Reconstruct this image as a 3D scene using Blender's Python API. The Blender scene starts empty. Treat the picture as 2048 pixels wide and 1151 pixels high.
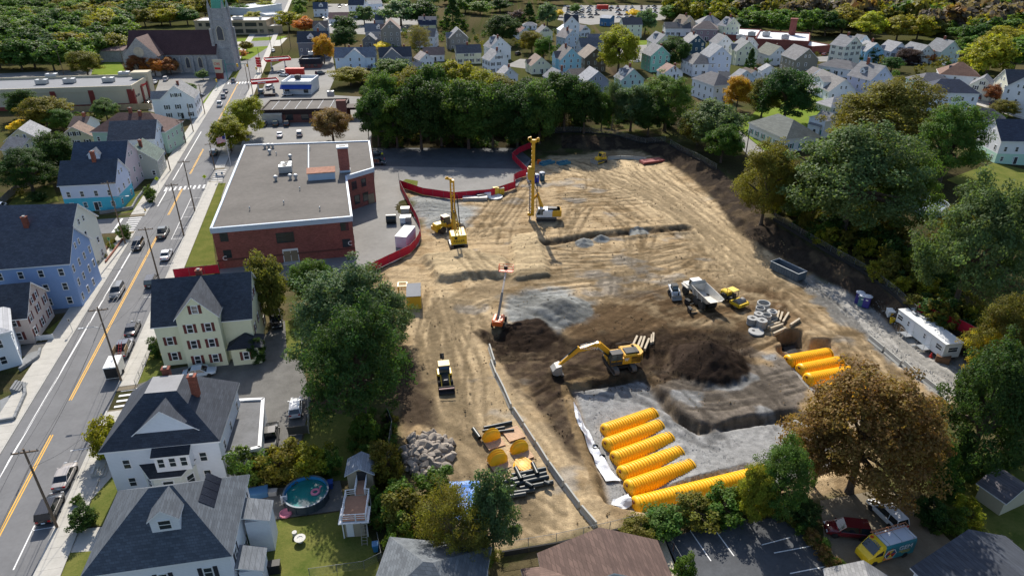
import bpy, bmesh, math, random
import numpy as np
from mathutils import Vector, Matrix
R=math.radians
sc=bpy.context.scene
C=sc.collection
# ---------- camera ----------
F,PITCH,CH=1365.0,28.0,60.0          # focal length in photo pixels, pitch below horizontal, height in m
CP,SP=math.cos(R(PITCH)),math.sin(R(PITCH))
cam=bpy.data.cameras.new('camera'); co=bpy.data.objects.new('camera',cam); C.objects.link(co)
cam.sensor_width=36; cam.lens=36*F/2048; cam.clip_start=1; cam.clip_end=6000
co.location=(0,0,CH); co.rotation_euler=(R(90-PITCH),0,0); sc.camera=co
# ---------- sky, sun, exposure ----------
SUN_EL,SUN_AZ=39.0,-10.0             # elevation; azimuth clockwise from +Y (forward)
w=bpy.data.worlds.new('World'); sc.world=w; w.use_nodes=True
nt=w.node_tree; bg=nt.nodes['Background']; sky=nt.nodes.new('ShaderNodeTexSky')
sky.sky_type='NISHITA'; sky.sun_disc=False; sky.sun_elevation=R(SUN_EL); sky.sun_rotation=R(SUN_AZ)
sky.dust_density=1.5; sky.ozone_density=1.5
nt.links.new(sky.outputs[0],bg.inputs[0]); bg.inputs[1].default_value=0.115
sl=bpy.data.lights.new('sun','SUN'); so=bpy.data.objects.new('sun',sl); C.objects.link(so)
sl.energy=4.6; sl.angle=R(0.53); sl.color=(1,.93,.82)
sd=Vector((math.sin(R(SUN_AZ))*math.cos(R(SUN_EL)),math.cos(R(SUN_AZ))*math.cos(R(SUN_EL)),math.sin(R(SUN_EL))))
so.rotation_euler=sd.to_track_quat('Z','Y').to_euler(); so.location=(0,150,200)
sc.view_settings.view_transform='Standard'; sc.view_settings.look='None'; sc.view_settings.gamma=1
sc.view_settings.exposure=0.55
# ---------- photo pixel -> place ----------
def P(px,py,z=0.0):
    dy=575.5-py; up=dy*CP-F*SP; fw=F*CP+dy*SP; t=(z-CH)/up
    return Vector(((px-1024)*t,fw*t,z))
def G(px,py,dz=0.0):                 # on the terrain
    z=0.0
    for _ in range(6):
        p=P(px,py,z); q=float(T(p.x,p.y))
        if abs(q-z)<.004: z=q; break
        z=q
    p=P(px,py,z); p.z=z+dz; return p
def ZAT(p,py):                       # height of the point above p that the photo shows at row py
    dy=575.5-py; up=dy*CP-F*SP; fw=F*CP+dy*SP
    return CH+up/fw*p.y
def PXM(p):                          # photo pixels per metre at a point
    return F/(p.y*CP+(CH-p.z)*SP)
rng=random.Random(7)
nrg=np.random.default_rng(11)
# ---------- materials ----------
MATS={}
def nodes(name):
    m=bpy.data.materials.new(name); m.use_nodes=True; n=m.node_tree
    return m,n,n.nodes['Principled BSDF'],n.nodes,n.links
def mixcol(n,l,a,b,fac,mode='MIX'):
    x=n.new('ShaderNodeMix'); x.data_type='RGBA'; x.blend_type=mode
    if hasattr(fac,'is_output'): l.new(fac,x.inputs[0])
    else: x.inputs[0].default_value=fac
    for i,v in ((6,a),(7,b)):
        if hasattr(v,'is_output'): l.new(v,x.inputs[i])
        else: x.inputs[i].default_value=(*v[:3],1)
    return x.outputs[2]
def noise(n,l,scale,detail=4,vec=None,rough=.6):
    t=n.new('ShaderNodeTexNoise'); t.inputs['Scale'].default_value=scale; t.inputs['Detail'].default_value=detail
    t.inputs['Roughness'].default_value=rough
    if vec is not None: l.new(vec,t.inputs['Vector'])
    return t.outputs[0]
def ramp(n,l,inp,a,b,ca=(0,0,0),cb=(1,1,1)):
    r=n.new('ShaderNodeMapRange'); r.inputs[1].default_value=a; r.inputs[2].default_value=b
    l.new(inp,r.inputs[0]); return r.outputs[0]
def math_(n,l,op,a,b=None):
    m=n.new('ShaderNodeMath'); m.operation=op
    for i,v in ((0,a),(1,b)):
        if v is None: continue
        if hasattr(v,'is_output'): l.new(v,m.inputs[i])
        else: m.inputs[i].default_value=v
    return m.outputs[0]
def mat(name,col,rough=.8,var=.2,scale=.6,bump=0,bscale=8,metal=0,kind=None,tint=False,c2=None,spec=.3):
    if name in MATS: return MATS[name]
    m,t,b,n,l=nodes(name); geo=n.new('ShaderNodeNewGeometry'); pos=geo.outputs['Position']
    b.inputs['Roughness'].default_value=rough; b.inputs['Metallic'].default_value=metal
    b.inputs['Specular IOR Level'].default_value=spec
    base=tuple(col)
    if tint:
        oi=n.new('ShaderNodeObjectInfo'); base=oi.outputs['Color']
    out=base; h=None
    if kind in('siding','shingle','deck','brick'):
        sx=n.new('ShaderNodeSeparateXYZ'); l.new(pos,sx.inputs[0])
    if kind=='siding':
        fr=math_(n,l,'FRACT',math_(n,l,'MULTIPLY',sx.outputs[2],1/.21))
        out=mixcol(n,l,out,(.75,.76,.8),ramp(n,l,fr,.82,1.0),'MULTIPLY') if True else out  # shade in the gap between boards, put into the colour as a dark line
        h=fr
    if kind in('shingle','brick'):
        cb=n.new('ShaderNodeCombineXYZ')
        u=math_(n,l,'ADD',math_(n,l,'MULTIPLY',sx.outputs[0],.83),math_(n,l,'MULTIPLY',sx.outputs[1],.56))
        l.new(u,cb.inputs[0]); l.new(math_(n,l,'MULTIPLY',sx.outputs[2],1.5 if kind=='shingle' else 1),cb.inputs[1])
        br=n.new('ShaderNodeTexBrick'); l.new(cb.outputs[0],br.inputs['Vector'])
        br.inputs['Scale'].default_value=1; 
        br.inputs['Brick Width'].default_value=.45 if kind=='shingle' else .42
        br.inputs['Row Height'].default_value=.26 if kind=='shingle' else .15
        br.inputs['Mortar Size'].default_value=.02
        br.inputs['Color1'].default_value=(.72,.72,.74,1); br.inputs['Color2'].default_value=(1.2,1.2,1.2,1)
        br.inputs['Mortar'].default_value=(.6,.6,.6,1)
        out=mixcol(n,l,out,br.outputs[0],.8,'MULTIPLY')
    f=noise(n,l,scale,5,pos)
    g=noise(n,l,scale*9,3,pos)
    s=math_(n,l,'ADD',math_(n,l,'MULTIPLY',f,.65),math_(n,l,'MULTIPLY',g,.35))
    lo=ramp(n,l,s,.3,.7)
    if c2 is not None: out=mixcol(n,l,out,c2,lo)
    else:
        rr=n.new('ShaderNodeMapRange'); rr.inputs[1].default_value=.3; rr.inputs[2].default_value=.7
        rr.inputs[3].default_value=1-var; rr.inputs[4].default_value=1+var; l.new(s,rr.inputs[0])
        vm=n.new('ShaderNodeVectorMath'); vm.operation='SCALE'
        if hasattr(out,'is_output'): l.new(out,vm.inputs[0])
        else: vm.inputs[0].default_value=out[:3]
        l.new(rr.outputs[0],vm.inputs['Scale']); out=vm.outputs[0]
    l.new(out,b.inputs['Base Color'])
    if bump:
        bp=n.new('ShaderNodeBump'); bp.inputs['Strength'].default_value=bump; bp.inputs['Distance'].default_value=.05
        l.new(noise(n,l,bscale,4,pos),bp.inputs['Height']); l.new(bp.outputs[0],b.inputs['Normal'])
    MATS[name]=m; return m
def tinted(kind):                    # one material whose colour is the object's own colour
    if kind=='siding': return mat('clapboard siding',(0,0,0),.65,.06,.25,kind='siding',tint=True)
    if kind=='roof': return mat('asphalt shingle',(0,0,0),.85,.22,.5,kind='shingle',tint=True)
    if kind=='paint': return mat('painted steel',(0,0,0),.42,.12,.9,tint=True,spec=.5)
    if kind=='car': 
        m=mat('car paint',(0,0,0),.25,.03,.5,tint=True,spec=.5); b=m.node_tree.nodes['Principled BSDF']; b.inputs['Coat Weight'].default_value=.6; return m
def glassm():
    return mat('window glass',(.03,.04,.045),.08,.4,.35,spec=.8)
TRIM=mat('white trim paint',(.72,.73,.74),.6,.06,.4)
DARK=mat('dark frame',(.03,.032,.036),.6,.2)
STEEL=mat('galvanised steel',(.38,.4,.42),.45,.12,1,metal=.6)
RUBBER=mat('rubber',(.022,.022,.023),.85,.3,1)
CONC=mat('concrete',(.42,.41,.38),.9,.16,.5,bump=.2)
WOOD=mat('weathered pole wood',(.16,.115,.08),.9,.3,2)
BRICK=mat('red chimney brick',(.26,.085,.055),.9,.25,3,kind='brick')
# ---------- mesh builder ----------
class MB:
    def __init__(s): s.v=[]; s.f=[]; s.m=[]
    def poly(s,pts,m=0):
        k=len(s.v); s.v+= [tuple(p) for p in pts]; s.f.append(tuple(range(k,k+len(pts)))); s.m.append(m)
    def box2(s,x0,x1,y0,y1,z0,z1,m=0,top=None):
        k=len(s.v); s.v+=[(x0,y0,z0),(x1,y0,z0),(x1,y1,z0),(x0,y1,z0),(x0,y0,z1),(x1,y0,z1),(x1,y1,z1),(x0,y1,z1)]
        for q in((3,2,1,0),(4,5,6,7),(0,1,5,4),(1,2,6,5),(2,3,7,6),(3,0,4,7)):
            s.f.append(tuple(k+i for i in q)); s.m.append(top if (top is not None and q[0]==4) else m)
    def box(s,c,d,m=0,rz=0,rx=0,ry=0):
        k=len(s.v); x,y,z=[i/2 for i in d]; s.box2(-x,x,-y,y,-z,z,m)
        M=Matrix.Translation(c)@Matrix.Rotation(rz,4,'Z')@Matrix.Rotation(ry,4,'Y')@Matrix.Rotation(rx,4,'X')
        s.xf(M,k)
    def bev(s,c,d,b,m=0,rz=0,ry=0):            # box with chamfered vertical and top edges
        k=len(s.v); x,y,z=[i/2 for i in d]
        def ring(ix,iy,zz): return [(-ix+b,-iy,zz),(ix-b,-iy,zz),(ix,-iy+b,zz),(ix,iy-b,zz),(ix-b,iy,zz),(-ix+b,iy,zz),(-ix,iy-b,zz),(-ix,-iy+b,zz)]
        s.loft([ring(x,y,-z),ring(x,y,z-b),ring(x-b,y-b,z)],m); s.xf(Matrix.Translation(c)@Matrix.Rotation(rz,4,'Z')@Matrix.Rotation(ry,4,'Y'),k)
    def xf(s,M,k=0):
        for i in range(k,len(s.v)): s.v[i]=tuple(M@Vector(s.v[i]))
    def loft(s,rings,m=0,caps=True,closed=True):
        k=len(s.v); n=len(rings[0])
        for r in rings: s.v+=[tuple(p) for p in r]
        for i in range(len(rings)-1):
            for j in range(n if closed else n-1):
                a=k+i*n+j; b=k+i*n+(j+1)%n
                s.f.append((a,b,b+n,a+n)); s.m.append(m)
        if caps and closed:
            s.f.append(tuple(k+j for j in reversed(range(n)))); s.m.append(m)
            s.f.append(tuple(k+(len(rings)-1)*n+j for j in range(n))); s.m.append(m)
    def cyl(s,p0,p1,r0,r1=None,n=8,m=0,caps=True):
        p0=Vector(p0); p1=Vector(p1); r1=r0 if r1 is None else r1
        d=(p1-p0).normalized(); a=d.orthogonal().normalized(); b=d.cross(a)
        s.loft([[p0+(a*math.cos(2*math.pi*i/n)+b*math.sin(2*math.pi*i/n))*r0 for i in range(n)],
                [p1+(a*math.cos(2*math.pi*i/n)+b*math.sin(2*math.pi*i/n))*r1 for i in range(n)]],m,caps)
    def tube(s,pts,r,n=6,m=0):
        for a,b in zip(pts[:-1],pts[1:]): s.cyl(a,b,r,r,n,m)
    def lathe(s,prof,n=16,m=0,c=(0,0,0),caps=False):
        s.loft([[(c[0]+r*math.cos(2*math.pi*i/n),c[1]+r*math.sin(2*math.pi*i/n),c[2]+z) for i in range(n)] for r,z in prof],m,caps)
    def ext(s,poly,y0,y1,m=0):                 # polygon in (x,z) pushed along y
        s.loft([[(x,y0,z) for x,z in poly],[(x,y1,z) for x,z in poly]],m)
    def build(s,name,mats,parent=None,loc=None,rz=0,smooth=None,col=None):
        if not isinstance(mats,(list,tuple)): mats=[mats]
        me=bpy.data.meshes.new(name); me.from_pydata(s.v,[],s.f)
        for q in mats: me.materials.append(q)
        if len(mats)>1: me.polygons.foreach_set('material_index',s.m)
        if smooth is not None:
            me.polygons.foreach_set('use_smooth',[True]*len(me.polygons)); me.set_sharp_from_angle(angle=R(smooth))
        fixn(me)
        return ob(name,me,parent,loc,rz,col)
def fixn(me):
    b=bmesh.new(); b.from_mesh(me); bmesh.ops.recalc_face_normals(b,faces=b.faces); b.to_mesh(me); b.free()
def ob(name,data,parent=None,loc=None,rz=0,col=None):
    o=bpy.data.objects.new(name,data); C.objects.link(o)
    if parent is not None: o.parent=parent
    if loc is not None: o.location=loc
    o.rotation_euler[2]=rz
    if col is not None: o.color=(*col,1)
    return o
def tag(o,label,cat,group=None):
    o['label']=label; o['category']=cat
    if group: o['group']=group
    return o
def thing(name,label,cat,loc=(0,0,0),rz=0,group=None):
    return tag(ob(name,None,None,loc,rz),label,cat,group)
def struct(o): o['kind']='structure'; return o
def stuff(o): o['kind']='stuff'; return o
KIDS={}
def dup(o,loc=None,rz=None,parent=None,label=None,col=None,scale=None):
    c=o.copy(); C.objects.link(c)
    if parent is not None: c.parent=parent
    if loc is not None: c.location=loc
    if rz is not None: c.rotation_euler[2]=rz
    if label: c['label']=label
    if scale: c.scale=scale
    for k in o.children: dup(k,parent=c,col=None)
    return c
def aim(a,b): return math.atan2(b[1]-a[1],b[0]-a[0])
def text(s,size,parent,loc,rot,m,name='lettering',depth=.01,sx=1):
    cu=bpy.data.curves.new(name,'FONT'); cu.body=s; cu.size=size; cu.extrude=depth; cu.align_x='CENTER'; cu.align_y='CENTER'; cu.resolution_u=2
    t=bpy.data.objects.new(name,cu); C.objects.link(t); dg=bpy.context.evaluated_depsgraph_get()
    me=bpy.data.meshes.new_from_object(t.evaluated_get(dg)); bpy.data.objects.remove(t); bpy.data.curves.remove(cu)
    me.materials.clear(); me.materials.append(m)
    o=ob(name,me,parent,loc); o.rotation_euler=rot; o.scale=(sx,1,1); return o
# ---------- road frame ----------
RD=Vector((-.2385,.9711,0)); RN=Vector((.9711,.2385,0))
RYAW=math.atan2(RD.y,RD.x)
def S(s,t,z=0): q=RD*s+RN*t; return Vector((q.x,q.y,z))
# ================= TERRAIN =================
LAT=nrg.random((256,256))
def vnoise(x,y):
    xi=np.floor(x).astype(int); yi=np.floor(y).astype(int); fx=x-xi; fy=y-yi
    fx=fx*fx*(3-2*fx); fy=fy*fy*(3-2*fy)
    a=LAT[yi&255,xi&255]; b=LAT[yi&255,(xi+1)&255]; c=LAT[(yi+1)&255,xi&255]; d=LAT[(yi+1)&255,(xi+1)&255]
    return (a*(1-fx)+b*fx)*(1-fy)+(c*(1-fx)+d*fx)*fy
def fbm(x,y,o=4):
    s=0;a=.5;f=1
    for i in range(o): s=s+a*vnoise(x*f+i*17.3,y*f+i*9.1); a*=.5; f*=2.03
    return s/(1-.5**o)
def sm(a,b,x):
    t=np.clip((x-a)/(b-a),0,1); return t*t*(3-2*t)
def wpoly(px,z=0): return np.array([P(a,b,z)[:2] for a,b in px])
def sdist(x,y,poly):
    x=np.asarray(x,float); y=np.asarray(y,float)
    d=np.full(x.shape,1e9); ins=np.zeros(x.shape,bool); n=len(poly)
    for i in range(n):
        ax,ay=poly[i]; bx,by=poly[(i+1)%n]; ex,ey=bx-ax,by-ay
        t=np.clip(((x-ax)*ex+(y-ay)*ey)/(ex*ex+ey*ey+1e-9),0,1)
        d=np.minimum(d,np.hypot(x-ax-t*ex,y-ay-t*ey))
        c=((ay>y)!=(by>y))&(x<(bx-ax)*(y-ay)/(by-ay+1e-12)+ax); ins^=c
    return np.where(ins,-d,d)
def pdist(x,y,pl):
    d=np.full(np.shape(x),1e9)
    for (ax,ay),(bx,by) in zip(pl[:-1],pl[1:]):
        ex,ey=bx-ax,by-ay; t=np.clip(((x-ax)*ex+(y-ay)*ey)/(ex*ex+ey*ey),0,1)
        d=np.minimum(d,np.hypot(x-ax-t*ex,y-ay-t*ey))
    return d
BANK=3.0
UPL=wpoly([(1090,262),(1200,268),(1300,266),(1380,296),(1440,330),(1500,378),(1548,432),(1640,492),(1720,535),(1800,592),(1835,628),(1960,672),(2060,770),(2250,900)],BANK)
UPL=np.vstack([UPL,[(160,60),(420,60),(420,330),(60,330)]])
SITE=wpoly([(742,548),(800,525),(845,490),(838,440),(805,380),(880,400),(1000,385),(1060,335),(1100,315),(1190,305),(1260,298),(1330,318),(1395,362),(1450,420),(1510,460),(1570,500),(1650,565),(1730,600),(1810,640),(1975,735),(1970,775),(1870,835),(1800,880),(1720,970),(1560,1000),(1400,1020),(1250,1060),(1190,1075),(1000,1105),(930,1110),(880,1060),(840,960),(800,870),(790,800),(800,720),(770,640),(745,590)])
PITA=wpoly([(1150,790),(1285,768),(1305,795),(1345,850),(1395,882),(1590,850),(1660,880),(1672,940),(1530,990),(1275,1032),(1222,1015),(1210,960),(1180,890)],-2)
PITB=wpoly([(1558,714),(1650,698),(1756,785),(1735,835),(1640,805)],-1.7)
HOLE=wpoly([(1548,690),(1592,684),(1606,706),(1562,712)],-2.2)
CUT=wpoly([(962,674),(1085,668),(1150,692),(1262,700),(1330,712),(1330,765),(1160,790),(1130,800),(1180,905),(1205,990),(1110,862),(1040,772),(985,704)],-.6)
DARKZ=wpoly([(955,664),(1085,655),(1150,680),(1260,662),(1360,655),(1500,660),(1515,720),(1490,765),(1380,770),(1320,765),(1300,775),(1160,792),(1135,800),(1160,860),(1182,930),(1150,915),(1090,845),(1030,762),(978,702)])
PLAT1=wpoly([(850,516),(930,504),(1010,520),(1012,552),(880,560)])
PLAT2=wpoly([(1026,478),(1072,468),(1094,550),(1032,558)])
TRENCH=[tuple(P(*q)[:2]) for q in((1092,486),(1200,470),(1290,462),(1372,456))]
LIGHT=wpoly([(1110,335),(1250,316),(1330,335),(1400,385),(1500,470),(1600,560),(1560,600),(1480,580),(1400,500),(1300,420),(1180,360)])
GRAYP=wpoly([(1310,770),(1480,745),(1590,695),(1625,790),(1590,848),(1395,878),(1345,845)])
GMND=wpoly([(1010,600),(1050,575),(1120,575),(1175,605),(1180,635),(1120,652),(1040,650),(1005,625)])
GTOP=wpoly([(812,400),(880,402),(960,415),(940,450),(880,470),(850,455)])
GROAD=wpoly([(1585,555),(1640,556),(1735,602),(1810,642),(1972,742),(1890,805),(1840,770),(1750,690),(1660,625)])
MIDB=wpoly([(1100,640),(1300,570),(1560,560),(1620,640),(1560,700),(1330,720),(1150,700)])
ROWS=[((1212,866),(1306,834)),((1216,895),(1318,858)),((1232,922),(1338,883)),((1246,952),(1357,911)),((1260,980),(1380,938)),((1274,1014),(1534,950))]
ROWS=[(P(*a,-2),P(*b,-2)) for a,b in ROWS]
_uv=None
_ra,_rb=ROWS[5]; RU=((_rb-_ra)).normalized(); RV=Vector((-RU.y,RU.x,0))
_vs=[float((a-_ra).dot(RV)) for a,_ in ROWS]; _us=[float((a-_ra).dot(RU)) for a,_ in ROWS]; U1,U0=np.polyfit(_vs,_us,1)
MOUNDS=[(P(1416,726),6.6,4.0,1.0,'d'),(P(1085,622),7.0,1.5,1.4,'g'),(P(1128,618),5.5,1.7,1.3,'g'),(P(885,446),4.2,1.5,1.2,'g'),(P(852,412),8,1.1,1.5,'g'),(P(1430,640),4,.7,1.3,'s'),
 (P(1200,478),2.2,1.0,1.2,'g'),(P(1280,463),2.6,1.1,1.2,'g'),(P(1168,487),2.2,1.0,1.2,'g'),(P(1055,668),5,.7,1.4,'d'),(P(825,880),4.5,1.0,1.4,'s'),(P(1790,800),5,.9,1.5,'s'),(P(1700,730),5,1.0,1.4,'s')]
def T(x,y):
    if isinstance(x,float) and (x<-42 or x>430 or y<40 or y>335): return 0.0
    x=np.asarray(x,float); y=np.asarray(y,float)
    d=sdist(x,y,UPL); bw=4.5+6.5*sm(100,135,y); z=BANK*(1-sm(0,1,d/bw))*(1-sm(45,115,-d))
    dp=sdist(x,y,PLAT1); z=z+1.3*(1-sm(-.6,1.3,dp+(fbm(x*.3,y*.3,2)-.5)*2))
    dp=sdist(x,y,PLAT2); z=z+1.0*(1-sm(-.5,1.3,dp))
    z=z-.6*(1-sm(-.8,1.5,sdist(x,y,CUT)))
    for c,r,h,k,_ in MOUNDS:
        q=np.clip(1-np.hypot(x-c.x,y-c.y)/r,0,1); z=z+h*q**k
    dt=pdist(x,y,TRENCH); z=z-.75*(1-sm(.3,1.9,dt+(fbm(x*.4,y*.4,3)-.5)*2))+.3*np.exp(-((dt-2.3)/.7)**2)
    for poly,dep,w in((PITA,-2.0,1.5),(PITB,-1.7,1.2),(HOLE,-2.3,.8)):
        dd=sdist(x,y,poly)+(fbm(x*.35+2,y*.35,3)-.5)*1.6; k=1-sm(0,w,dd); z=z*(1-k)+dep*k
    u=(x-_ra.x)*RU.x+(y-_ra.y)*RU.y; v=(x-_ra.x)*RV.x+(y-_ra.y)*RV.y
    inA=1-sm(-.2,.6,sdist(x,y,PITA))
    ul=u-(U0+U1*v)+(fbm(x*.8,y*.8,2)-.5)*2.2
    fill=np.where(v<1.5,sm(4,20,ul),sm(1.5,9.0,ul))*(1.15+.28*np.cos(v/2.78*2*math.pi+math.pi)*(1-sm(7,11,ul))*(v>-1.5))
    fill=fill*(v<16.5)+0*(v>=16.5)
    z=z+inA*fill*np.clip(1-(v-13.5)/3,0,1)
    z=z+inA*np.clip((v-14.5)/6,0,1)*.7
    return z
# ground sheet: fine over the building site, coarse to the horizon
st=.28
fx=np.arange(-36,94,st); fy=np.arange(44,214,st)
def grow(a,lim,sgn):
    o=[];d=1.0
    while abs(a-0)<lim or (sgn*a<lim and True):
        a=a+sgn*d; o.append(a); d*=1.35
        if sgn*a>lim: break
    return o
xs=np.array(sorted(grow(fx[0],1900,-1)+list(fx)+grow(fx[-1],1900,1)))
ys=np.array(sorted(grow(fy[0],150,-1)+list(fy)+grow(fy[-1],2600,1)))
GX,GY=np.meshgrid(xs,ys)
GZ=T(GX,GY)
ds=sdist(GX,GY,SITE); inS=1-sm(-1.2,1.2,ds+2.2*(fbm(GX*.25,GY*.25,3)-.5)*2)
bank=sm(.15,.6,GZ)*(1-sm(2.7,2.95,GZ))*(GX>15)*(sdist(GX,GY,UPL)>-.5)*(sdist(GX,GY,UPL)<11)
# wheel and crawler tracks
rut=np.zeros(GX.shape)
i0=int(np.searchsorted(xs,fx[0])); j0=int(np.searchsorted(ys,fy[0]))
PATHS=[[(1150,330),(1300,380),(1450,470),(1540,560),(1500,640),(1350,672)],[(1290,345),(1420,450),(1500,540),(1400,600),(1200,640),(1000,580)],
 [(900,1040),(920,900),(900,760),(890,640),(960,585),(1100,560),(1300,540)],[(1000,1060),(960,950),(900,820),(860,700),(880,600)],[(1060,345),(1000,420),(960,470)],
 [(1277,470),(1280,560)],[(1250,745),(1400,790),(1580,760)],[(1560,560),(1650,620),(1740,700),(1800,790)],[(1200,690),(1290,600),(1400,560),(1540,540)],
 [(1340,790),(1380,830),(1420,868)],[(1480,720),(1520,780),(1570,842)],[(1100,700),(1180,660),(1240,600),(1260,540)],[(1330,650),(1400,690),(1480,680),(1540,640)],
 [(1000,690),(1060,685),(1110,690)],[(1100,780),(1160,740),(1260,760)],[(1160,420),(1130,470)],[(1230,410),(1290,455)],[(1110,400),(1300,390)],[(1120,520),(1250,520),(1380,500)],
 [(860,620),(960,640),(1040,700)],[(1170,580),(1230,620),(1290,700)],[(1350,430),(1430,480),(1440,540),(1380,560)],[(1190,350),(1210,370),(1175,375)],[(930,520),(1000,560),(1150,540)],[(1010,990),(1100,1060)],[(1290,730),(1350,640),(1500,600)]]
def smooth_path(pts,n=10):
    q=[np.array(p) for p in pts]; q=[q[0]]+q+[q[-1]]; out=[]
    for a,b,c,d in zip(q[:-3],q[1:-2],q[2:-1],q[3:]):
        for t in np.linspace(0,1,n,endpoint=False): out.append(.5*((2*b)+(c-a)*t+(2*a-5*b+4*c-d)*t*t+(3*b-a-3*c+d)*t**3))
    out.append(q[-2]); return np.array(out)
for pi_,pth in enumerate(PATHS):
    for k in range(9 if len(pth)>3 else 5):
        jx,jy=nrg.normal(0,22 if len(pth)>3 else 11),nrg.normal(0,9)
        w=smooth_path([tuple(P(a+jx+nrg.normal(0,12),b+jy+nrg.normal(0,5))[:2]) for a,b in pth],12)
        seg=np.hypot(*np.diff(w,axis=0).T); cum=np.r_[0,np.cumsum(seg)]; n=max(2,int(cum[-1]/.14))
        tt=np.linspace(0,cum[-1],n); X=np.interp(tt,cum,w[:,0]); Y=np.interp(tt,cum,w[:,1])
        tx,ty=np.gradient(X),np.gradient(Y); L=np.hypot(tx,ty)+1e-9
        g=.95 if k%2 else 1.25
        for sgn in(-1,1):
            for o in(-.14,.14):
                xx=X-ty/L*(sgn*g+o); yy=Y+tx/L*(sgn*g+o)
                ix=np.round((xx-fx[0])/st).astype(int); iy=np.round((yy-fy[0])/st).astype(int)
                ok=(ix>=0)&(ix<len(fx))&(iy>=0)&(iy<len(fy)); a=nrg.uniform(.5,1)
                rut[j0+iy[ok],i0+ix[ok]]=np.maximum(rut[j0+iy[ok],i0+ix[ok]],a)
rb=rut.copy(); rb[1:-1,1:-1]=(rut[1:-1,1:-1]*2+rut[:-2,1:-1]+rut[2:,1:-1]+rut[1:-1,:-2]+rut[1:-1,2:])/6*1.3
rut=np.clip(rb,0,1)*inS
rsh=np.zeros_like(rut); rsh[2:-2,2:-2]=(rut[:-4,2:-2]+rut[4:,2:-2]+rut[2:-2,:-4]+rut[2:-2,4:])/4
fine=(GX>fx[0])&(GX<fx[-1])&(GY>fy[0])&(GY<fy[-1])
pit=1-sm(-.5,.8,sdist(GX,GY,PITA)); pitb=1-sm(-.5,.6,sdist(GX,GY,PITB))
rough=inS*(1-pit)*(1-pitb)
micro=rough*((fbm(GX*.3,GY*.3,4)-.5)*.34+(fbm(GX*1.7+9,GY*1.7,2)-.5)*.14)
micro+=bank*((fbm(GX*.35,GY*.35,3)-.5)*1.0+(vnoise(GX*1.5,GY*.25)-.5)*.5)
micro+=pit*(fbm(GX*1.3,GY*1.3,3)-.5)*.22
lobe=np.zeros_like(GX)
for c,r,h,k,tp in MOUNDS:
    q=np.clip(1-np.hypot(GX-c.x,GY-c.y)/(r*1.1),0,1); micro+=sm(0,.3,q)*(fbm(GX*1.2+5,GY*1.2,3)-.5)*.35*(1.2 if tp=='d' else .7)
GZ2=GZ+np.where(fine,micro-.14*rut+.07*np.clip(rsh-rut*.5,0,1),0)-.02
# soil colours (what the ground is made of, patch by patch)
def mixz(col,c,k): k=np.clip(k,0,1)[...,None]; return col*(1-k)+np.array(c)*k
n1=fbm(GX*.06,GY*.06,4); n2=fbm(GX*.4+3,GY*.4,4); n3=fbm(GX*1.1,GY*1.1+7,3)
col=np.ones(GX.shape+(3,))*np.array((.066,.072,.026))
col=mixz(col,(.10,.082,.045),sm(.45,.62,n2))
col=mixz(col,(.035,.034,.018),sm(.5,.6,n1)*.6)
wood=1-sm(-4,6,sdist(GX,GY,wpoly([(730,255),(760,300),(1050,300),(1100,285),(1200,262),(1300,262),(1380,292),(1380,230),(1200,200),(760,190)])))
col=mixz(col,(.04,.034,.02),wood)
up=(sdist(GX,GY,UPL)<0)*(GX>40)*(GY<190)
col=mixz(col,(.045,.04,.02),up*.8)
edge=lambda poly,w=1.2: 1-sm(-w,w,sdist(GX,GY,poly)+(n2-.5)*5)
sand=np.array((.375,.283,.172))
scol=np.ones(GX.shape+(3,))*sand
scol=mixz(scol,(.26,.188,.108),sm(.45,.68,n2))
scol=mixz(scol,(.37,.285,.175),edge(wpoly([(840,570),(1000,600),(980,700),(1110,860),(1190,1060),(900,1100),(850,900),(800,720)]),3)*.8)
scol=mixz(scol,(.27,.25,.22),sm(.66,.78,fbm(GX*.13+31,GY*.2,4))*.7)
scol=mixz(scol,(.46,.355,.22),edge(LIGHT,3))
for poly in(PLAT1,PLAT2): scol=mixz(scol,(.43,.335,.205),(1-sm(-.5,1.6,sdist(GX,GY,poly)))*.9)
scol=mixz(scol,(.14,.094,.054),edge(MIDB,4)*sm(.28,.55,n1*.4+n2*.6)*1.1)
scol=mixz(scol,(.046,.033,.024),edge(DARKZ,1.5)*(.86+.5*(n3-.35)))
scol=mixz(scol,(.085,.06,.038),(1-sm(1.0,2.0,pdist(GX,GY,TRENCH)))*.8)
scol=mixz(scol,(.15,.128,.105),edge(GRAYP,.8))
scol=mixz(scol,(.25,.25,.245),edge(GRAYP,1)*sm(.60,.70,fbm(GX*.2,GY*.3+50,3)))
for poly in(GMND,GTOP): scol=mixz(scol,(.255,.26,.25),edge(poly,2))
scol=mixz(scol,(.29,.28,.26),edge(GROAD,.8))
for c,r,h,k,tp in MOUNDS:
    q=np.clip(1-np.hypot(GX-c.x,GY-c.y)/r,0,1); kk=sm(.02,.14,q+(n3-.5)*.16)*(q>0)
    if tp=='d': scol=mixz(scol,(.036,.026,.020),kk)
    if tp=='g': scol=mixz(scol,(.215,.22,.21),kk)
wall_=sm(.15,.5,-GZ)*(1-pit)
scol=mixz(scol,(.19,.135,.075),wall_*(sdist(GX,GY,PITA)<2.2)*(.3+.7*(GX<12)))
scol=mixz(scol,(.262,.262,.258),pit+pitb)
scol=mixz(scol,(.05,.04,.03),1-sm(-.3,.6,sdist(GX,GY,HOLE)))
def dirn(a,b): A,B=P(*a),P(*b); return math.atan2(B.y-A.y,B.x-A.x)
stk=None
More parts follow.
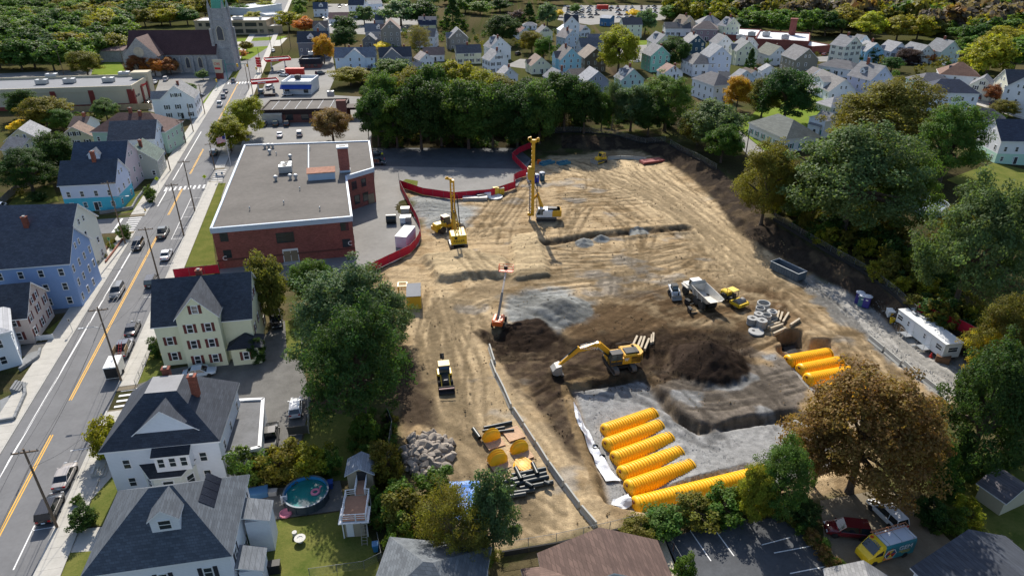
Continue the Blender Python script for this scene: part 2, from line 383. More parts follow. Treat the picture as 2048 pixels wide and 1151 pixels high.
for k_,(th,poly) in enumerate(((.12,None),(dirn((1250,335),(1560,560)),LIGHT),(dirn((1010,1050),(890,650)),wpoly([(840,570),(1000,640),(980,700),(1110,860),(1190,1060),(900,1100),(850,900),(800,720)])),(dirn((1350,780),(1430,868)),GRAYP),(dirn((1200,700),(1500,560)),MIDB),(dirn((1150,780),(1260,720)),DARKZ),(dirn((1560,560),(1800,790)),GROAD))):
    u_=GX*math.cos(th)+GY*math.sin(th); v_=-GX*math.sin(th)+GY*math.cos(th); wv=1.2*fbm(u_*.05+k_,v_*.05,2)
    s_=fbm(u_*.09+7*k_,(v_+wv*6)*1.25,3)
    stk=s_ if poly is None else stk*(1-edge(poly,2))+s_*edge(poly,2)
stk=sm(.36,.64,stk)-.5
scol*=(1+.34*stk*sm(.25,.6,n2+.15)*(1-pit)*(1-pitb))[...,None]
GZ2=GZ2+np.where(fine,.07*stk*rough,0)
scol*= (1-.42*rut)[...,None]
scol*=(.82+.36*n3)[...,None]
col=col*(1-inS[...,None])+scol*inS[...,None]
bcol=np.ones_like(col)*np.array((.043,.034,.027)); bcol=mixz(bcol,(.085,.064,.043),sm(.5,.72,n2))
col=mixz(col,bcol.mean((0,1)),0*bank); col=col*(1-bank[...,None])+bcol*bank[...,None]
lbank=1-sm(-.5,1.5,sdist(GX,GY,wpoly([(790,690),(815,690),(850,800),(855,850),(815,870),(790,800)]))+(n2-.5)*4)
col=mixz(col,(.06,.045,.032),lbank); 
nx_,ny_=len(xs),len(ys)
idx=np.arange(nx_*ny_).reshape(ny_,nx_)
q=np.stack([idx[:-1,:-1],idx[:-1,1:],idx[1:,1:],idx[1:,:-1]],-1).reshape(-1,4)
def fastmesh(name,co,quads,smooth=False):
    me=bpy.data.meshes.new(name); me.vertices.add(len(co)); me.vertices.foreach_set('co',np.ascontiguousarray(co,np.float32).ravel())
    n=quads.shape[1]; me.loops.add(quads.size); me.loops.foreach_set('vertex_index',np.ascontiguousarray(quads,np.int32).ravel())
    me.polygons.add(len(quads)); me.polygons.foreach_set('loop_start',np.arange(0,quads.size,n,dtype=np.int32)); 
    me.polygons.foreach_set('use_smooth',np.full(len(quads),smooth)); me.update(); return me
me=fastmesh('ground',np.stack([GX,GY,GZ2],-1).reshape(-1,3),q,True)
ca=me.color_attributes.new('soil','FLOAT_COLOR','POINT')
ca.data.foreach_set('color',np.concatenate([np.clip(col,0,1),np.ones(GX.shape+(1,))],-1).reshape(-1).astype(np.float32))
gm,t_,b_,n_,l_=nodes('soil'); at=n_.new('ShaderNodeAttribute'); at.attribute_name='soil'
geo=n_.new('ShaderNodeNewGeometry'); ps=geo.outputs['Position']
a1=noise(n_,l_,1.3,7,ps,.7); a2=noise(n_,l_,7,3,ps); vo=n_.new('ShaderNodeTexVoronoi'); vo.inputs['Scale'].default_value=4; l_.new(ps,vo.inputs['Vector'])
ss=math_(n_,l_,'ADD',math_(n_,l_,'MULTIPLY',a1,.6),math_(n_,l_,'MULTIPLY',a2,.4))
mr=n_.new('ShaderNodeMapRange'); l_.new(ss,mr.inputs[0]); mr.inputs[1].default_value=.33; mr.inputs[2].default_value=.67; mr.inputs[3].default_value=.66; mr.inputs[4].default_value=1.34
vm=n_.new('ShaderNodeVectorMath'); vm.operation='SCALE'; l_.new(at.outputs['Color'],vm.inputs[0]); l_.new(mr.outputs[0],vm.inputs['Scale'])
l_.new(vm.outputs[0],b_.inputs['Base Color']); b_.inputs['Roughness'].default_value=.95; b_.inputs['Specular IOR Level'].default_value=0
bp=n_.new('ShaderNodeBump'); bp.inputs['Strength'].default_value=1; bp.inputs['Distance'].default_value=.2; l_.new(ss,bp.inputs['Height']); l_.new(bp.outputs[0],b_.inputs['Normal'])
me.materials.append(gm); struct(ob('ground',me))
# ================= ROADS, PAVEMENTS, LOTS, LAWNS =================
ASPH=mat('street asphalt',(.15,.152,.158),.9,.18,.25,bump=.15,bscale=14)
ASPHD=mat('dark asphalt',(.075,.08,.088),.9,.3,.3,bump=.15,bscale=14)
ASPHL=mat('worn pale asphalt',(.20,.195,.185),.9,.22,.12,bump=.15,bscale=12)
DRIVE=mat('cracked driveway',(.13,.127,.12),.92,.3,.5,bump=.2)
CONCL=mat('pale pavement concrete',(.42,.405,.37),.9,.14,.6)
CONCY=mat('yellowish concrete',(.40,.36,.28),.9,.2,.5)
GRASS=mat('lawn grass',(.065,.095,.02),.95,.3,.35,bump=1,bscale=4,c2=(.17,.165,.05),spec=0)
GRASSB=mat('bright lawn grass',(.10,.17,.025),.95,.3,.3,bump=1,bscale=4,c2=(.20,.23,.05),spec=0)
DIRT=mat('trodden earth',(.13,.105,.07),.95,.35,.6,bump=.5,bscale=5,c2=(.22,.19,.14))
MULCH=mat('red mulch',(.11,.06,.04),.95,.4,1.5,bump=.5)
WHITE=mat('white road paint',(.72,.72,.71),.8,.18,1.5)
YELP=mat('yellow road paint',(.72,.40,.06),.8,.18,1.5)
def sheet(name,px,m,dz=.012,drape=False,z=0,pts=None):
    p=pts if pts is not None else [P(a,b,z) for a,b in px]
    bm=bmesh.new(); vs=[bm.verts.new((a.x,a.y,0)) for a in p]; bm.faces.new(vs); bmesh.ops.triangulate(bm,faces=bm.faces)
    if drape:
        X=[v.co.x for v in bm.verts]; Y=[v.co.y for v in bm.verts]
        for ax,lo,hi in((0,min(X),max(X)),(1,min(Y),max(Y))):
            k=lo+2
            while k<hi:
                pc=(k,0,0) if ax==0 else (0,k,0); pn=(1,0,0) if ax==0 else (0,1,0)
                bmesh.ops.bisect_plane(bm,geom=bm.verts[:]+bm.edges[:]+bm.faces[:],plane_co=pc,plane_no=pn); k+=2
    for v in bm.verts: v.co.z=(float(T(v.co.x,v.co.y)) if drape else z)+dz
    bmesh.ops.recalc_face_normals(bm,faces=bm.faces)
    for f in bm.faces:
        if f.normal.z<0: f.normal_flip()
    me=bpy.data.meshes.new(name); bm.to_mesh(me); bm.free(); me.materials.append(m)
    return struct(ob(name,me))
def strip(name,s0,s1,t0,t1,m,z,parent):
    b=MB(); b.poly([S(s0,t0,z),S(s0,t1,z),S(s1,t1,z),S(s1,t0,z)]); return b.build(name,m,parent)
def sp(px,py): return float(P(px,py).dot(RD))
def tp(px,py): return float(P(px,py).dot(RN))
KL,KR=-47.8,-36.8
road=sheet('road',None,ASPH,.02,pts=[S(20,KL-.1),S(20,KR+.1),S(1400,KR+.1),S(1400,KL-.1)])
sideL=(sp(274,462),sp(288,432)); sideR=(sp(416,364),sp(432,340)); sideR2=(sp(214,822),sp(238,782))
sheet('side_street',None,ASPH,.014,pts=[S(sideL[0],KL),S(sideL[1],KL),S(sideL[1]+1,KL-28),S(sideL[0]+1,KL-28)])
sheet('cross_street',[(470,138),(500,163),(300,160),(150,162),(-250,190),(-250,160),(150,140),(300,139)],ASPHL,.016)
YT=tp(220,650)
for a,b in(((-20,1100),(105,869)),((140,800),(322,455)),((334,430),(361,378)),((377,348),(402,298)),((416,270),(470,165))):
    for o in(-.14,.14): strip('centre_line',sp(*a),sp(*b),YT+o-.075,YT+o+.075,YELP,.028,road)
EL=tp(139,714)
for a,b in((20,sideL[0]-3),(sideL[1]+6,sp(345,375)),(sp(352,360),240)): strip('edge_line',a,b,EL-.12,EL+.12,WHITE,.028,road)
strip('edge_line',sp(20,1140),sp(62,1051),KR-2.5,KR-2.35,WHITE,.028,road)
for py in(903,1050): strip('stall_line',sp(130,py),sp(130,py)+.12,KR-2.45,KR-.1,WHITE,.028,road)
s0=sp(350,478)
strip('edge_line',s0,sp(390,396),KR-2.5,KR-2.38,WHITE,.028,road)
for k in range(5): strip('stall_line',s0+k*(sp(390,396)-s0)/4,s0+k*(sp(390,396)-s0)/4+.12,KR-2.4,KR-.1,WHITE,.028,road)
for q in((335,590),(345,530)): strip('stall_line',sp(*q),sp(*q)+.12,KR-2.4,KR-.1,WHITE,.028,road)
cs=sp(365,376)
for k in range(9): strip('crosswalk_stripe',cs-1.4,cs+1.4,KL+.9+k*1.15,KL+1.4+k*1.15,WHITE,.029,road)
for k in range(7):
    s_=sideL[0]+.6+k*(sideL[1]-sideL[0]-1.2)/6
    strip('crosswalk_stripe',s_-.22,s_+.22,KL-3.2,KL-.5,WHITE,.029,road)
for k in range(6):
    s_=sideR[0]+.4+k*(sideR[1]-sideR[0]-.8)/5
    strip('crosswalk_stripe',s_-.2,s_+.2,KR+.6,KR+3.4,WHITE,.036,road)
for k in range(4): strip('crosswalk_stripe',sideR2[0]+.6+k*1.3,sideR2[0]+1.05+k*1.3,KR+.7,KR+3.6,WHITE,.036,road)
cs2=sp(500,165)
for k in range(9): strip('crosswalk_stripe',cs2-2,cs2+2,KL+.9+k*1.15,KL+1.5+k*1.15,WHITE,.029,road)
strip('stop_line',sideL[0]+.4,sideL[1]-.4,KL-5,KL-4.5,WHITE,.029,road)
def sidewalk(t0,t1,kerb,gaps,lab):
    root=ob('sidewalk',None); struct(root)
    ln=1.52; b=MB(); b.box2(-ln/2+.012,ln/2-.012,-(t1-t0)/2,(t1-t0)/2,-.2,.0); base=None; far=MB()
    s=24.0
    while s<900:
        if not any(a-.8<s<c+.8 for a,c in gaps):
            if s<205:
                if base is None: base=b.build('paving_slab',CONCL,root); o=base
                else: o=ob('paving_slab',base.data,root)
                o.location=S(s,(t0+t1)/2,.15+rng.uniform(-.006,.006)); o.rotation_euler[2]=RYAW
            else:
                k=len(far.v); far.box2(-ln/2+.03,ln/2-.03,-(t1-t0)/2,(t1-t0)/2,-.2,0); far.xf(Matrix.Translation(S(s,(t0+t1)/2,.15))@Matrix.Rotation(RYAW,4,'Z'),k)
        s+=ln
    stuff(far.build('far_paving',CONCL,root))
    ends=[24]+[x for g in sorted(gaps) for x in g]+[900]
    for a,c in zip(ends[::2],ends[1::2]):
        k=MB(); k.box2(-(c-a)/2,(c-a)/2,-.09,.09,-.2,.0); k.xf(Matrix.Translation(S((a+c)/2,kerb,.146))@Matrix.Rotation(RYAW,4,'Z')); k.build('kerb',CONC,root)
        d=MB(); d.box2(-(c-a)/2,(c-a)/2,-(t1-t0)/2,(t1-t0)/2,-.2,.0); d.xf(Matrix.Translation(S((a+c)/2,(t0+t1)/2,.11))@Matrix.Rotation(RYAW,4,'Z')); d.build('joint_bed',DIRT,root)
sidewalk(KL-3.3,KL-.1,KL,[sideL],'l')
sidewalk(KR+.1,KR+2.7,KR,[sideR2,sideR],'r')
# yards, drives and lots
sheet('parking_lot',[(296,222),(322,152),(440,150),(478,160),(430,205),(395,262),(380,240)],ASPHL)
sheet('parking_lot',[(478,300),(520,190),(545,132),(575,118),(665,112),(672,150),(655,190),(745,195),(742,296),(560,296)],ASPHL)
sheet('school_yard',[(700,560),(560,560),(440,548),(445,300),(470,290),(742,296),(1035,296),(1062,320),(1035,372),(905,398),(803,374),(842,462),(838,490),(790,524)],ASPHL,.008)
sheet('old_asphalt',[(742,296),(1035,296),(1062,318),(1040,338),(750,332)],ASPHD,.014)
sheet('drive',[(455,372),(452,340),(480,300),(424,306),(428,340),(418,364)],ASPHL,.016)
sheet('lawn',[(367,534),(432,531),(423,453),(452,366),(433,366),(411,428)],GRASS,.02)
sheet('lawn',[(800,366),(812,358),(836,362),(834,376),(806,374)],GRASS,.03)
sheet('driveway',[(505,700),(555,642),(608,640),(603,720),(622,800),(600,890),(520,900),(450,770),(330,800),(252,770),(262,752),(385,730)],DRIVE,.012)
sheet('lawn',[(480,1160),(505,1046),(685,1022),(742,1075),(768,1160)],GRASS,.01)
sheet('patio',[(470,968),(560,975),(680,960),(692,1018),(505,1044),(488,1000)],DRIVE,.02)
sheet('lawn',[(560,960),(600,900),(625,820),(700,830),(760,900),(770,1000),(700,960)],GRASS,.008)
sheet('lawn',[(185,995),(232,945),(252,975),(214,1050),(165,1052)],GRASS,.02)
sheet('lawn',[(128,1104),(196,1100),(190,1160),(98,1160)],GRASS,.02)
sheet('front_walk',[(140,1060),(210,1052),(196,1100),(120,1106)],CONCL,.024)
sheet('front_walk',[(172,948),(232,905),(226,950),(185,996),(150,1000)],CONCL,.024)
sheet('lawn',[(270,770),(305,700),(345,715),(340,745)],GRASS,.02)
sheet('lawn',[(570,640),(604,640),(602,720),(574,712)],GRASS,.014)
sheet('driveway',[(1330,1080),(1440,1040),(1560,1035),(1642,1090),(1690,1170),(1365,1170)],ASPHD,.02)
pl=bpy.data.objects[-1] if False else None
for a,b,wd in(((1380,1060),(1422,1121),.12),((1426,1053),(1468,1111),.12),((1523,1089),(1580,1074),.12),((1548,1105),(1628,1090),.12),((1580,1146),(1662,1130),.12)):
    A,B=P(*a),P(*b); n=(B-A).normalized(); n=Vector((-n.y,n.x,0))*wd/2
    m_=MB(); m_.poly([A-n+Vector((0,0,.03)),A+n+Vector((0,0,.03)),B+n+Vector((0,0,.03)),B-n+Vector((0,0,.03))]); struct(m_.build('stall_line',WHITE))
sheet('concrete_drive',[(1250,1086),(1330,1075),(1372,1170),(1300,1170)],CONCY,.02)
sheet('gravel_yard',[(1640,1000),(1780,975),(1830,1010),(1905,1085),(1840,1170),(1690,1170),(1650,1095)],DIRT,.012)
sheet('lawn',[(1860,955),(2080,925),(2080,1120),(1980,1075),(1930,1055),(1880,1010)],GRASS,.012)
sheet('lawn',[(1476,262),(1530,205),(1620,176),(1690,196),(1660,240),(1605,300),(1530,306)],GRASSB,.03,drape=True,z=2.4)
sheet('lane',[(1455,270),(1476,262),(1530,306),(1500,318)],ASPHL,.05,drape=True,z=2.6)
sheet('lawn',[(1270,160),(1300,135),(1330,150),(1300,172)],GRASSB,.02)
sheet('lawn',[(1420,196),(1440,180),(1470,190),(1450,215)],GRASSB,.02)
sheet('lawn',[(1250,82),(1330,80),(1330,88),(1250,92)],GRASSB,.02)
sheet('lawn',[(1890,370),(1990,325),(2060,340),(2060,420),(1960,400)],GRASS,.02,drape=True,z=1.5)
sheet('lawn',[(185,140),(232,112),(252,142),(250,165),(180,160)],GRASSB,.022)
sheet('lawn',[(466,78),(575,72),(560,80),(470,84)],GRASSB,.022)
sheet('lawn',[(466,96),(540,92),(500,118),(470,125)],GRASSB,.024)
sheet('lawn',[(405,205),(432,170),(444,172),(412,210)],GRASSB,.03)
sheet('lawn',[(445,150),(480,140),(470,160),(425,158)],GRASS,.03)
sheet('far_lot',[(462,80),(575,76),(560,92),(466,96)],CONCL,.014)
sheet('far_lot',[(640,66),(655,8),(860,8),(850,60),(760,70)],ASPHL,.012)
sheet('car_yard',[(1115,40),(1128,11),(1340,11),(1330,40),(1250,44),(1180,50)],ASPHL,.012)
sheet('lane',[(1010,132),(1040,118),(1090,120),(1070,140)],ASPHL,.014)
sheet('lane',[(1230,105),(1270,84),(1330,88),(1290,150),(1260,150)],ASPHL,.012)
sheet('lane',[(1580,120),(1690,108),(1670,125),(1600,134)],ASPHL,.012)
sheet('lane',[(1920,205),(1950,190),(2060,215),(2060,240)],CONCL,.02,drape=True,z=1)
sheet('lawn',[(5,425),(30,392),(105,368),(118,402),(60,415)],GRASS,.012)
sheet('lawn',[(200,420),(300,376),(318,372),(290,420),(240,428)],GRASS,.012)
sheet('flower_bed',[(182,512),(235,475),(246,480),(212,524),(188,528)],MULCH,.02)
sheet('driveway',[(98,602),(120,585),(192,585),(150,622),(108,628)],DRIVE,.014)
sheet('driveway',[(32,712),(45,690),(110,680),(85,712)],DRIVE,.014)
sheet('lawn',[(92,662),(125,635),(150,632),(118,684),(108,680)],GRASS,.014)
sheet('lawn',[(-40,820),(0,800),(30,800),(0,830)],GRASS,.02)
# ================= HOUSES =================
SID,ROOF=tinted('siding'),tinted('roof')
GL=glassm()
WCACHE={}
SHUT={'k':mat('black shutters',(.03,.032,.04),.7,.1),'r':mat('red shutters',(.13,.035,.03),.7,.1),'t':mat('teal shutters',(.03,.22,.2),.7,.1),'n':None}
def wmesh(w,h,far,shut,dk=False):
    k=(round(w,2),round(h,2),far,shut,dk)
    if k in WCACHE: return WCACHE[k]
    f=MB(); fr=.11 if not far else .14
    for x0,x1,z0,z1 in((-w/2,w/2,-h/2,-h/2+fr),(-w/2,w/2,h/2-fr,h/2),(-w/2,-w/2+fr,-h/2+fr,h/2-fr),(w/2-fr,w/2,-h/2+fr,h/2-fr)): f.box2(x0,x1,-.06,.02,z0,z1,0)
    f.box2(-w/2+fr,w/2-fr,-.035,0,-.04,.04,0)
    p=MB(); p.box2(-w/2+fr,w/2-fr,-.02,.015,-h/2+fr,h/2-fr,0)
    s=None
    if shut:
        s=[]
        for sg in(-1,1):
            b=MB(); b.box2(sg*(w/2+.24)-.2,sg*(w/2+.24)+.2,-.05,.02,-h/2,h/2); s.append(b)
    out=[]
    if far:
        k0=len(f.f); off=len(f.v); f.v+=p.v; f.f+=[tuple(i+off for i in q) for q in p.f]; f.m+= [1]*len(p.f)
        for b in s or []:
            off=len(f.v); f.v+=b.v; f.f+=[tuple(i+off for i in q) for q in b.f]; f.m+=[2]*len(b.f)
    def mk(b,ms,nm):
        me=bpy.data.meshes.new(nm); me.from_pydata(b.v,[],b.f)
        for q in ms: me.materials.append(q)
        if len(ms)>1: me.polygons.foreach_set('material_index',b.m)
        fixn(me); return me
    tr=DARK if dk else TRIM
    out.append(mk(f,[tr,GL,SHUT[shut] if shut else TRIM] if far else [tr],'window'))
    if not far:
        out.append(mk(p,[GL],'pane'))
        for b in s or []: out.append(mk(b,[SHUT[shut]],'shutter'))
    WCACHE[k]=out; return out
def window(parent,loc,rz,w=.95,h=1.5,far=True,shut=None,dk=False):
    ms=wmesh(w,h,far,shut,dk); o=ob('window',ms[0],parent,loc,rz)
    for i,m in enumerate(ms[1:]): ob('pane' if i==0 else 'shutter',m,o)
    return o
def slab(b,top,th,m0=0,m1=1):
    k=len(b.v); n=len(top); b.v+=[tuple(p) for p in top]+[(p[0],p[1],p[2]-th) for p in top]
    b.f.append(tuple(range(k,k+n))); b.m.append(m0); b.f.append(tuple(reversed(range(k+n,k+2*n)))); b.m.append(m1)
    for i in range(n): j=(i+1)%n; b.f.append((k+i,k+n+i,k+n+j,k+j)); b.m.append(m1)
CAMV=Vector((0,0,CH))
HLOG=[]
def gable_piece(parent,nm,x,s,w,y0,yin,hw,rise,mroof,wallc,roofc,ov=.3,z0=0,win=None,far=True,shut=None):
    """a gabled wing or dormer on side s: front wall at |y|=y0, running in to |y|=yin"""
    b=MB(); b.loft([[(x-w/2,s*y,z0),(x+w/2,s*y,z0),(x+w/2,s*y,hw),(x,s*y,hw+rise-.04),(x-w/2,s*y,hw)] for y in(y0,yin)],0)
    o=b.build(nm,SID,parent,col=wallc)
    r=MB(); k=rise/(w/2); top=hw+rise+.06
    for sg in(-1,1):
        q=[(x,s*(y0+ov),top),(x+sg*(w/2+ov),s*(y0+ov),top-k*(w/2+ov)),(x+sg*(w/2+ov),s*yin,top-k*(w/2+ov)),(x,s*yin,top)]
        slab(r,q,.14)
    r.build('wing_roof' if nm!='dormer' else 'dormer_roof',[ROOF,TRIM],o,col=roofc)
    if win:
        for (dx,z,ww,hh) in win: window(o,(x+dx,s*(y0+.0),z),0 if s<0 else math.pi,ww,hh,far,shut)
    return o
def H(label,rg,W,hw,rise,wall,roof,hip=0,gam=0,st=2,shut=None,dorm=(),cross=(),chim=(),name='house',cat='house',wins=True,flat=None,z0=None,lower=None,group=None,porch=(),ov=.35,wsp=2.9):
    zt=0.0 if z0 is None else z0
    for _ in range(4):
        zr=zt+hw+rise
        if rg[2]=='y':
            f=P(rg[0],rg[1],zr); d=Vector((math.sin(R(rg[3])),math.cos(R(rg[3])),0)); p2=f; p1=f+d*rg[4]
        else: p1=P(rg[0],rg[1],zr); p2=P(rg[2],rg[3],zr)
        c=(p1+p2)/2
        if z0 is None: zt=float(T(c.x,c.y))
    L=(p2-p1).length; yaw=aim(p1,p2); c.z=zt
    HLOG.append((label[:40],round(L,1),round(W,1),round(math.degrees(yaw))))
    o=thing(name,label,cat,c,yaw,group); far=PXM(c)<7.5
    if hip: Lw=L+ (W if not flat else 0)
    else: Lw=L-2*ov
    if flat: Lw=flat[0]
    b=MB(); h2=W/2; e=Lw/2
    if hip or flat: b.box2(-e,e,-h2,h2,-.6,hw,0)
    elif gam:
        pr=[(-h2,-.6),(h2,-.6),(h2,hw),(h2*.74,hw+rise*.62),(0,hw+rise-.05),(-h2*.74,hw+rise*.62),(-h2,hw)]
        b.loft([[(x,y,z) for y,z in pr] for x in(-e,e)],0)
    else:
        pr=[(-h2,-.6),(h2,-.6),(h2,hw-.02),(0,hw+rise-.05),(-h2,hw-.02)]
        b.loft([[(x,y,z) for y,z in pr] for x in(-e,e)],0)
    wl=b.build('wall',SID,o,col=wall)
    if lower:
        lb=MB(); lb.box2(-e-.02,e+.02,-h2-.02,h2+.02,-.5,lower[1],0); lb.build('lower_wall',SID,o,col=lower[0])
    r=MB(); k=rise/h2
    if flat or hip:
        ex,ey,ez=e+ov+.05,h2+ov+.05,hw-ov*k*.6
        tx,ty=(flat[1]/2,flat[2]/2) if flat else (max(L/2,.02),.02)
        E=[(-ex,-ey,ez),(ex,-ey,ez),(ex,ey,ez),(-ex,ey,ez)]; K=[(-tx,-ty,hw+rise),(tx,-ty,hw+rise),(tx,ty,hw+rise),(-tx,ty,hw+rise)]
        for i in range(4): r.poly([E[i],E[(i+1)%4],K[(i+1)%4],K[i]],0)
        r.poly(K,2 if flat else 0); B=[(x,y,z-.22) for x,y,z in E]
        for i in range(4): r.poly([B[i],B[(i+1)%4],E[(i+1)%4],E[i]],1)
        r.poly(B,1)
    elif gam:
        for s in(-1,1):
            slab(r,[(-e-ov,0,hw+rise+.05),(e+ov,0,hw+rise+.05),(e+ov,s*h2*.76,hw+rise*.62+.05),(-e-ov,s*h2*.76,hw+rise*.62+.05)],.14)
            slab(r,[(-e-ov,s*h2*.76,hw+rise*.62+.05),(e+ov,s*h2*.76,hw+rise*.62+.05),(e+ov,s*(h2+.25),hw-.1),(-e-ov,s*(h2+.25),hw-.1)],.14)
    else:
        for s in(-1,1):
            y=h2+ov; slab(r,[(-e-ov,0,hw+rise+.06),(e+ov,0,hw+rise+.06),(e+ov,s*y,hw+rise+.06-k*y),(-e-ov,s*y,hw+rise+.06-k*y)],.16)
    if max(roof)<.075: roof=tuple(c*1.9 for c in roof)
    rf=r.build('roof',[ROOF,TRIM,mat('grey deck sheet',(.2,.205,.22),.6,.15,.5)],o,col=roof)
    M=Matrix.Rotation(yaw,3,'Z'); view=(CAMV-c).normalized()
    blocked=[]
    for cr in cross:
        s,fx_,w,pj=cr[:4]; rs=cr[4] if len(cr)>4 else k*w/2; ch=cr[5] if len(cr)>5 else hw
        x=fx_*e; rc=min(rs,rise-.05+hw-ch); yin=max(0,h2*(1-(ch+rc-hw)/rise)-.3) if rise>0 else 0
        nw=[]
        for i in range(int(ch/2.7)+ (1 if rc>2.2 else 0)):
            z=1.5+2.75*i
            if w>3.6 and z<ch-.6: nw+=[(-w*.22,z,.95,1.5),(w*.22,z,.95,1.5)]
            else: nw.append((0,z if z<ch else ch+rc*.35,.95,1.4))
        gable_piece(o,'wing',x,s,w,h2+pj,yin,ch,rc,ROOF,wall,roof,ov=.3,z0=-.5,win=nw if wins else None,far=far,shut=shut)
        blocked.append((s,x-w/2-.4,x+w/2+.4,ch))
    for dr in dorm:
        s,fx_,w=dr[:3]; yf=h2*(dr[3] if len(dr)>3 else .72); hgt=dr[4] if len(dr)>4 else 1.25; x=fx_*e
        zs=hw+rise-k*yf; rd=w*.42; zt_=zs+hgt
        gable_piece(o,'dormer',x,s,w,yf,max(0,(rise+hw-zt_-rd)/k),zt_,rd,ROOF,(.7,.72,.75) if len(dr)<6 else wall,roof,ov=.18,z0=zs-.35,win=[(0,zs+hgt*.55,w*.5,hgt*.75)],far=far)
    for s,fx_,w,dp,hh in porch:
        b=MB(); x=fx_*e; y0,y1=s*h2,s*(h2+dp)
        slab(b,[(x-w/2,y0,hh+.7),(x+w/2,y0,hh+.7),(x+w/2+.2,y1,hh),(x-w/2-.2,y1,hh)],.15,0,1)
        n=max(2,int(w/2.2)+1)
        for i in range(n): px_=x-w/2+.15+i*(w-.3)/(n-1); b.box2(px_-.08,px_+.08,s*(h2+dp-.2)-.08,s*(h2+dp-.2)+.08,-.4,hh-.05,1)
        b.box2(x-w/2,x+w/2,min(y0,y1),max(y0,y1),-.5,.35,1)
        b.build('porch',[ROOF,TRIM],o,col=roof)
    for fx_,y,hh in chim:
        b=MB(); zc=hw+rise-k*abs(y) if not hip else hw+rise*max(.3,1-abs(y)/h2-max(0,abs(fx_)*e-L/2)/h2)
        b.box2(-.42,.42,-.35,.35,-1.2,hh,0); b.box2(-.5,.5,-.43,.43,hh,hh+.16,0); b.box2(-.22,.22,-.18,.18,hh+.16,hh+.34,1)
        b.build('chimney',[BRICK,CONC],o,(fx_*e,y,zc))
    if wins:
        sides=[((0,-1),Lw,-h2,0.0,-1),((0,1),Lw,h2,math.pi,1),((-1,0),W,-e,-math.pi/2,0),((1,0),W,e,math.pi/2,0)]
        for nrm,ln,off,rz,s in sides:
            if (M@Vector((*nrm,0))).dot(view)<-.1: continue
            n=max(1,int(ln/wsp)); ww=.95
            for lev in range(st):
                z=1.55+2.75*lev
                if z+.8>hw: z=hw-.95
                for i in range(n):
                    a=(-ln/2)+(i+.5)*ln/n+rng.uniform(-.2,.2)
                    if rng.random()<.08: continue
                    if s!=0:
                        if any(bs==s and x0<a<x1 for bs,x0,x1,_ in blocked): continue
                        loc=(a,off,z)
                    else: loc=(off,a,z)
                    window(o,loc,rz,ww,1.45,far,shut)
            if s==0 and not hip and not flat and rise>2.4:
                for dx in((-.9,.9) if W>7.5 else (0,)): window(o,(off,dx,hw+rise*.28),rz,.8,1.2,far,shut)
        # a door on the wall that shows best
        nrm,ln,off,rz,s=max(sides,key=lambda q:(M@Vector((*q[0],0))).dot(view))
        d=MB(); d.box2(-.55,.55,-.07,.02,0,2.2,0); d.box2(-.42,.42,-.09,-.05,.1,2.05,1)
        loc=((ln*.06),off,.05) if s!=0 else (off,ln*.06,.05)
        d.build('door',[TRIM,DARK],o,loc,rz)
    return o
dk=(.05,.06,.078); gy=(.17,.178,.20); lg=(.27,.275,.29); mg=(.10,.108,.125); br=(.10,.062,.05); tn=(.21,.155,.125); gn=(.075,.095,.085); mr=(.05,.028,.03); bl=(.035,.045,.065)
w_=(.74,.76,.80); cr_=(.70,.69,.52); ye=(.66,.64,.38); gr=(.36,.37,.41); tp_=(.26,.245,.23); sl=(.15,.165,.20)
# --- beyond the wood, along the back streets ---
H('slate grey house with black roof and white dormer behind a golden tree',(594,63,657,62),10,8,4.5,sl,dk,dorm=[(-1,-.15,3)],chim=[(.35,0,1.2)])
H('long white house with a wide centre gable facing the wooded lot',(669,95,751,94),9,5.2,3.8,(.62,.72,.82),(.16,.18,.22),cross=[(-1,0,9.5,.5,3.6)],chim=[(-.3,.3,1),(.3,.3,1)])
H('grey house with a steep white trimmed gable beside the long white house',(756,95,822,93),9,5,3.8,(.22,.23,.26),(.06,.065,.08),cross=[(-1,-.2,9,.6,4.2)],chim=[(.6,.3,1)])
H('tall taupe gabled house with bay windows and pinkish brown roof',(780,41,'y',-8,13),10,9.5,4.6,tp_,(.24,.17,.14),st=3,cross=[(-1,.2,4.5,.6)],porch=[])
H('grey two storey house with white dormer next to the taupe house',(729,47,766,46.5),9,6.5,3.8,gr,gy,dorm=[(-1,.55,2.4)],chim=[(.1,0,1.4)])
H('small grey bungalow with front gable in front of the taupe house',(736.5,69,'y',-2,9),7.2,3.6,2.9,(.2,.21,.24),lg,st=1)
H('low building with black roof and grey front gable behind an orange tree',(625,42,656,41.5),10,4,3.4,gr,(.02,.02,.027),cross=[(-1,-.1,7,2,2.8)],st=1)
H('low shop with dark maroon roof in the bright parking lots',(657,25,699,24.5),11,4,3.4,w_,(.05,.024,.03),st=1)
H('white house with slate roof and one white dormer near the far car lots',(625,5,655,4.5),9,5.5,4,w_,bl,dorm=[(-1,.1,3)],st=2)
H('tall plain white house with black roof above the maroon shop',(697,-3,729,-3),9,9,4,w_,(.025,.03,.045),st=3)
H('white commercial block beside the tall plain white house',(733,1,762,0),10,7,2,(.62,.68,.76),lg,st=2)
H('small slate roofed house in front of dark oaks',(750,27.5,769,27.5),8,4.5,3.4,gr,bl,st=1)
H('tiny white gabled cottage beyond the slate roofed house',(755,16,'y',10,8),8,3.5,2.6,w_,lg,st=1)
H('yellow gambrel house with black roof and two white dormers',(837,33,873,33),9,3.8,4.6,ye,(.02,.026,.045),gam=1,dorm=[(-1,-.35,1.8,.8,1.5),(-1,.35,1.8,.8,1.5)],shut='k',chim=[(-.4,0,1)])
H('white house with grey roof behind a thin yellowing tree',(826,56,873,57),9,6,3.6,w_,mg)
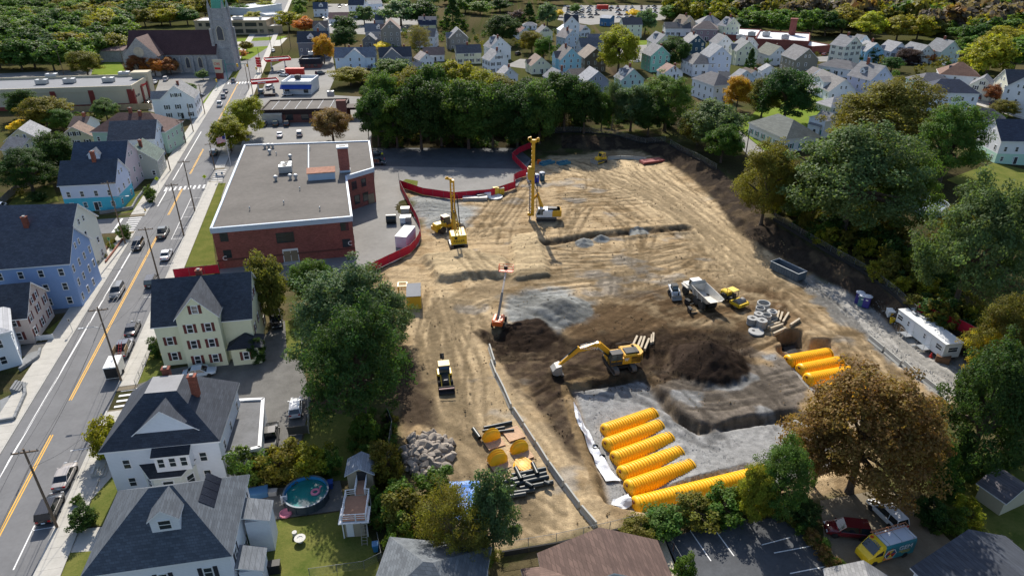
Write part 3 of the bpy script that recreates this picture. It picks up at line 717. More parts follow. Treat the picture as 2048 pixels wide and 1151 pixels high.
H('grey taupe gabled house with dark side wing on the back street',(917,58.5,'y',-10,12),10,6.2,4.4,tp_,gy,cross=[(-1,.1,5,1.2)])
H('cream house with grey roof and black shutters behind the yellowish wood edge',(910,90,961,88.5),8,5.2,3.2,cr_,(.085,.092,.11),shut='k',chim=[(-.05,0,1)])
H('low house with brown roof next to the cream shuttered house',(845,94.7,889,94),8,3.2,3,w_,(.065,.05,.05),st=1)
H('small white house with pale roof at the edge of the wood',(853,107,'y',-25,9),7,3.4,2.8,w_,(.3,.27,.26),st=1,chim=[(.6,.8,1)])
H('navy roofed shed behind the wood',(822,124,845,124),6,3,1.8,w_,(.02,.035,.06),st=1,name='shed',cat='shed')
H('white house with broad gable and porch beside the paved drive',(1001.5,75,'y',-22,10),11,6.2,4.6,w_,gy,dorm=[(-1,-.2,3,.6)],chim=[(.5,-.6,1.2)],porch=[(-1,.5,3,1.6,2.7)])
H('plain white gabled house below the broad gabled one',(998.5,102.5,'y',-24,10),9,6,3.8,w_,(.26,.26,.27),shut='k',chim=[(.5,0,1.2)])
H('white gable poking out of the wood edge',(1021,136,'y',-20,8),7,4,2.8,w_,(.3,.3,.31),st=1,chim=[(.5,0,1)])
H('cream cottage with tan roof beside the paved drive',(1070,106,1083,114.5),9,3.8,3.6,(.72,.72,.55),tn,st=1,cross=[(-1,-.3,4,.6)])
H('grey house with red chimney at the wood edge',(1104,134,1122,142),8,4.5,3,gr,gy,chim=[(.7,1.0,2.4)])
H('low roof with brown shingles between blue and lavender houses',(1137,138,1168,136),8,3.4,2.4,gr,(.13,.11,.10),st=1)
H('light turquoise house with dark side gable',(1126,88,1144,96),9.6,7.6,4.6,(.30,.55,.65),(.14,.13,.13),st=3,cross=[(-1,-.2,5,1)],chim=[(-.1,-.6,1.4)])
H('dark brown house with patched tan roof beside the turquoise house',(1176.5,88,1193,97),10,6.6,4,(.15,.125,.105),(.22,.18,.15))
H('lavender grey house with pale roof and white pipe chimney at the wood edge',(1179,132,1197.5,143),9,7,3.6,(.38,.39,.46),(.28,.29,.32))
H('mint green house with two dormers at the wood edge',(1252,130,1268,138),9,5.5,3.8,(.52,.70,.64),gy,dorm=[(-1,-.4,2.2),(-1,.4,2.2)],chim=[(0,0,1.2)])
H('blue grey gabled house behind the turquoise house',(1146,59.5,'y',-28,10),8.5,7,3.8,(.42,.50,.58),(.22,.2,.2),st=3,chim=[(.2,-1,1.6)])
H('house with a long charcoal roof beside the big yellowing tree',(1157,76.3,1200,75),9,5,3.6,(.4,.46,.54),(.055,.06,.072))
H('house with a dark slate ridge above the charcoal roof',(1175,68,1210,68),8,5,3,(.4,.44,.5),(.04,.05,.07))
H('tall white house with black roof and front gable by the far car yard',(1128,30,1157,30),10,8.5,4.4,w_,(.02,.023,.03),st=3,cross=[(-1,.05,9,.6,4)])
H('white garage with wide gable in front of the black roofed house',(1136,51,'y',-12,9),9,3,2.8,w_,w_,st=1)
H('white bungalow with shuttered gable',(1172,51,'y',-38,11),8.5,3.6,3,w_,(.18,.17,.18),st=1,shut='k')
H('pale cream cottage with black shutters among dark trees',(1093,53,'y',-14,9),8,4.6,3.2,cr_,(.15,.15,.16),st=1,shut='k',chim=[(0,0,1)])
H('white cottage with rust brown roof beside a round dark tree',(1038,49,1050,56),8,3.4,3,w_,(.12,.045,.035),st=1)
H('tiny white garage with grey hip roof',(1055,44,1064,44),6,2.8,1.6,w_,gy,hip=1,st=1,name='garage',cat='garage')
H('cream three storey house with black roof beside the far car yard',(1243,35.5,1283,35),9,7.6,3.4,(.66,.70,.58),(.022,.027,.037),st=3)
H('low blue workshop in the far car yard',(1204,30,1226,31),12,5,1.2,(.05,.16,.32),(.3,.32,.36),st=1,name='workshop',cat='workshop')
H('long white house with grey roof and garage doors',(1328.6,44.4,1381,44.4),9,4.6,3,w_,(.11,.11,.115),st=1,shut='k')
H('tan gabled house with brown roof behind the long white house',(1381,32,'y',-28,10),10,7,4.2,(.52,.45,.33),(.2,.155,.12),cross=[(-1,0,5,1)],chim=[(.2,0,1)])
H('white house with grey hip roof at the edge of the far wood',(1416,31,1425,31),12,6,4,w_,(.2,.205,.22),hip=1,chim=[(0,0,1.2)])
H('mauve house with brown hip roof and white windows',(1408,42,1419,42.4),11,6.4,3.8,(.30,.215,.25),(.16,.13,.125),hip=1,dorm=[])
H('cream green three storey gabled house by the far wood',(1452,33,1469,36),10,8.6,4.2,(.70,.72,.54),gy,st=3,dorm=[(-1,0,2.6)],chim=[(.1,0,1.2)])
H('pale yellow house with grey roof and dormer',(1311.5,62,1331,70),9,5.2,4,(.74,.72,.5),gy,dorm=[(-1,-.1,3)],chim=[(.3,.4,1.2)])
H('sea green house with grey roof beside the dark round tree',(1304,85,1324,92.5),9,7,3.8,(.22,.50,.42),(.2,.205,.22),st=3,chim=[(.6,.6,1)])
H('navy blue gabled house with white windows',(1381,64.3,1397,70.5),9,7.4,3.6,(.018,.06,.11),(.24,.235,.24),st=3,chim=[(0,-.4,1.2)])
H('white gabled house with grey roof beside the navy house',(1437,66,1453.5,71.5),9,6,3.8,w_,(.16,.165,.18),chim=[(.3,.3,1)])
H('big pale blue grey house with plain tall walls',(1424.7,85,1445,93.5),9.5,8,4,(.52,.57,.68),(.21,.225,.25),st=3)
H('white house with grey hip roof below the pale blue grey house',(1394,105,1401,108),9.5,5.2,3.2,w_,(.13,.13,.135),hip=1)
H('low house with pinkish brown roof at the wood edge',(1334,125,1349,131.5),8.5,3,2.8,w_,(.26,.165,.14),st=1,chim=[(.9,.5,1)])
H('cream yellow house with outside stairs and grey roof',(1482,75,1499,83),10,8.2,4.2,(.73,.73,.55),(.17,.18,.19),st=3,cross=[(-1,-.2,5,.8)],chim=[(.3,.2,1.2)])
H('house with a blue grey roof behind the cream yellow house',(1485,72.5,1507,76),9,7,3.6,(.62,.64,.66),(.19,.205,.23),st=2)
H('white house with mossy grey roof beside the pointed fir',(1533,84.3,1562,93),9,6.5,3.8,w_,(.13,.14,.12),chim=[(.2,1,1)])
H('olive grey house with white window frames and grey roof',(1588,87.7,1619,98),10,6.5,4.2,(.20,.19,.155),(.15,.15,.16))
H('cream white four storey block with rows of dark shutters',(1681,68.5,1713,73.5),11,10.6,4,(.74,.73,.64),(.2,.205,.22),st=4,shut='k',chim=[(0,0,1.2)])
H('grey roofed house behind the four storey block',(1714,68,1733,71),9,8,3.4,w_,(.19,.195,.21),st=2)
H('sky blue house beside the four storey block',(1731,80,1755,86.5),9,6.6,3.6,(.30,.56,.76),lg,cross=[(-1,.1,4,.6)],chim=[(.2,0,1.4)])
H('white house with entrance canopy and shutters by the dark round trees',(1776,79.5,1804,85.5),9,6,3.8,w_,lg,shut='k',cross=[(-1,-.5,4,.6)],porch=[])
H('white house with a slate cross gable behind autumn trees',(1821,83,1858,91),9,6,3.6,(.66,.68,.7),(.2,.21,.225),cross=[(-1,-.1,5,.8)])
H('large pale mint house with grey roof below the far wood',(1873.7,75.5,1909,82),11,7,4.6,(.6,.7,.68),(.17,.18,.195),st=2,chim=[(-.1,0,1.2)])
hs=H('white house with brown hip roof and solar panels',(1919,124,1927,124.5),12,5.6,4,w_,(.16,.09,.065),hip=1)
H('white house with wide black hip roof behind the big oaks',(1882,157,1919,158),11,6.4,3.6,w_,(.018,.024,.04),hip=1)
H('low mint green building with grey hip roof',(1853,145.4,1872,145),9,4,2.4,(.52,.72,.66),(.11,.11,.125),hip=1,st=1)
H('small cream house with gable facing the black hip roof',(1968.5,154.5,'y',38,9),7.5,5,3,(.72,.72,.62),(.17,.175,.19),shut='k')
H('tall cream house with dark roof beside the rust red tree',(2010,138,2054,139),10,8.2,4.4,(.7,.69,.55),(.06,.066,.08),st=3)
H('tall white house behind the rust red tree at the lane',(2047,156,'y',62,13),10,8.2,4,w_,lg,st=3)
H('white bungalow with long shed dormer and porch',(1644,138,1692,158.5),10,3.4,4.2,w_,(.17,.165,.165),st=1,cross=[(-1,0,9,.2,1.2,5.6)],porch=[(-1,-.2,6,2,2.6)])
H('grey roofed house behind the shed dormer bungalow',(1626,133,1641,137.5),9,4,3,w_,(.16,.15,.15),st=1)
H('pale lavender house with grey roof and tall chimney',(1722,121.5,1772,131.5),11,7.6,4.6,(.56,.60,.74),(.19,.19,.2),st=3,dorm=[(-1,-.1,2.2)],chim=[(-.35,-.5,2)])
H('long low white building with grey hip roof and arborvitae',(1670,117.3,1700,121.5),9,3.6,2.6,w_,(.12,.12,.13),hip=1,st=1)
H('grey roofed garage beside the parked cars',(1668,193.5,1692,191.5),7.5,2.8,2.4,(.5,.5,.52),(.27,.275,.29),hip=1,st=1,name='garage',cat='garage')
H('small white garage beside the big dark oak',(1533,126.5,1542,131),6.5,3.4,2,w_,lg,st=1,name='garage',cat='garage')
H('white cottage with dark grey hip roof next to the golden maple',(1422,142,1438,147),9,6.4,3,w_,(.09,.092,.105),hip=1)
H('low garage with grey gable roof near the golden maple',(1437,143,1460,143.5),6,3,1.8,w_,(.12,.12,.125),st=1,name='garage',cat='garage')
H('light blue bungalow with pale roof behind the golden maple',(1479.6,137,1494,141),9,3.6,2.8,(.55,.62,.7),(.24,.25,.27),st=1)
H('low house with dark brown roof behind the golden maple',(1490,134,1511,141),8,3.2,2.6,w_,(.09,.065,.055),st=1,chim=[(.8,.6,1)])
H('white bungalow with sage green hip roof and dormer on the bright lawn',(1556.7,227,1587.5,239.2),11,3.9,3.6,w_,(.115,.13,.12),hip=1,st=1,shut='t',porch=[],dorm=[])
H('white cape with pale shed dormer and teal shutters',(1643,220.5,1668,227),9,3.4,3.4,w_,(.2,.205,.21),st=1,shut='t',cross=[(-1,.1,6,-.4,1.2,5.2)])
H('white house with navy roof over a mint green lower storey',(1989,238,2066,239),11,6.8,4.4,w_,(.02,.026,.042),st=2,lower=((.45,.68,.56),3.0))
H('low house with a black hip roof behind the navy roofed house',(1963.5,215,1986,217.5),8,4.2,3,w_,(.022,.025,.034),hip=1,st=1,chim=[(-.9,0,1.6)])
# --- along the left of the street ---
H('white house with grey roof beside the red and tan drugstore',(347,172,'y',-14,12),11,7,4.4,w_,(.2,.205,.215),shut='k',chim=[(.3,.6,1.2)],cross=[(-1,.2,5,3)])
H('long house with brown hip roof behind a slate grey roof',(237,225,300,225),12,6.6,4,(.45,.62,.5),(.105,.06,.055),hip=1,chim=[(-.1,0,1.2),(.2,-1,1.2)])
H('white and pale blue house with long slate grey roof',(218.5,242.6,314,239),10,6.5,4,(.66,.74,.82),(.10,.105,.12))
H('sage grey house with green roof beside yellow shrubs',(268,296,285,276),9,5,3.6,(.46,.48,.43),(.085,.125,.11),st=2,chim=[(-.3,-.8,1.6)])
H('pink house with slate blue roof and corner bay windows',(147,285,256,281),11,7.2,4.6,(.60,.50,.52),(.028,.038,.056),dorm=[(-1,-.15,2.6)],cross=[])
H('turquoise and lavender two tone house with dark slate roof',(120,322,236,317),9.5,6.8,4.2,(.56,.62,.78),(.026,.034,.048),lower=((.07,.44,.60),3.3),chim=[(.2,-.3,2.2)],wsp=2.6)
H('cream fronted house with grey slate roof behind the blue block',(-12,411.5,155,407),11,8.8,4.6,(.7,.7,.6),(.045,.05,.064),st=3,chim=[(-.1,-3.5,1.8)])
H('big blue three storey house with slate roof and window boxes',(-25,465,147,453),10.5,8.8,4.4,(.24,.36,.60),(.042,.046,.058),st=3,chim=[],wsp=2.6)
H('peach cottage with dark roof and stone steps',(-55,575,61,564),9,5,3.8,(.56,.47,.42),(.03,.033,.04),shut='r')
H('yellow cottage with brown roof and black shutters behind the drugstore fence',(158,241.5,143.5,254),9,3.4,3,(.62,.57,.38),(.19,.125,.095),st=1,shut='k')
H('low house with brown patched roof behind the yellow cottage',(147,232,181,232.5),8,3.2,2.4,w_,(.11,.08,.075),st=1,chim=[(.3,0,1)])
H('yellow house with pale roof half hidden by trees at the street corner',(60,240,36,258),9,4,3.2,(.62,.56,.36),lg,st=1)
H('small pale yellow house with grey roof below the half hidden one',(20,272.5,58,277),8,3.2,2.6,(.62,.58,.4),(.17,.175,.19),st=1)
H('white and blue house with porch bay at the stone steps',(-100,645,-62,636),9,6.2,1.4,(.60,.66,.72),(.4,.41,.43),hip=1,cross=[])
# --- near houses ---
H('cream house with charcoal roof, front gable and red shutters',(303,559,503,543),10.5,7.3,5,(.70,.70,.50),(.028,.033,.042),st=2,shut='r',cross=[(-1,-.02,5.8,1.6,3.6,9.0)],chim=[(-.1,1.2,1.5)],wsp=3.4)
H('white house with slate hip roof, gable dormer and solar panels',(297,975,345,969),10.5,6.6,4.6,w_,(.085,.10,.12),hip=1,shut='k',dorm=[(-1,.12,2.6,.62,1.7)],wsp=3.4)
H('white house with truncated charcoal roof, flat deck and tall brick chimneys',(300,769,358,764),11,6.8,4.6,(.66,.70,.76),(.026,.031,.041),flat=(12.6,3.6,3.4),st=2,dorm=[(-1,.1,7.5,.86,.3,1)],chim=[(-.08,2.6,2.6),(.55,-.6,1.6)],wsp=3.2)
H('house with a brown shingle roof and lower cross gable behind the trash bins',(1199,1054,1228,1146),12,3.6,2.6,(.5,.5,.47),(.13,.085,.07),st=1,cross=[(-1,.7,5,2)])
H('house with grey blue hip roof under the brushy trees',(846,1122,866,1124),9,4,2.6,w_,(.12,.135,.15),hip=1,st=1)
H('garage with pale grey gable roof in front of the painted van',(1727,1120,'y',12,-7),6,3,1.8,w_,(.25,.25,.25),hip=0,st=1,name='garage',cat='garage')
H('house with dark blue grey shingle roof beside the vegetable bed',(1937,1058,2075,1175),12,3.6,3,w_,(.055,.063,.08),st=1)
H('tan garden shed with dark roof and painted flowers on the lawn',(1990,934,2052,975),4.5,2.4,1.3,(.5,.45,.33),(.07,.065,.07),st=1,name='garden_shed',cat='shed',wins=False)
# ================= LARGE AND FLAT ROOFED BUILDINGS =================
SBRICK=mat('school brick',(.27,.10,.082),.9,.2,.35,kind='brick',spec=.15)
GRAVROOF=mat('ballast roof',(.125,.115,.105),.95,.25,.12,bump=.2)
GREYROOF=mat('grey membrane roof',(.17,.18,.20),.8,.12,.15)
WROOF=mat('white membrane roof',(.62,.63,.64),.8,.1,.15)
FASC=mat('pale metal fascia',(.42,.50,.60),.5,.08,.3)
STONE=mat('grey granite',(.36,.36,.365),.9,.25,.8,kind='brick')
TANB=mat('tan brick',(.42,.33,.22),.9,.12,.6)
TANS=mat('tan stucco',(.52,.46,.34),.9,.06,.4)
REDM=mat('dark red trim',(.20,.035,.03),.6,.1,.4)
SIGNR=mat('sign red',(.62,.02,.03),.5,.05)
BLUEA=mat('blue awning',(.02,.06,.30),.6,.1)
COPPER=mat('green copper',(.10,.36,.27),.7,.2,.3)
MAROON=mat('maroon slate roof',(.075,.038,.04),.8,.25,.25,kind='shingle')
BROWNF=mat('dark brown mansard',(.035,.022,.022),.8,.2,.5)
def wing(root,nm,pts,h,wallm,roofm,par=.5,fas=None,fh=.9):
    """flat roofed block on a polygon (world xy, anticlockwise) with a raised edge"""
    n=len(pts); b=MB()
    for i in range(n):
        a,c=pts[i],pts[(i+1)%n]; b.poly([(a.x,a.y,-.5),(c.x,c.y,-.5),(c.x,c.y,h),(a.x,a.y,h)])
    b.build(nm,wallm,root)
    r=MB(); r.poly([(p.x,p.y,h-.15) for p in pts]); r.build('roof',roofm,root)
    cx=sum(p.x for p in pts)/n; cy=sum(p.y for p in pts)/n
    e=MB()
    for i in range(n):
        a,c=pts[i],pts[(i+1)%n]; d=(c-a).normalized(); o=Vector((d.y,-d.x,0))*.22
        q=[a+o-d*.22,c+o+d*.22,c-o+d*.0,a-o-d*.0]
        e.loft([[(p.x,p.y,h-fh) for p in q],[(p.x,p.y,h+par) for p in q]])
    e.build('fascia',fas or wallm,root)
def unit(parent,c,s,rz=0,m=STEEL,nm='rooftop_unit'):
    b=MB(); b.bev((0,0,s[2]/2+.2),s,.08,0); b.box2(-s[0]/2+.1,s[0]/2-.1,-s[1]/2+.1,s[1]/2-.1,0,.22,1); b.cyl((0,0,s[2]+.2),(0,0,s[2]+.32),min(s[:2])*.33,n=10,m=1)
    return b.build(nm,[m,DARK],parent,c,rz)
def ventpipe(parent,c,r=.55,h=1.1):
    b=MB(); b.lathe([(r*.6,0),(r*.6,h*.5),(r,h*.55),(r,h*.85),(r*.55,h),(.02,h)],10); b.build('roof_vent',STEEL,parent,c,smooth=40)
# --- brick school ---
zs=8.6
A,B,Cc,D,E,Fp=[P(*q,zs) for q in((422,457),(703,433),(692,352),(746,336),(738,282),(490,290))]
root=thing('brick_school','long brick school with ballast flat roof, tall chimney and letter C on its corners','school',(0,0,0))
wing(root,'wall',[A,B,Cc,D,E,Fp],zs,SBRICK,GRAVROOF,.12,FASC,.95)
fx=(B-A).normalized(); yaw=aim(A,B)
def onfront(f,z): q=A+(B-A)*f; return (q.x,q.y,z)
def swin(f,z,w,h,a=A,b=B):
    q=a+(b-a)*f; return window(root,(q.x,q.y,z),aim(a,b),w,h,False,None,True)
for f,z,w,h in((.075,6.6,1.5,1.8),(.075,3.0,1.5,1.8),(.94,6.6,1.6,1.8),(.94,3.0,1.6,1.8),(.5,5.4,3.4,2.2)): swin(f,z,w,h)
for f in(.25,.6): swin(f,5.8,1.4,2,Cc,D)
for f in(.3,.62): swin(f,2.2,1.6,2.2,Cc,D)
for f,z in((.15,6.3),(.3,6.3),(.15,2.6),(.3,2.6),(.55,6.3),(.8,2.6),(.8,6.3)): swin(f,z,2.2,1.9,B,Cc)
d=MB(); d.box2(-1.5,1.5,-.08,.05,.2,2.9,0); d.box2(-1.35,-.05,-.12,-.07,.2,2.5,1); d.box2(.05,1.35,-.12,-.07,.2,2.5,1); d.box2(-1.6,1.6,-1.4,.0,-.3,.2,2); d.build('entrance_doors',[TRIM,mat('tan door',(.22,.18,.12),.7),CONC],root,onfront(.52,.0),yaw)
d=MB(); d.box2(-.9,.9,-.1,.05,.1,2.5,0); q=Cc+(D-Cc)*.82; d.build('side_door',mat('tan door',(.22,.18,.12)),root,(q.x,q.y,0),aim(Cc,D))
for f in(.05,.965):
    q=onfront(f,4.3 if f>.5 else 3.6); b=MB(); 
    text('C',1.3,root,(q[0]-.0+fx.y*.12,q[1]-fx.x*.12,q[2]-1.4),(R(90),0,yaw),TRIM,'wall_letter')
bd=MB(); bd.box2(-.2,(B-A).length-.0,-.09,.0,1.6,1.95); bd.build('brick_band',mat('dark brick band',(.12,.05,.042),.9),root,(A.x,A.y,0),yaw)
q=P(690,341,zs); b=MB(); b.box2(-1.2,1.2,-1.0,1.0,-.2,5.6,0); b.box2(-1.35,1.35,-1.15,1.15,5.6,5.95,1); b.box2(-1.25,1.25,-1.05,1.05,-.15,.35,1); b.box2(-.8,.8,-.6,.6,5.95,6.0,2); b.build('chimney',[SBRICK,FASC,DARK],root,q,yaw)
for px,py,s in((572,345,(3,2,1.6)),(574,334,(2.6,1.6,1)),): unit(root,P(px,py,zs-.15),s,yaw)
b=MB(); b.box2(-3.0,3.0,-1.3,1.3,0,1.7,0); slab(b,[(-3.2,-1.5,1.75),(3.2,-1.5,1.75),(3.2,1.5,2.2),(-3.2,1.5,2.2)],.15,1,1); b.build('roof_hatch_house',[FASC,mat('rusty sheet',(.30,.13,.08),.8,.4,1.5)],root,P(644,356,zs-.15),yaw)
for px,py in((552,361),(581,358),(592,358),(540,308),(581,318),(530,297),(538,296),(546,296)): ventpipe(root,P(px,py,zs-.15),.5,1.2)
for px,py in((568,408),(553,310),(620,300),(600,380),(500,420),(640,420)): ventpipe(root,P(px,py,zs-.15),.14,.8)
b=MB(); a_,c_=P(617,290,zs-.05),P(617,345,zs-.05); b.cyl(a_,c_,.18,n=6); b.build('roof_joint',FASC,root)
# --- drugstore with brick piers ---
a,b_,c_=P(-60,224),P(272,213),P(310,187); dep=(c_-b_); 
root=thing('drugstore','long tan drugstore with dark red piers and grey flat roof','store')
wing(root,'wall',[a,b_,b_+dep,a+dep],7.0,TANS,GREYROOF,.7,TANS,1.2)
L=(b_-a).length; yw=aim(a,b_)
bb=MB(); bb.box2(-.05,L+.1,-.16,-.0,0,1.3); bb.build('plinth',REDM,root,(a.x,a.y,0),yw)
for f in(.02,.28,.52,.75,.985):
    bb=MB(); bb.box2(-.9,.9,-.35,.1,0,6.4); q=a+(b_-a)*f; bb.build('pier',REDM,root,(q.x,q.y,0),yw)
Ld=dep.length; yd=aim(b_,c_)
for f in(.03,.42,.7,.97):
    bb=MB(); bb.box2(-.7,.7,-.4,.1,0,6.2); q=b_+dep*f; bb.build('pier',REDM,root,(q.x,q.y,0),yd)
bb=MB(); bb.box2(-2.2,2.2,-.8,5,0,8.6,0); bb.box2(-2.5,2.5,-1.1,5.3,8.6,9.4,0); q=b_+dep*.84; bb.build('corner_tower',TANS,root,(q.x,q.y,0),yd)
q=b_+dep*.56; o=Vector((dep.y,-dep.x,0)).normalized()*.25
text('CVS/pharmacy',1.3,root,(q.x+o.x,q.y+o.y,5.6),(R(90),0,yd),SIGNR,'store_lettering',.05)
for f in(.12,.24): 
    q=b_+dep*f; window(root,(q.x,q.y,3.2),yd,2.2,.8,False,None,True)
for px,py in((85,168),(140,166),(218,164),(105,156),(250,152)): unit(root,P(px,py,6.9),(4,2.4,1.5),yw)
# --- stone church ---
hw,ri=8.5,9.0; p1,p2=P(257,61,hw+ri),P(436,60,hw+ri); c=(p1+p2)/2; c.z=0; yw=aim(p1,p2); L=(p2-p1).length; W=15
root=thing('stone_church','grey stone church with maroon roof, rose window and green copper spire','church',c,yw)
b=MB(); b.loft([[(x,-W/2,-.5),(x,W/2,-.5),(x,W/2,hw),(x,0,hw+ri-.1),(x,-W/2,hw)] for x in(-L/2+.5,L/2)]); b.build('nave_wall',STONE,root)
r=MB(); k=ri/(W/2)
for s in(-1,1): slab(r,[(-L/2,0,hw+ri+.1),(L/2,0,hw+ri+.1),(L/2,s*(W/2+.5),hw-.4),(-L/2,s*(W/2+.5),hw-.4)],.2,0,0)
r.build('nave_roof',MAROON,root)
tx,tw=-L/2+9,15
b=MB(); b.loft([[(tx-tw/2,y,-.5),(tx+tw/2,y,-.5),(tx+tw/2,y,hw),(tx,y,hw+7.6),(tx-tw/2,y,hw)] for y in(-W/2-7,0)]); tw_=b.build('transept',STONE,root)
r=MB()
for s in(-1,1): slab(r,[(tx,-W/2-6.6,hw+7.75),(tx,0,hw+7.75),(tx+s*(tw/2+.4),0,hw-.2),(tx+s*(tw/2+.4),-W/2-6.6,hw-.2)],.2,0,0)
r.build('transept_roof',mat('faded maroon roof',(.16,.10,.09),.85,.2,.3,kind='shingle'),tw_)
b=MB(); b.loft([[(1.9*math.cos(t_)*.0+ (tx+rr*math.cos(t_)),-W/2-7-yy,hw+1.8+rr*math.sin(t_)) for t_ in np.linspace(0,2*math.pi,20,endpoint=False)] for rr,yy in((2.2,0),(2.2,.25),(1.7,.25),(1.7,.05))],0)
for t_ in range(4): b.box((tx,-W/2-7.12,hw+1.8),(3.3,.15,.3),0,0,0,math.pi/4*t_)
b.build('rose_window',mat('pale carved stone',(.5,.45,.36),.9),tw_)
GLC=mat('leaded glass',(.06,.07,.09),.3,.4,2)
def lancet(x,y,z,w,h,par):
    b=MB(); pr=lambda w,h:[(-w/2,0),(w/2,0),(w/2,h*.7),(w*.3,h*.9),(0,h),(-w*.3,h*.9),(-w/2,h*.7)]
    b.ext(pr(w+.7,h+.5),-.12,.05,0); b.ext([(a,b2+.2) for a,b2 in pr(w,h)],-.18,-.1,1); b.build('lancet_window',[mat('pale carved stone',(.5,.45,.36)),GLC],par,(x,y,z))
for f in(-.12,.02,.16,.30): lancet(f*L,-W/2,2.0,1.6,4.6,root)
for dx in(-4,0,4): lancet(tx+dx,-W/2-7,1.2,1.3,3,tw_)
for i in range(5):
    b=MB(); x=-.05*L+i*.14*L-6; b.box2(x-.5,x+.5,-W/2-1.2,-W/2,-.5,5.5); b.box2(x-.5,x+.5,-W/2-.7,-W/2,5.5,7.4); b.build('buttress',STONE,root)
ts=7.4; xt=L/2+ts/2-1.5
b=MB()
for z0,z1,s0,s1 in((-.5,10,ts/2+.5,ts/2+.2),(10,10.3,ts/2+.4,ts/2),(10.3,22,ts/2,ts/2-.5),(22,22.5,ts/2-.2,ts/2-.5),(22.5,27,ts/2-.5,ts/2-.9)):
    b.loft([[(-s,-s,z) ,(s,-s,z),(s,s,z),(-s,s,z)] for s,z in((s0,z0),(s1,z1))])
for sx in(-1,1):
    for sy in(-1,1): b.box((sx*(ts/2),sy*(ts/2),9),(1.3,1.3,19)); b.lathe([(.8,18.5),(.75,27.5),(.05,31)],6,0,(sx*(ts/2-.6),sy*(ts/2-.6),0))
tow=b.build('bell_tower',STONE,root,(xt,-1,0))
b=MB(); b.lathe([(3.0,27),(2.4,33),(1.2,42),(.05,52)],8); b.build('spire',COPPER,tow)
for z in(13.5,): lancet(0,-ts/2+.1,z,2.6,6,tow)
q=P(232,122); b=MB(); b.box2(-6,6,-3,5,-.3,5.5,0); slab(b,[(-6.4,-3.4,5.4),(6.4,-3.4,5.4),(6.4,5.4,7.2),(-6.4,5.4,7.2)],.2,1,1); b.build('sacristy',[STONE,mat('faded maroon roof',(.16,.10,.09))],root,((Matrix.Rotation(-yw,3,'Z')@(q-c))))
# --- simple flat roofed blocks ---
def flatb(name,label,cat,a,b,dep,h,wm,rm,wins=(),par=.3,fas=None,fh=.5,dk=True,extra=None):
    a,b=P(*a),P(*b); yw=aim(a,b); nrm=Vector((-math.sin(yw),math.cos(yw),0))*dep
    root=thing(name,label,cat); wing(root,'wall',[a,b,b+nrm,a+nrm],h,wm,rm,par,fas,fh)
    L=(b-a).length
    for f,z,w_2,h_2 in wins: q=a+(b-a)*f; window(root,(q.x,q.y,z),yw,w_2,h_2,PXM(q)<6,None,dk)
    return root,a,b,nrm,yw
r_,a,b,n,y=flatb('tan_brick_school','tan brick two storey school with ribbon windows behind the church','school',(393,70),(536,69),18,8,TANB,WROOF,[(.08,5.8,2,1.8),(.22,5.8,5.5,2.2),(.22,2,5.5,2.2),(.6,5.8,5.5,2.2),(.6,2,5.5,2.2),(.78,5.8,7,2.2),(.78,2,7,2.2),(.92,5.8,2.4,1.8),(.92,2,2.4,1.8)])
unit(r_,(a+(b-a)*.58+n*.3)+Vector((0,0,8)),(6,3,1.8),y); unit(r_,(a+(b-a)*.88+n*.4)+Vector((0,0,8)),(1.5,1.5,1.2),y)
flatb('entrance_block','one storey tan annex with flat roof beside the tan brick school','annex',(533,69),(566,67),9,4.5,TANB,WROOF,[(.3,2,3,2)])
r_,a,b,n,y=flatb('bank_building','low brick bank with dark brown band and grey flat roof','bank',(526,247),(690,243),15,4.4,mat('bank brick',(.21,.09,.075),.9,.15,.5,kind='brick'),GRAVROOF,[(.13,1.8,2.6,2),(.33,1.9,2.6,2),(.52,1.9,2.6,2),(.8,1.4,2,2.4)],.25,BROWNF,1.5)
q=b-n*0+Vector((0,0,0)); bb=MB(); bb.box2(-1.6,1.6,-1,1,-.3,7.4); bb.build('brick_pier',mat('bank brick',(.21,.09,.075)),r_,tuple(b+(a-b)*.02-n*.03),y)
for i in range(6):
    bb=MB(); q0=a+(b-a)*(.12+.14*i)+Vector((0,0,4.3)); bb.cyl(q0,q0+n*.95,.1,n=5); bb.build('roof_seam',WROOF,r_)
unit(r_,P(662,193,4.4),(2.4,1.8,1.8),y); unit(r_,P(540,193,4.3),(4,1.2,.8),y,BROWNF)
bb=MB(); bb.box2(0,7,-4.5,1.5,3.2,4.0,0)
for x in(1.0,6.2): bb.box2(x-.5,x+.5,-3,-2,-.3,3.2,1)
bb.build('drive_canopy',[BROWNF,mat('bank brick',(.21,.09,.075))],r_,tuple(b+n*.5),y)
flatb('bank_sign_wall','pale stone wall panel at the bank corner','wall',(525,248),(565,247),.6,3.2,mat('pale panel',(.5,.49,.46),.8),WROOF)
r_,a,b,n,y=flatb('service_station','white service station with bright blue awning','gas station',(567,189),(623,189),13,4.2,mat('white block',(.66,.68,.70),.8,.08),WROOF,[(.15,1.5,1.8,1.8),(.82,1.5,1.8,1.8)],.9,None,.3)
bb=MB(); slab(bb,[(-.6,-1.8,2.6),(b-a).length*0+0 and (0,0,0) or ((b-a).length+.6,-1.8,2.6),((b-a).length+.6,0,3.9),(-.6,0,3.9)],.2,0,0); bb.build('awning',BLUEA,r_,tuple(a),y); unit(r_,P(596,158,4.3),(2.2,1.8,1.4),y,DARK)
r_,a,b,n,y=flatb('brick_kiosk','small brick shop with black mansard roof below the golden tree','shop',(601,137),(642,136),9,3.4,mat('bank brick',(.21,.09,.075)),WROOF,[(.2,1.5,1.2,1.6),(.45,1.5,1.2,1.6),(.75,1.5,1.8,1.8)],.9,mat('black mansard',(.02,.022,.03),.8),1.6)
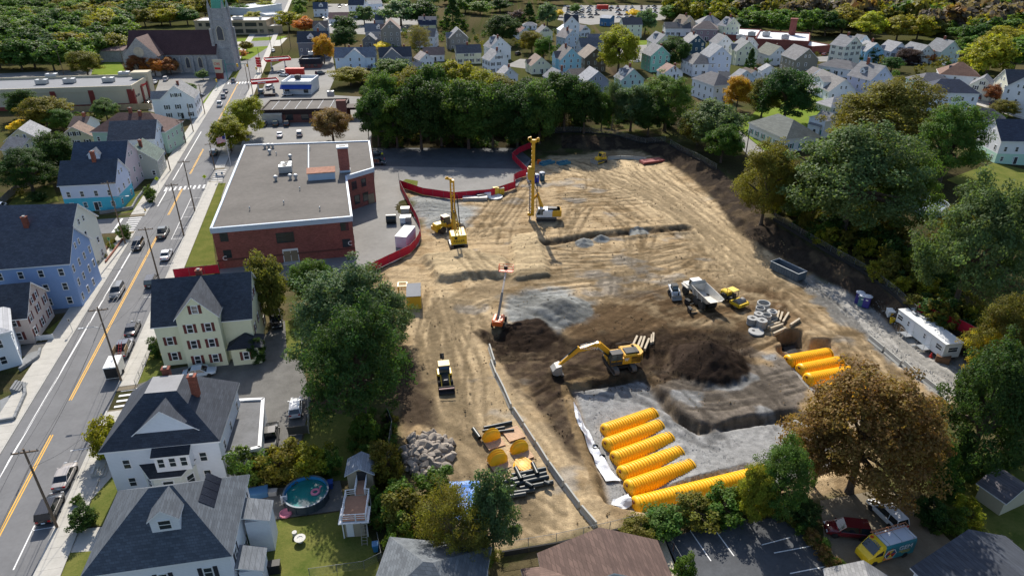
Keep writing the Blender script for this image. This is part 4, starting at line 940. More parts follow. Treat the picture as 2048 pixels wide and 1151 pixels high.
unit(r_,P(622,110,4.4),(2.2,1.8,1.4),y)
# canopies over the pumps
def canopy(px,py,w,d,h,label):
    q=P(px,py); root=thing('pump_canopy',label,'canopy',q,RYAW-math.pi/2+.2)
    b=MB(); b.box2(-w/2,w/2,-d/2,d/2,h,h+.15,0); b.build('canopy_deck',GREYROOF,root)
    for x0,x1,y0,y1 in((-w/2-.15,w/2+.15,-d/2-.15,-d/2),(-w/2-.15,w/2+.15,d/2,d/2+.15),(-w/2-.15,-w/2,-d/2,d/2),(w/2,w/2+.15,-d/2,d/2)):
        b=MB(); b.box2(x0,x1,y0,y1,h-.35,h+.65); b.build('fascia_panel',SIGNR,root)
    for sx in(-1,1):
        b=MB(); b.box2(sx*w*.28-.25,sx*w*.28+.25,-.25,.25,-.1,h); b.build('column',TRIM,root)
        b=MB(); b.box2(sx*w*.28-.5,sx*w*.28+.5,-1.6,-.9,0,1.7,0); b.box2(sx*w*.28-.4,sx*w*.28+.4,-1.62,-1.58,1.0,1.5,1); b.build('fuel_pump',[STEEL,DARK],root)
    b=MB(); b.box2(-w*.3,w*.0,-d/2-.2,-d/2-.16,h,h+.35); b.build('name_board',TRIM,root)
    text('CITGO' if px>540 else 'GULF',.4,root,(-w*.15,-d/2-.21,h+.17),(R(90),0,0),SIGNR,'name_lettering',.02)
canopy(558,140,11,7,4.8,'red edged pump canopy beside the brick kiosk')
canopy(533,186,10,6,4.6,'red edged pump canopy beside the white service station')
flatb('white_warehouse','long white flat roofed warehouse beyond the tan brick school','warehouse',(500,32),(565,22),22,5,mat('white block',(.66,.68,.70)),WROOF)
flatb('white_annex','white flat roofed shed behind the tan annex','shed',(536,46),(562,44),14,5,mat('white block',(.66,.68,.70)),WROOF)
r_,a,b,n,y=flatb('mill_building','dark red brick mill with white flat roof and square chimney','mill',(1508,98),(1614,104),34,5,mat('mill brick',(.20,.065,.055),.9,.2),WROOF,[(.7,2.5,2,1.6),(.85,2.5,2,1.6)],.5)
bb=MB(); bb.box2(-1.8,1.8,-1.8,1.8,-.3,13,0); bb.box2(-2,2,-2,2,13,13.6,0); bb.build('mill_chimney',mat('mill brick',(.16,.05,.045)),r_,P(1580,88),y)
for px,py in((1503,72),(1532,72),(1570,78),(1480,78)): unit(r_,P(px,py,5.2),(4,3,2),y)
flatb('mill_annex','lower mill annex with white roof behind the four storey block','annex',(1622,107),(1660,104),22,3.4,mat('mill brick',(.16,.05,.045)),WROOF,[],.2)
flatb('long_mill_wing','long mill wing with pale roof behind the cream houses','mill wing',(1440,84),(1510,88),30,4,mat('mill brick',(.16,.05,.045)),WROOF,[],.3)
# solar panels on two hip roofs
PV=mat('solar cells',(.012,.014,.024),.2,.3,1,spec=.6)
def panels(o,cx,cy,nx,ny,w,h,z,slope,rz=0):
    M=Matrix.Translation((cx,cy,z))@Matrix.Rotation(rz,4,'Z')@Matrix.Rotation(slope,4,'X')
    me=None
    for i in range(nx):
        for j in range(ny):
            if me is None:
                b=MB(); b.box2(-w/2+.03,w/2-.03,-h/2+.03,h/2-.03,.05,.1); x=b.build('solar_panel',PV,o); me=x.data
            else: x=ob('solar_panel',me,o)
            x.matrix_local=M@Matrix.Translation(((i-(nx-1)/2)*w,(j-(ny-1)/2)*h,0))
for o in list(C.objects):
    l=o.get('label','')
    if l.startswith('white house with slate hip roof'):
        k=4.6/5.25; panels(o,3.9,1.3,4,1,1.05,1.75,8.78,R(41),R(90)); H1=o
    if l.startswith('white house with brown hip roof'): panels(o,-2.4,-3.2,3,2,1.1,1.7,5.6+4*.45,R(33)); 
# ================= TREES AND SHRUBS =================
def leafmat():
    m,t,b,n,l=nodes('leaves'); oi=n.new('ShaderNodeObjectInfo'); at=n.new('ShaderNodeAttribute'); at.attribute_name='leaf'
    sx=n.new('ShaderNodeSeparateXYZ'); l.new(at.outputs['Vector'],sx.inputs[0])
    vm=n.new('ShaderNodeVectorMath'); vm.operation='SCALE'; l.new(oi.outputs['Color'],vm.inputs[0])
    mr_=n.new('ShaderNodeMapRange'); l.new(sx.outputs[0],mr_.inputs[0]); mr_.inputs[3].default_value=.55; mr_.inputs[4].default_value=1.5; l.new(mr_.outputs[0],vm.inputs['Scale'])
    hs=n.new('ShaderNodeHueSaturation'); l.new(vm.outputs[0],hs.inputs['Color'])
    mh=n.new('ShaderNodeMapRange'); l.new(sx.outputs[1],mh.inputs[0]); mh.inputs[3].default_value=.46; mh.inputs[4].default_value=.53; l.new(mh.outputs[0],hs.inputs['Hue'])
    b.inputs['Roughness'].default_value=.6; b.inputs['Specular IOR Level'].default_value=.16
    l.new(hs.outputs[0],b.inputs['Base Color'])
    tr=n.new('ShaderNodeBsdfTranslucent'); br_=mixcol(n,l,hs.outputs[0],(1.3,1.25,.6),1.0,'MULTIPLY'); l.new(br_,tr.inputs[0])
    mx=n.new('ShaderNodeMixShader'); mx.inputs[0].default_value=.45; l.new(b.outputs[0],mx.inputs[1]); l.new(tr.outputs[0],mx.inputs[2])
    l.new(mx.outputs[0],n['Material Output'].inputs[0]); return m
LEAF=leafmat(); BARK=mat('bark',(.085,.065,.05),.95,.35,3); BARKP=mat('pale twigs',(.22,.19,.16),.95,.3,3)
HR=2.2
def crown_arrays(seed,ncl,nl,leaf,cr,shape='broad',fill=.45):
    g=np.random.default_rng(seed)
    if shape=='cone':
        z=g.random(ncl)**.9; rad=(1-z)*.95+.05; th=g.random(ncl)*2*np.pi; rr=rad*np.sqrt(g.uniform(.35,1,ncl))
        cen=np.stack([rr*np.cos(th),rr*np.sin(th),.06*HR+z*.92*HR],-1)
    else:
        v=g.normal(size=(ncl,3)); v/=np.linalg.norm(v,axis=1)[:,None]
        if shape!='shrub': v[:,2]=np.where(v[:,2]<-.72,-v[:,2],v[:,2])
        ph=np.arctan2(v[:,1],v[:,0]); k=g.uniform(0,6.28,4)
        lump=1+.13*np.sin(2*ph+k[0])+.10*np.sin(3*ph+k[1]+3*v[:,2])+.10*np.sin(5*v[:,2]+k[2])+g.normal(0,.07,ncl)
        rr=(g.uniform(fill,1,ncl)**.6)*lump*.9
        zr=.47*HR if shape!='shrub' else .52*HR; zc=.54*HR if shape!='shrub' else .46*HR
        cen=np.stack([v[:,0]*rr,v[:,1]*rr,zc+v[:,2]*rr*zr],-1)
        cen[:,2]=np.maximum(cen[:,2],.03*HR)
    cb=g.uniform(.3,1,ncl)
    n=ncl*nl; ci=np.repeat(np.arange(ncl),nl)
    off=g.normal(size=(n,3)); off/=np.linalg.norm(off,axis=1)[:,None]; off*=(g.random(n)**.4)[:,None]*cr*np.repeat(g.uniform(.7,1.3,ncl),nl)[:,None]; off[:,2]*=.75
    pos=cen[ci]+off
    ax=np.array((0,0,.55*HR)); nd=off/cr*.8+(cen[ci]-ax)*.5+g.normal(size=(n,3))*.55+np.array((0,0,.45)); nd/=np.linalg.norm(nd,axis=1)[:,None]
    t=np.cross(nd,g.normal(size=(n,3))); t/=np.linalg.norm(t,axis=1)[:,None]; u=np.cross(nd,t)
    s=(leaf*g.uniform(.6,1.3,n))[:,None]
    co=np.stack([pos-t*s*.5-u*s*.15,pos-t*s*.05-u*s*.42,pos+t*s*.6+u*s*.05,pos+t*s*.0+u*s*.45],1)
    co[...,2]/=HR
    lf=np.stack([np.clip(cb[ci]*.55+g.random(n)*.5,0,1),np.clip(.5*cb[ci]+.5*g.random(n),0,1),np.zeros(n)],-1)
    return co.reshape(-1,3),lf,cen
def crown_mesh(name,*a,**k):
    co,lf,cen=crown_arrays(*a,**k); me=fastmesh(name,co,np.arange(len(co)).reshape(-1,4)); addleaf(me,lf); me.materials.append(LEAF); return me,cen
def addleaf(me,lf):
    at=me.attributes.new('leaf','FLOAT_VECTOR','FACE'); at.data.foreach_set('vector',lf.astype(np.float32).ravel())
def trunk_mesh(name,cen,seed,nb=9,r=.055,m=None,twig=0):
    g=random.Random(seed); b=MB(); top=(g.uniform(-.05,.05),g.uniform(-.05,.05),.62)
    pts=[(0,0,-.03),(0,0,.04),(top[0]*.4,top[1]*.4,.3),top]; rs=[r*1.5,r,r*.8,r*.35]
    for i in range(3): b.cyl(pts[i],pts[i+1],rs[i],rs[i+1],7)
    idx=g.sample(range(len(cen)),min(len(cen),nb+twig))
    for j,i in enumerate(idx):
        c=cen[i]; z0=g.uniform(.26,.5); s=Vector((top[0]*z0/.62,top[1]*z0/.62,z0)); e=Vector((c[0]*.9,c[1]*.9,c[2]/HR))
        if j>=nb: s=s.lerp(e,.35)
        mid=s.lerp(e,.5)+Vector((g.uniform(-.06,.06),g.uniform(-.06,.06),.03)); q=r*(.42 if j<nb else .16)
        b.cyl(s,mid,q,q*.7,5); b.cyl(mid,e,q*.7,q*.2,5)
    me=bpy.data.meshes.new(name); me.from_pydata(b.v,[],b.f); me.materials.append(m or BARK); return me
VAR={}
for i in range(5):
    me,cen=crown_mesh('crown',100+i,150,150,.058,.22,fill=.35); VAR['N%d'%i]=(me,trunk_mesh('trunk',cen,i,14))
for i in range(3):
    me,cen=crown_mesh('crown',200+i,260,62,.034,.15,fill=.2); VAR['S%d'%i]=(me,trunk_mesh('trunk',cen,20+i,12,.04,BARKP,90))
for i in range(3):
    me,cen=crown_mesh('crown',600+i,300,110,.038,.155,fill=.45); VAR['X%d'%i]=(me,trunk_mesh('trunk',cen,120+i,18))
for i in range(5):
    me,cen=crown_mesh('crown',300+i,90,64,.115,.26,fill=.35); VAR['F%d'%i]=(me,trunk_mesh('trunk',cen,40+i,8))
for i in range(2):
    me,cen=crown_mesh('crown',400+i,110,50,.10,.16,'cone'); VAR['C%d'%i]=(me,trunk_mesh('trunk',cen,60+i,3,.05))
for i in range(4):
    me,cen=crown_mesh('foliage',500+i,60,80,.11,.28,'shrub',fill=.3); VAR['B%d'%i]=(me,trunk_mesh('stems',cen,80+i,10,.04))
LC=dict(d=(.040,.082,.020),g=(.075,.135,.024),y=(.21,.215,.022),o=(.145,.14,.026),b=(.22,.14,.05),G=(.42,.24,.03),O=(.32,.13,.03),r=(.20,.085,.04),s=(.085,.135,.055),p=(.075,.05,.05),Y=(.46,.38,.03),q=(.15,.125,.10))
def jit(c,a=.14): k=rng.uniform(1-a,1+a); return (c[0]*k*rng.uniform(.92,1.1),c[1]*k,c[2]*k*rng.uniform(.85,1.15))
def tree(bx,by,yt,w,c,label,kind=None,group=None,name='tree',cat='tree'):
    p=G(bx,by); Ht=max(1.2,(ZAT(p,yt)-p.z)*(.95 if kind!='B' else 1)); pxm=PXM(p+Vector((0,0,Ht*.6))); p.x=(bx-1024)/pxm; p.z=float(T(p.x,p.y)); Rr=max(.5,w/2/pxm)
    if kind is None: kind='F' if w<44 or pxm<3.6 else ('X' if w>118 else 'N')
    n={'X':3,'N':5,'S':3,'F':5,'C':2,'B':4}[kind[0]]; me,tr=VAR[kind if len(kind)>1 else kind+str(rng.randrange(n))]
    bst=1.35 if kind[0]=='F' else 1.0
    o=thing(name,label,cat,p,rng.uniform(0,6.28),group); o.scale=(Rr*1.03,Rr*1.03,Ht)
    ob('foliage' if kind[0]=='B' else 'crown',me,o,col=tuple(q*bst for q in jit(LC[c]))); ob('stems' if kind[0]=='B' else 'trunk',tr,o); return o
def shrub(bx,by,yt,w,c,label,group=None): return tree(bx,by,yt,w,c,label,'B',group,'shrub','shrub')
# near and middle trees, one by one
for a in[
 (715,850,598,205,'d','very large dark green tree beside the driveway and the dirt track',None),
 (690,735,535,225,'s','broad silvery green tree behind the very large dark one',None),
 (770,690,575,120,'s','silvery green tree leaning over the sandy track',None),
 (528,645,508,98,'o','olive tree behind the cream house',None),
 (618,612,515,82,'g','green tree beside the red fence and school yard',None),
 (690,650,530,88,'y','yellowing tree at the corner of the red fence',None),
 (900,1125,955,150,'o','thin olive tree over the blue tarp','S'),
 (985,1115,940,105,'s','grey green tree beside the stack of black pipes',None),
 (940,1150,1030,110,'o','thin bare branched tree above the grey blue hip roof','S'),
 (1738,982,748,280,'b','huge brown leaved tree over the white parked car','X'),
 (1828,960,800,140,'b','brown olive tree leaning beside the huge brown one','X'),
 (1650,970,815,120,'b','olive brown tree between parking lot and gravel pit','X'),
 (1570,1028,880,125,'g','dark green tree at the corner of the striped lot',None),
 (1512,1045,930,78,'y','yellow green tree at the fence end by the yellow arches',None),
 (1926,965,868,66,'d','dense dark fir like tree at the top of the lawn','C'),
 (1885,975,880,60,'g','small green tree beside the dark fir like one',None),
 (1985,940,690,190,'d','dark green tree above the right lawn',None),
 (2050,900,730,150,'d','dark tree behind the tan garden shed',None),
 (1990,770,640,110,'Y','tree with bright yellow leaves near the office trailer','S'),
 (2025,740,560,130,'o','olive tree above the bright yellow one',None),
 (1955,630,348,205,'s','broad sage green oak near the fence corner',None),
 (2045,560,380,140,'g','green oak behind the sage green oak',None),
 (1905,520,405,70,'Y','small yellow tree beside the round pool','S'),
 (1715,480,236,270,'s','huge oak with silvery leaves above the dark bank',None),
 (1640,450,300,130,'g','green oak at the left foot of the huge silvery oak',None),
 (1800,470,290,150,'g','green oak at the right foot of the huge silvery oak',None),
 (1540,442,275,128,'o','olive oak standing at the top of the dark bank',None),
 (1560,430,330,80,'y','yellow green sapling under the olive oak',None),
 (1790,320,150,215,'o','broad olive oak in front of the black hip roofed house',None),
 (1730,300,185,120,'y','yellow green oak left of the broad olive one',None),
 (1905,370,205,150,'g','tall green oak in front of the mint and navy house',None),
 (1430,300,195,118,'s','grey green tree by the short lane',None),
 (1448,325,240,80,'g','bright green tree at the bend of the bank fence',None),
 (1400,290,215,80,'o','olive tree left of the short lane',None),
 (1478,222,148,60,'G','golden maple in front of the low garages','N'),
 (1578,245,130,118,'d','dark spreading oak above the sage roofed bungalow',None),
 (1530,235,150,70,'o','olive oak beside the dark spreading one',None),
 (1240,145,48,88,'y','big yellowing tree between the brown and green houses','N'),
 (1352,138,72,70,'d','round dark maple in front of the navy house','N'),
 (1292,70,13,46,'s','tall grey green tree by the cream three storey house',None),
 (1005,90,26,70,'d','round dark tree between the white houses','N'),
 (1064,106,60,46,'o','green tree behind the cream cottage',None),
 (1088,120,72,44,'g','round green tree beside the street lamp',None),
 (1503,140,95,30,'d','pointed dark fir beside the cream yellow house','C'),
 (905,60,-8,62,'d','tall dark spruce above the yellow gambrel house','C'),
 (848,52,0,60,'d','dark tree left of the tall spruce',None),
 (800,52,-4,82,'s','wide grey green tree beside the slate roofed house',None),
 (727,50,10,46,'s','grey green tree in the bright parking lots',None),
 (690,78,32,52,'d','dark tree behind the maroon shop',None),
 (688,100,52,48,'d','bushy dark tree behind the long white house',None),
 (645,126,67,46,'G','golden tree in front of the slate grey house',None),
 (608,67,32,46,'O','orange tree beside the annex of the tan school',None),
 (576,62,20,50,'y','olive yellow tree beside the tan school',None),
 (597,38,6,26,'g','round green tree by the far street',None),
 (765,99,83,33,'Y','small bright yellow tree behind the long white house',None),
 (838,112,48,58,'o','thin yellowing tree in front of the white grey roofed house','S'),
 (700,172,130,72,'y','yellow green tree at the edge of the service station lot',None),
 (722,165,138,50,'o','olive bushy tree behind the service station',None),
 (787,178,117,88,'g','broad green tree in front of the steep gabled grey house',None),
 (662,283,212,82,'b','brownish tree in front of the bank',None),
 (455,302,232,84,'y','yellow olive street tree next to the flag pole',None),
 (487,272,193,72,'y','yellow olive street tree beside the bank lot',None),
 (395,132,87,46,'y','yellow olive tree at the church wall',None),
 (428,132,86,52,'y','wider yellow olive tree at the church wall',None),
 (460,128,92,36,'y','small yellow olive tree below the church tower',None),
 (275,152,107,46,'r','rust coloured tree in front of the transept',None),
 (306,152,112,42,'O','orange tree in front of the church between two rust ones',None),
 (338,150,112,38,'r','rust coloured tree in front of the nave windows',None),
 (168,150,99,60,'o','bronze olive tree left of the church lawn',None),
 (492,104,80,28,'o','small tree on the lawn by the tan school',None),
 (482,118,98,24,'O','small bronze tree beside the church tower lawn',None),
 (404,160,138,24,'s','small grey tree in the drugstore lot',None),
 (380,188,164,26,'s','small grey green tree beside the white house gable',None),
 (208,242,192,52,'s','round dark grey green tree at the drugstore fence',None),
 (50,385,292,120,'d','large dark tree behind the turquoise house',None),
 (110,358,262,84,'d','dark green tree beside the slate blue roof',None),
 (45,240,176,70,'d','green tree at the corner of the drugstore',None),
 (85,255,190,88,'o','olive brown tree behind the small yellow houses',None),
 (120,262,215,60,'g','green tree beside the yellow cottage',None),
 (38,262,240,40,'Y','small yellow tree over the pale roofs',None),
 (1740,128,88,46,'d','round dark tree beside the sky blue house',None),
 (1786,142,112,40,'d','rounded dark tree below the white shuttered house',None),
 (1820,134,95,52,'p','purple leaved tree in front of the slate cross gable',None),
 (1852,130,97,40,'O','orange tree beside the purple leaved tree',None),
 (1892,128,90,46,'G','golden tree beside the large mint house',None),
 (2000,208,165,50,'r','rust red tree in front of the tall cream house',None),
 (2012,232,200,50,'o','olive tree below the rust red one',None),
 (2012,120,50,100,'y','tall yellow green tree behind the tall cream house',None),
 (1095,52,5,46,'s','grey green tree near the far car yard',None),
 (1058,50,4,42,'d','dark pine behind the tiny white garage','C'),
 (1035,48,18,36,'p','purple brown tree behind the white cottages',None),
 (1228,258,142,52,'s','slender grey tree at the corner of the wood','S'),
 (1205,262,180,50,'g','slender green tree below the lavender house',None),
 (1265,262,165,90,'s','loose grey green tree above the bank fence',None),
 (1335,262,150,120,'g','big green tree in front of the pinkish roof',None),
 (1300,270,190,70,'d','dark tree above the bank fence',None),
 ]: tree(*a[:6],a[6])
# the wood between school yard and the back streets
CW=dict(d='deep green',g='mid green',y='yellow green',o='olive',s='grey green',b='brown',Y='yellow',q='grey brown')
for a in[(752,292,165,86,'d'),(790,296,185,90,'g'),(838,298,150,110,'d'),(880,292,160,100,'d'),(935,298,150,120,'g'),(985,296,165,100,'d'),(1035,296,170,100,'d'),(1080,292,165,100,'g'),(1130,282,150,110,'d'),(1170,276,160,80,'d'),
 (768,258,138,86,'g'),(815,250,132,90,'o'),(868,245,120,100,'g'),(910,240,108,110,'y'),(960,248,135,100,'y'),(1010,250,150,96,'o'),(1060,246,148,90,'d'),(1105,250,155,90,'g'),(745,225,165,60,'g'),(840,222,135,70,'y'),(990,222,140,70,'o'),(1150,245,165,60,'d'),(1045,270,160,90,'d'),(905,282,180,90,'d')]:
    tree(*a,CW[a[4]]+' tree of the school wood, '+('in the front row above the old asphalt' if a[1]>268 else 'in the middle of the wood' if a[1]>236 else 'in the back row towards the white houses'),'N','trees of the school wood')
# tree belts at the top of the picture
ROWN={138:'at the cross street',118:'just behind the cross street',98:'below the church roof line',80:'level with the church eaves',66:'level with the church ridge',52:'behind the church ridge',40:'halfway to the far houses',30:'in its far part',20:'at its far edge'}
for by,xmax,n,h in((138,165,5,58),(118,240,7,56),(98,250,8,52),(80,258,9,46),(66,262,9,42),(52,392,13,36),(40,400,13,33),(30,420,14,30),(20,440,14,27)):
    for i in range(n):
        x=-30+(xmax+30)*(i+rng.uniform(.2,.8))/n; h_=h*rng.uniform(.85,1.2); tree(x,by+rng.uniform(-4,4),by-h_,h_*1.25,(cc:=rng.choice('dggoodyo' if x>120 else 'ddgodgs')),CW[cc]+' tree of the church wood, '+ROWN[by],'F','trees of the church wood')
for a in[(1480,62,35,42,'d'),(1520,60,18,62,'g'),(1565,66,20,66,'g'),(1620,72,16,70,'g'),(1655,72,18,60,'d'),(1690,68,6,76,'o'),(1745,80,20,72,'y'),(1800,82,26,66,'o'),(1840,80,30,60,'y'),(1340,40,10,48,'g'),(1380,32,5,50,'g'),(1430,28,-2,60,'d'),(1480,36,0,60,'y'),(1940,110,70,60,'g'),(1965,140,85,70,'y'),(1985,155,70,90,'y'),(2040,145,62,100,'g'),(1920,80,50,50,'g'),(1870,72,40,50,'o'),(1960,95,40,70,'d'),(2030,90,30,90,'g'),(1150,26,8,24,'g'),(1118,34,20,22,'Y'),(1268,34,18,30,'Y'),(960,30,0,50,'g'),(1000,24,-4,50,'d'),(930,26,-6,50,'g'),(640,12,-12,40,'o'),(760,10,-10,40,'g'),(600,16,-4,34,'g'),(530,22,0,34,'y'),(510,40,22,40,'y'),(480,28,6,34,'g')]:
    x=a[0]; tree(*a,CW[a[4]]+(' tree of the far wood '+('beyond the mauve house' if x<1490 else 'behind the mill' if x<1670 else 'behind the four storey block and mint house' if x<1900 else 'behind the tall cream house') if x>1300 else ' small tree '+('near the tan brick school' if x<620 else 'behind the bright parking lots' if x<800 else 'behind the yellow gambrel house' if x<1050 else 'beside the far car yard')),'F','trees of the far right wood' if x>1300 else 'trees along the far streets')
# shrubs
for a in[(312,712,670,42,'d','dark juniper at the street corner of the cream house'),(513,724,672,36,'d','clipped round shrub beside the cream house porch'),(205,908,828,66,'y','yellow green shrub at the driveway mouth'),
 (160,1055,1010,54,'d','round dark shrub on the front lawn'),(152,1006,990,22,'g','tiny young tree on the front lawn'),
 (495,962,892,80,'g','leafy hedge shrub behind the pool, next to the house'),(555,955,885,88,'o','leafy hedge shrub behind the middle of the pool'),(618,950,882,84,'y','yellow flowering hedge shrub behind the pool'),(655,945,892,56,'g','green hedge shrub beside the raised playhouse'),
 (728,880,815,64,'g','shrub at the foot of the very large dark tree'),(748,940,880,62,'o','olive shrub behind the playhouse'),(772,965,885,70,'o','shrub inside the bent fence'),(785,1030,960,84,'g','green shrub right of the playhouse'),(815,1068,990,100,'o','bushy olive shrub at the end of the bent fence'),(795,1100,1035,60,'g','shrub beside the playhouse ladder'),(870,985,935,74,'g','green shrub at the foot of the boulder pile'),
 (312,305,290,20,'y','small yellow shrub at the sage grey house'),(318,312,298,18,'y','low yellow shrub beside the pavement'),(1685,152,138,20,'d','pointed arborvitae by the long low building'),
 (1450,1035,980,100,'g','green hedge shrub along the lower fence'),(1395,1045,1000,90,'o','olive hedge shrub along the lower fence'),(1330,1060,1015,90,'g','hedge shrub behind the trash bins'),(1280,1075,1030,80,'o','hedge shrub at the brown roofed house'),
 (1370,1165,1105,50,'g','shrub on the edge of the concrete drive'),(1940,1045,1000,60,'y','yellowing shrub in the vegetable bed'),(1905,1060,1015,60,'g','green shrub beside the vegetable bed'),(1870,1050,990,60,'d','dark shrub between gravel yard and lawn'),(1610,1040,1000,70,'d','dark shrub under the brown leaved trees'),
 (245,478,446,26,'g','small street tree at the side street crosswalk'),(297,404,366,26,'g','small street tree in front of the turquoise house'),(75,402,380,30,'d','dark round shrub on the back lawn'),(285,335,312,30,'d','dark shrub at the sage grey house wall')]: shrub(*a)
BEDG='low shrub in the mulched bed of the cream fronted house'
for i in range(12): x=rng.uniform(190,238); y=530-(x-186)*1.05+rng.uniform(-8,8); shrub(x,y,y-7,11,rng.choice('goyo'),BEDG,'shrubs of the mulched bed')
# undergrowth no one could count
def thicket(label,poly,n,rmin,rmax,cols,zr=(.7,1.2),kind=(26,24,.2,.34),trees=False,z=0):
    W_=wpoly(poly,z); x0,y0=W_.min(0); x1,y1=W_.max(0); byc={}
    base=[crown_arrays(700+i,*kind[:4],'broad' if trees else 'shrub',fill=.4) for i in range(4)]
    k=0
    while k<n:
        x,y=rng.uniform(x0,x1),rng.uniform(y0,y1)
        if sdist(np.array([x]),np.array([y]),W_)[0]>0: continue
        k+=1; r=rng.uniform(rmin,rmax); co,lf,_=base[rng.randrange(4)]; a=rng.uniform(0,6.28); h=r*2.0*rng.uniform(*zr)
        c,s=math.cos(a),math.sin(a); q=np.stack([x+r*(co[:,0]*c-co[:,1]*s),y+r*(co[:,0]*s+co[:,1]*c),float(T(x,y))+h*co[:,2]-.05],-1)
        byc.setdefault(rng.choice(cols),[]).append((q,lf))
    first=None
    for cc,L_ in byc.items():
        co=np.concatenate([q for q,_ in L_]); lf=np.concatenate([f for _,f in L_]); me=fastmesh('undergrowth' if not trees else 'far_wood',co,np.arange(len(co)).reshape(-1,4)); addleaf(me,lf); me.materials.append(LEAF)
        o=stuff(ob(me.name.split('.')[0],me,col=LC[cc])); o['label']=label+', '+{'d':'deep green','g':'green','y':'yellow green','o':'olive','b':'brown','q':'grey brown','s':'sage','Y':'yellow','O':'orange','r':'rust'}[cc]+' growth'; o['category']='undergrowth' if not trees else 'wood'
thicket('tangled brush under the oaks above the bank',[(1500,395),(1560,405),(1700,430),(1860,520),(1960,640),(1990,700),(1860,650),(1800,592),(1720,535),(1640,492),(1548,432)],190,.8,2.4,'dgooyd',z=3)
thicket('brush at the foot of the school wood',[(755,300),(1060,297),(1120,285),(1250,268),(1380,285),(1380,265),(1200,250),(755,270)],120,.7,2.0,'ddgo')
thicket('brush around the fence above the boulders',[(745,830),(790,840),(800,960),(840,1010),(850,1090),(770,1110),(745,1020),(700,880)],60,.5,1.2,'goog')
thicket('brush between the lower fence and the back yards',[(800,1080),(900,1060),(1000,1100),(1000,1125),(880,1150),(790,1150)],40,.5,1.1,'googb')
thicket('weeds between the striped lot and the gravel yard',[(1600,1040),(1640,1085),(1700,1165),(1680,1170),(1620,1090),(1560,1030)],40,.4,.8,'gob')
thicket('brush along the lower fence',[(1265,1065),(1500,990),(1580,1000),(1600,1040),(1440,1035),(1270,1085)],60,.5,1.1,'gooy')
thicket('brush at the top of the right lawn',[(1860,960),(2060,905),(2060,930),(1950,960),(1880,1010)],30,.6,1.4,'dgd')
thicket('brush behind the drugstore fence',[(0,245),(100,240),(200,232),(200,245),(60,262)],25,.7,1.6,'odg')
thicket('garden greenery among the back street houses',[(700,140),(1000,120),(1300,140),(1560,150),(1560,70),(1250,60),(1000,60),(800,60)],170,.8,2.0,'gogyd',kind=(18,16,.26,.36))
thicket('garden greenery among the hillside houses',[(1560,150),(1700,215),(2060,330),(2060,160),(1800,100),(1600,100)],130,.8,2.2,'godgo',kind=(18,16,.26,.36),z=1)
thicket('garden greenery along the left street',[(0,340),(110,300),(210,210),(300,230),(120,300),(90,400),(0,420)],40,.7,1.6,'gdo',kind=(18,16,.26,.36))
thicket('grey autumn wood on the far right slope',[(1480,48),(1700,60),(1880,72),(2090,100),(2200,60),(2200,-22),(1480,-22)],620,6,10,'qqqqbog',(.9,1.2),(22,13,.38,.38),True)
thicket('green belt in front of the far right wood',[(1330,40),(1480,58),(1660,68),(1880,74),(2070,104),(2070,70),(1880,40),(1480,22),(1330,16)],190,4,7,'gyodgyo',(.9,1.2),(30,20,.28,.34),True)
thicket('wood along the top of the town',[(-200,26),(430,20),(560,-4),(820,-2),(860,14),(1110,14),(1130,6),(1330,7),(1480,24),(1480,-22),(-200,-22)],460,5,8,'ggodsy',(.9,1.2),(22,13,.36,.38),True)
# ================= BUILDING SITE =================
PT=tinted('paint')
YEL=(.62,.33,.015); YELP_=(.70,.44,.02)
BLK=mat('black machine paint',(.02,.021,.023),.5,.2,1)
TRK=mat('dusty crawler steel',(.13,.115,.10),.8,.3,2)
MUDDY=mat('muddy rubber',(.06,.053,.045),.9,.35,1.5)
WORN=mat('worn bucket steel',(.33,.32,.30),.6,.2,1.5,metal=.3)
CHROME=mat('cylinder rod',(.5,.5,.5),.25,.05,1,metal=.8)
CABG=mat('cab glass',(.03,.05,.05),.06,.2,.5,spec=.9)
def wheel(par,c,r,w,rim=STEEL,tyre=MUDDY,col=None,n=16):
    b=MB(); x,y,z=c
    b.loft([[(x+rr*math.cos(2*math.pi*i/n),y+yy,z+rr*math.sin(2*math.pi*i/n)) for i in range(n)] for rr,yy in((r*.55,-w/2),(r*.9,-w/2),(r,-w*.32),(r,w*.32),(r*.9,w/2),(r*.55,w/2))])
    for i in range(n):                                    # tread lugs
        a=2*math.pi*i/n; b.box((x+r*math.cos(a),y+(.18 if i%2 else -.18)*w,z+r*math.sin(a)),(r*.1,w*.5,r*.16),0,0,0,-a)
    o=b.build('wheel',tyre,par,smooth=35)
    d=MB(); d.loft([[(x+rr*math.cos(2*math.pi*i/10),y+yy,z+rr*math.sin(2*math.pi*i/10)) for i in range(10)] for rr,yy in((.02,-w*.42),(r*.35,-w*.42),(r*.56,-w*.5),(r*.56,w*.5),(r*.35,w*.42),(.02,w*.42))])
    d.build('rim',rim,o,col=col); return o
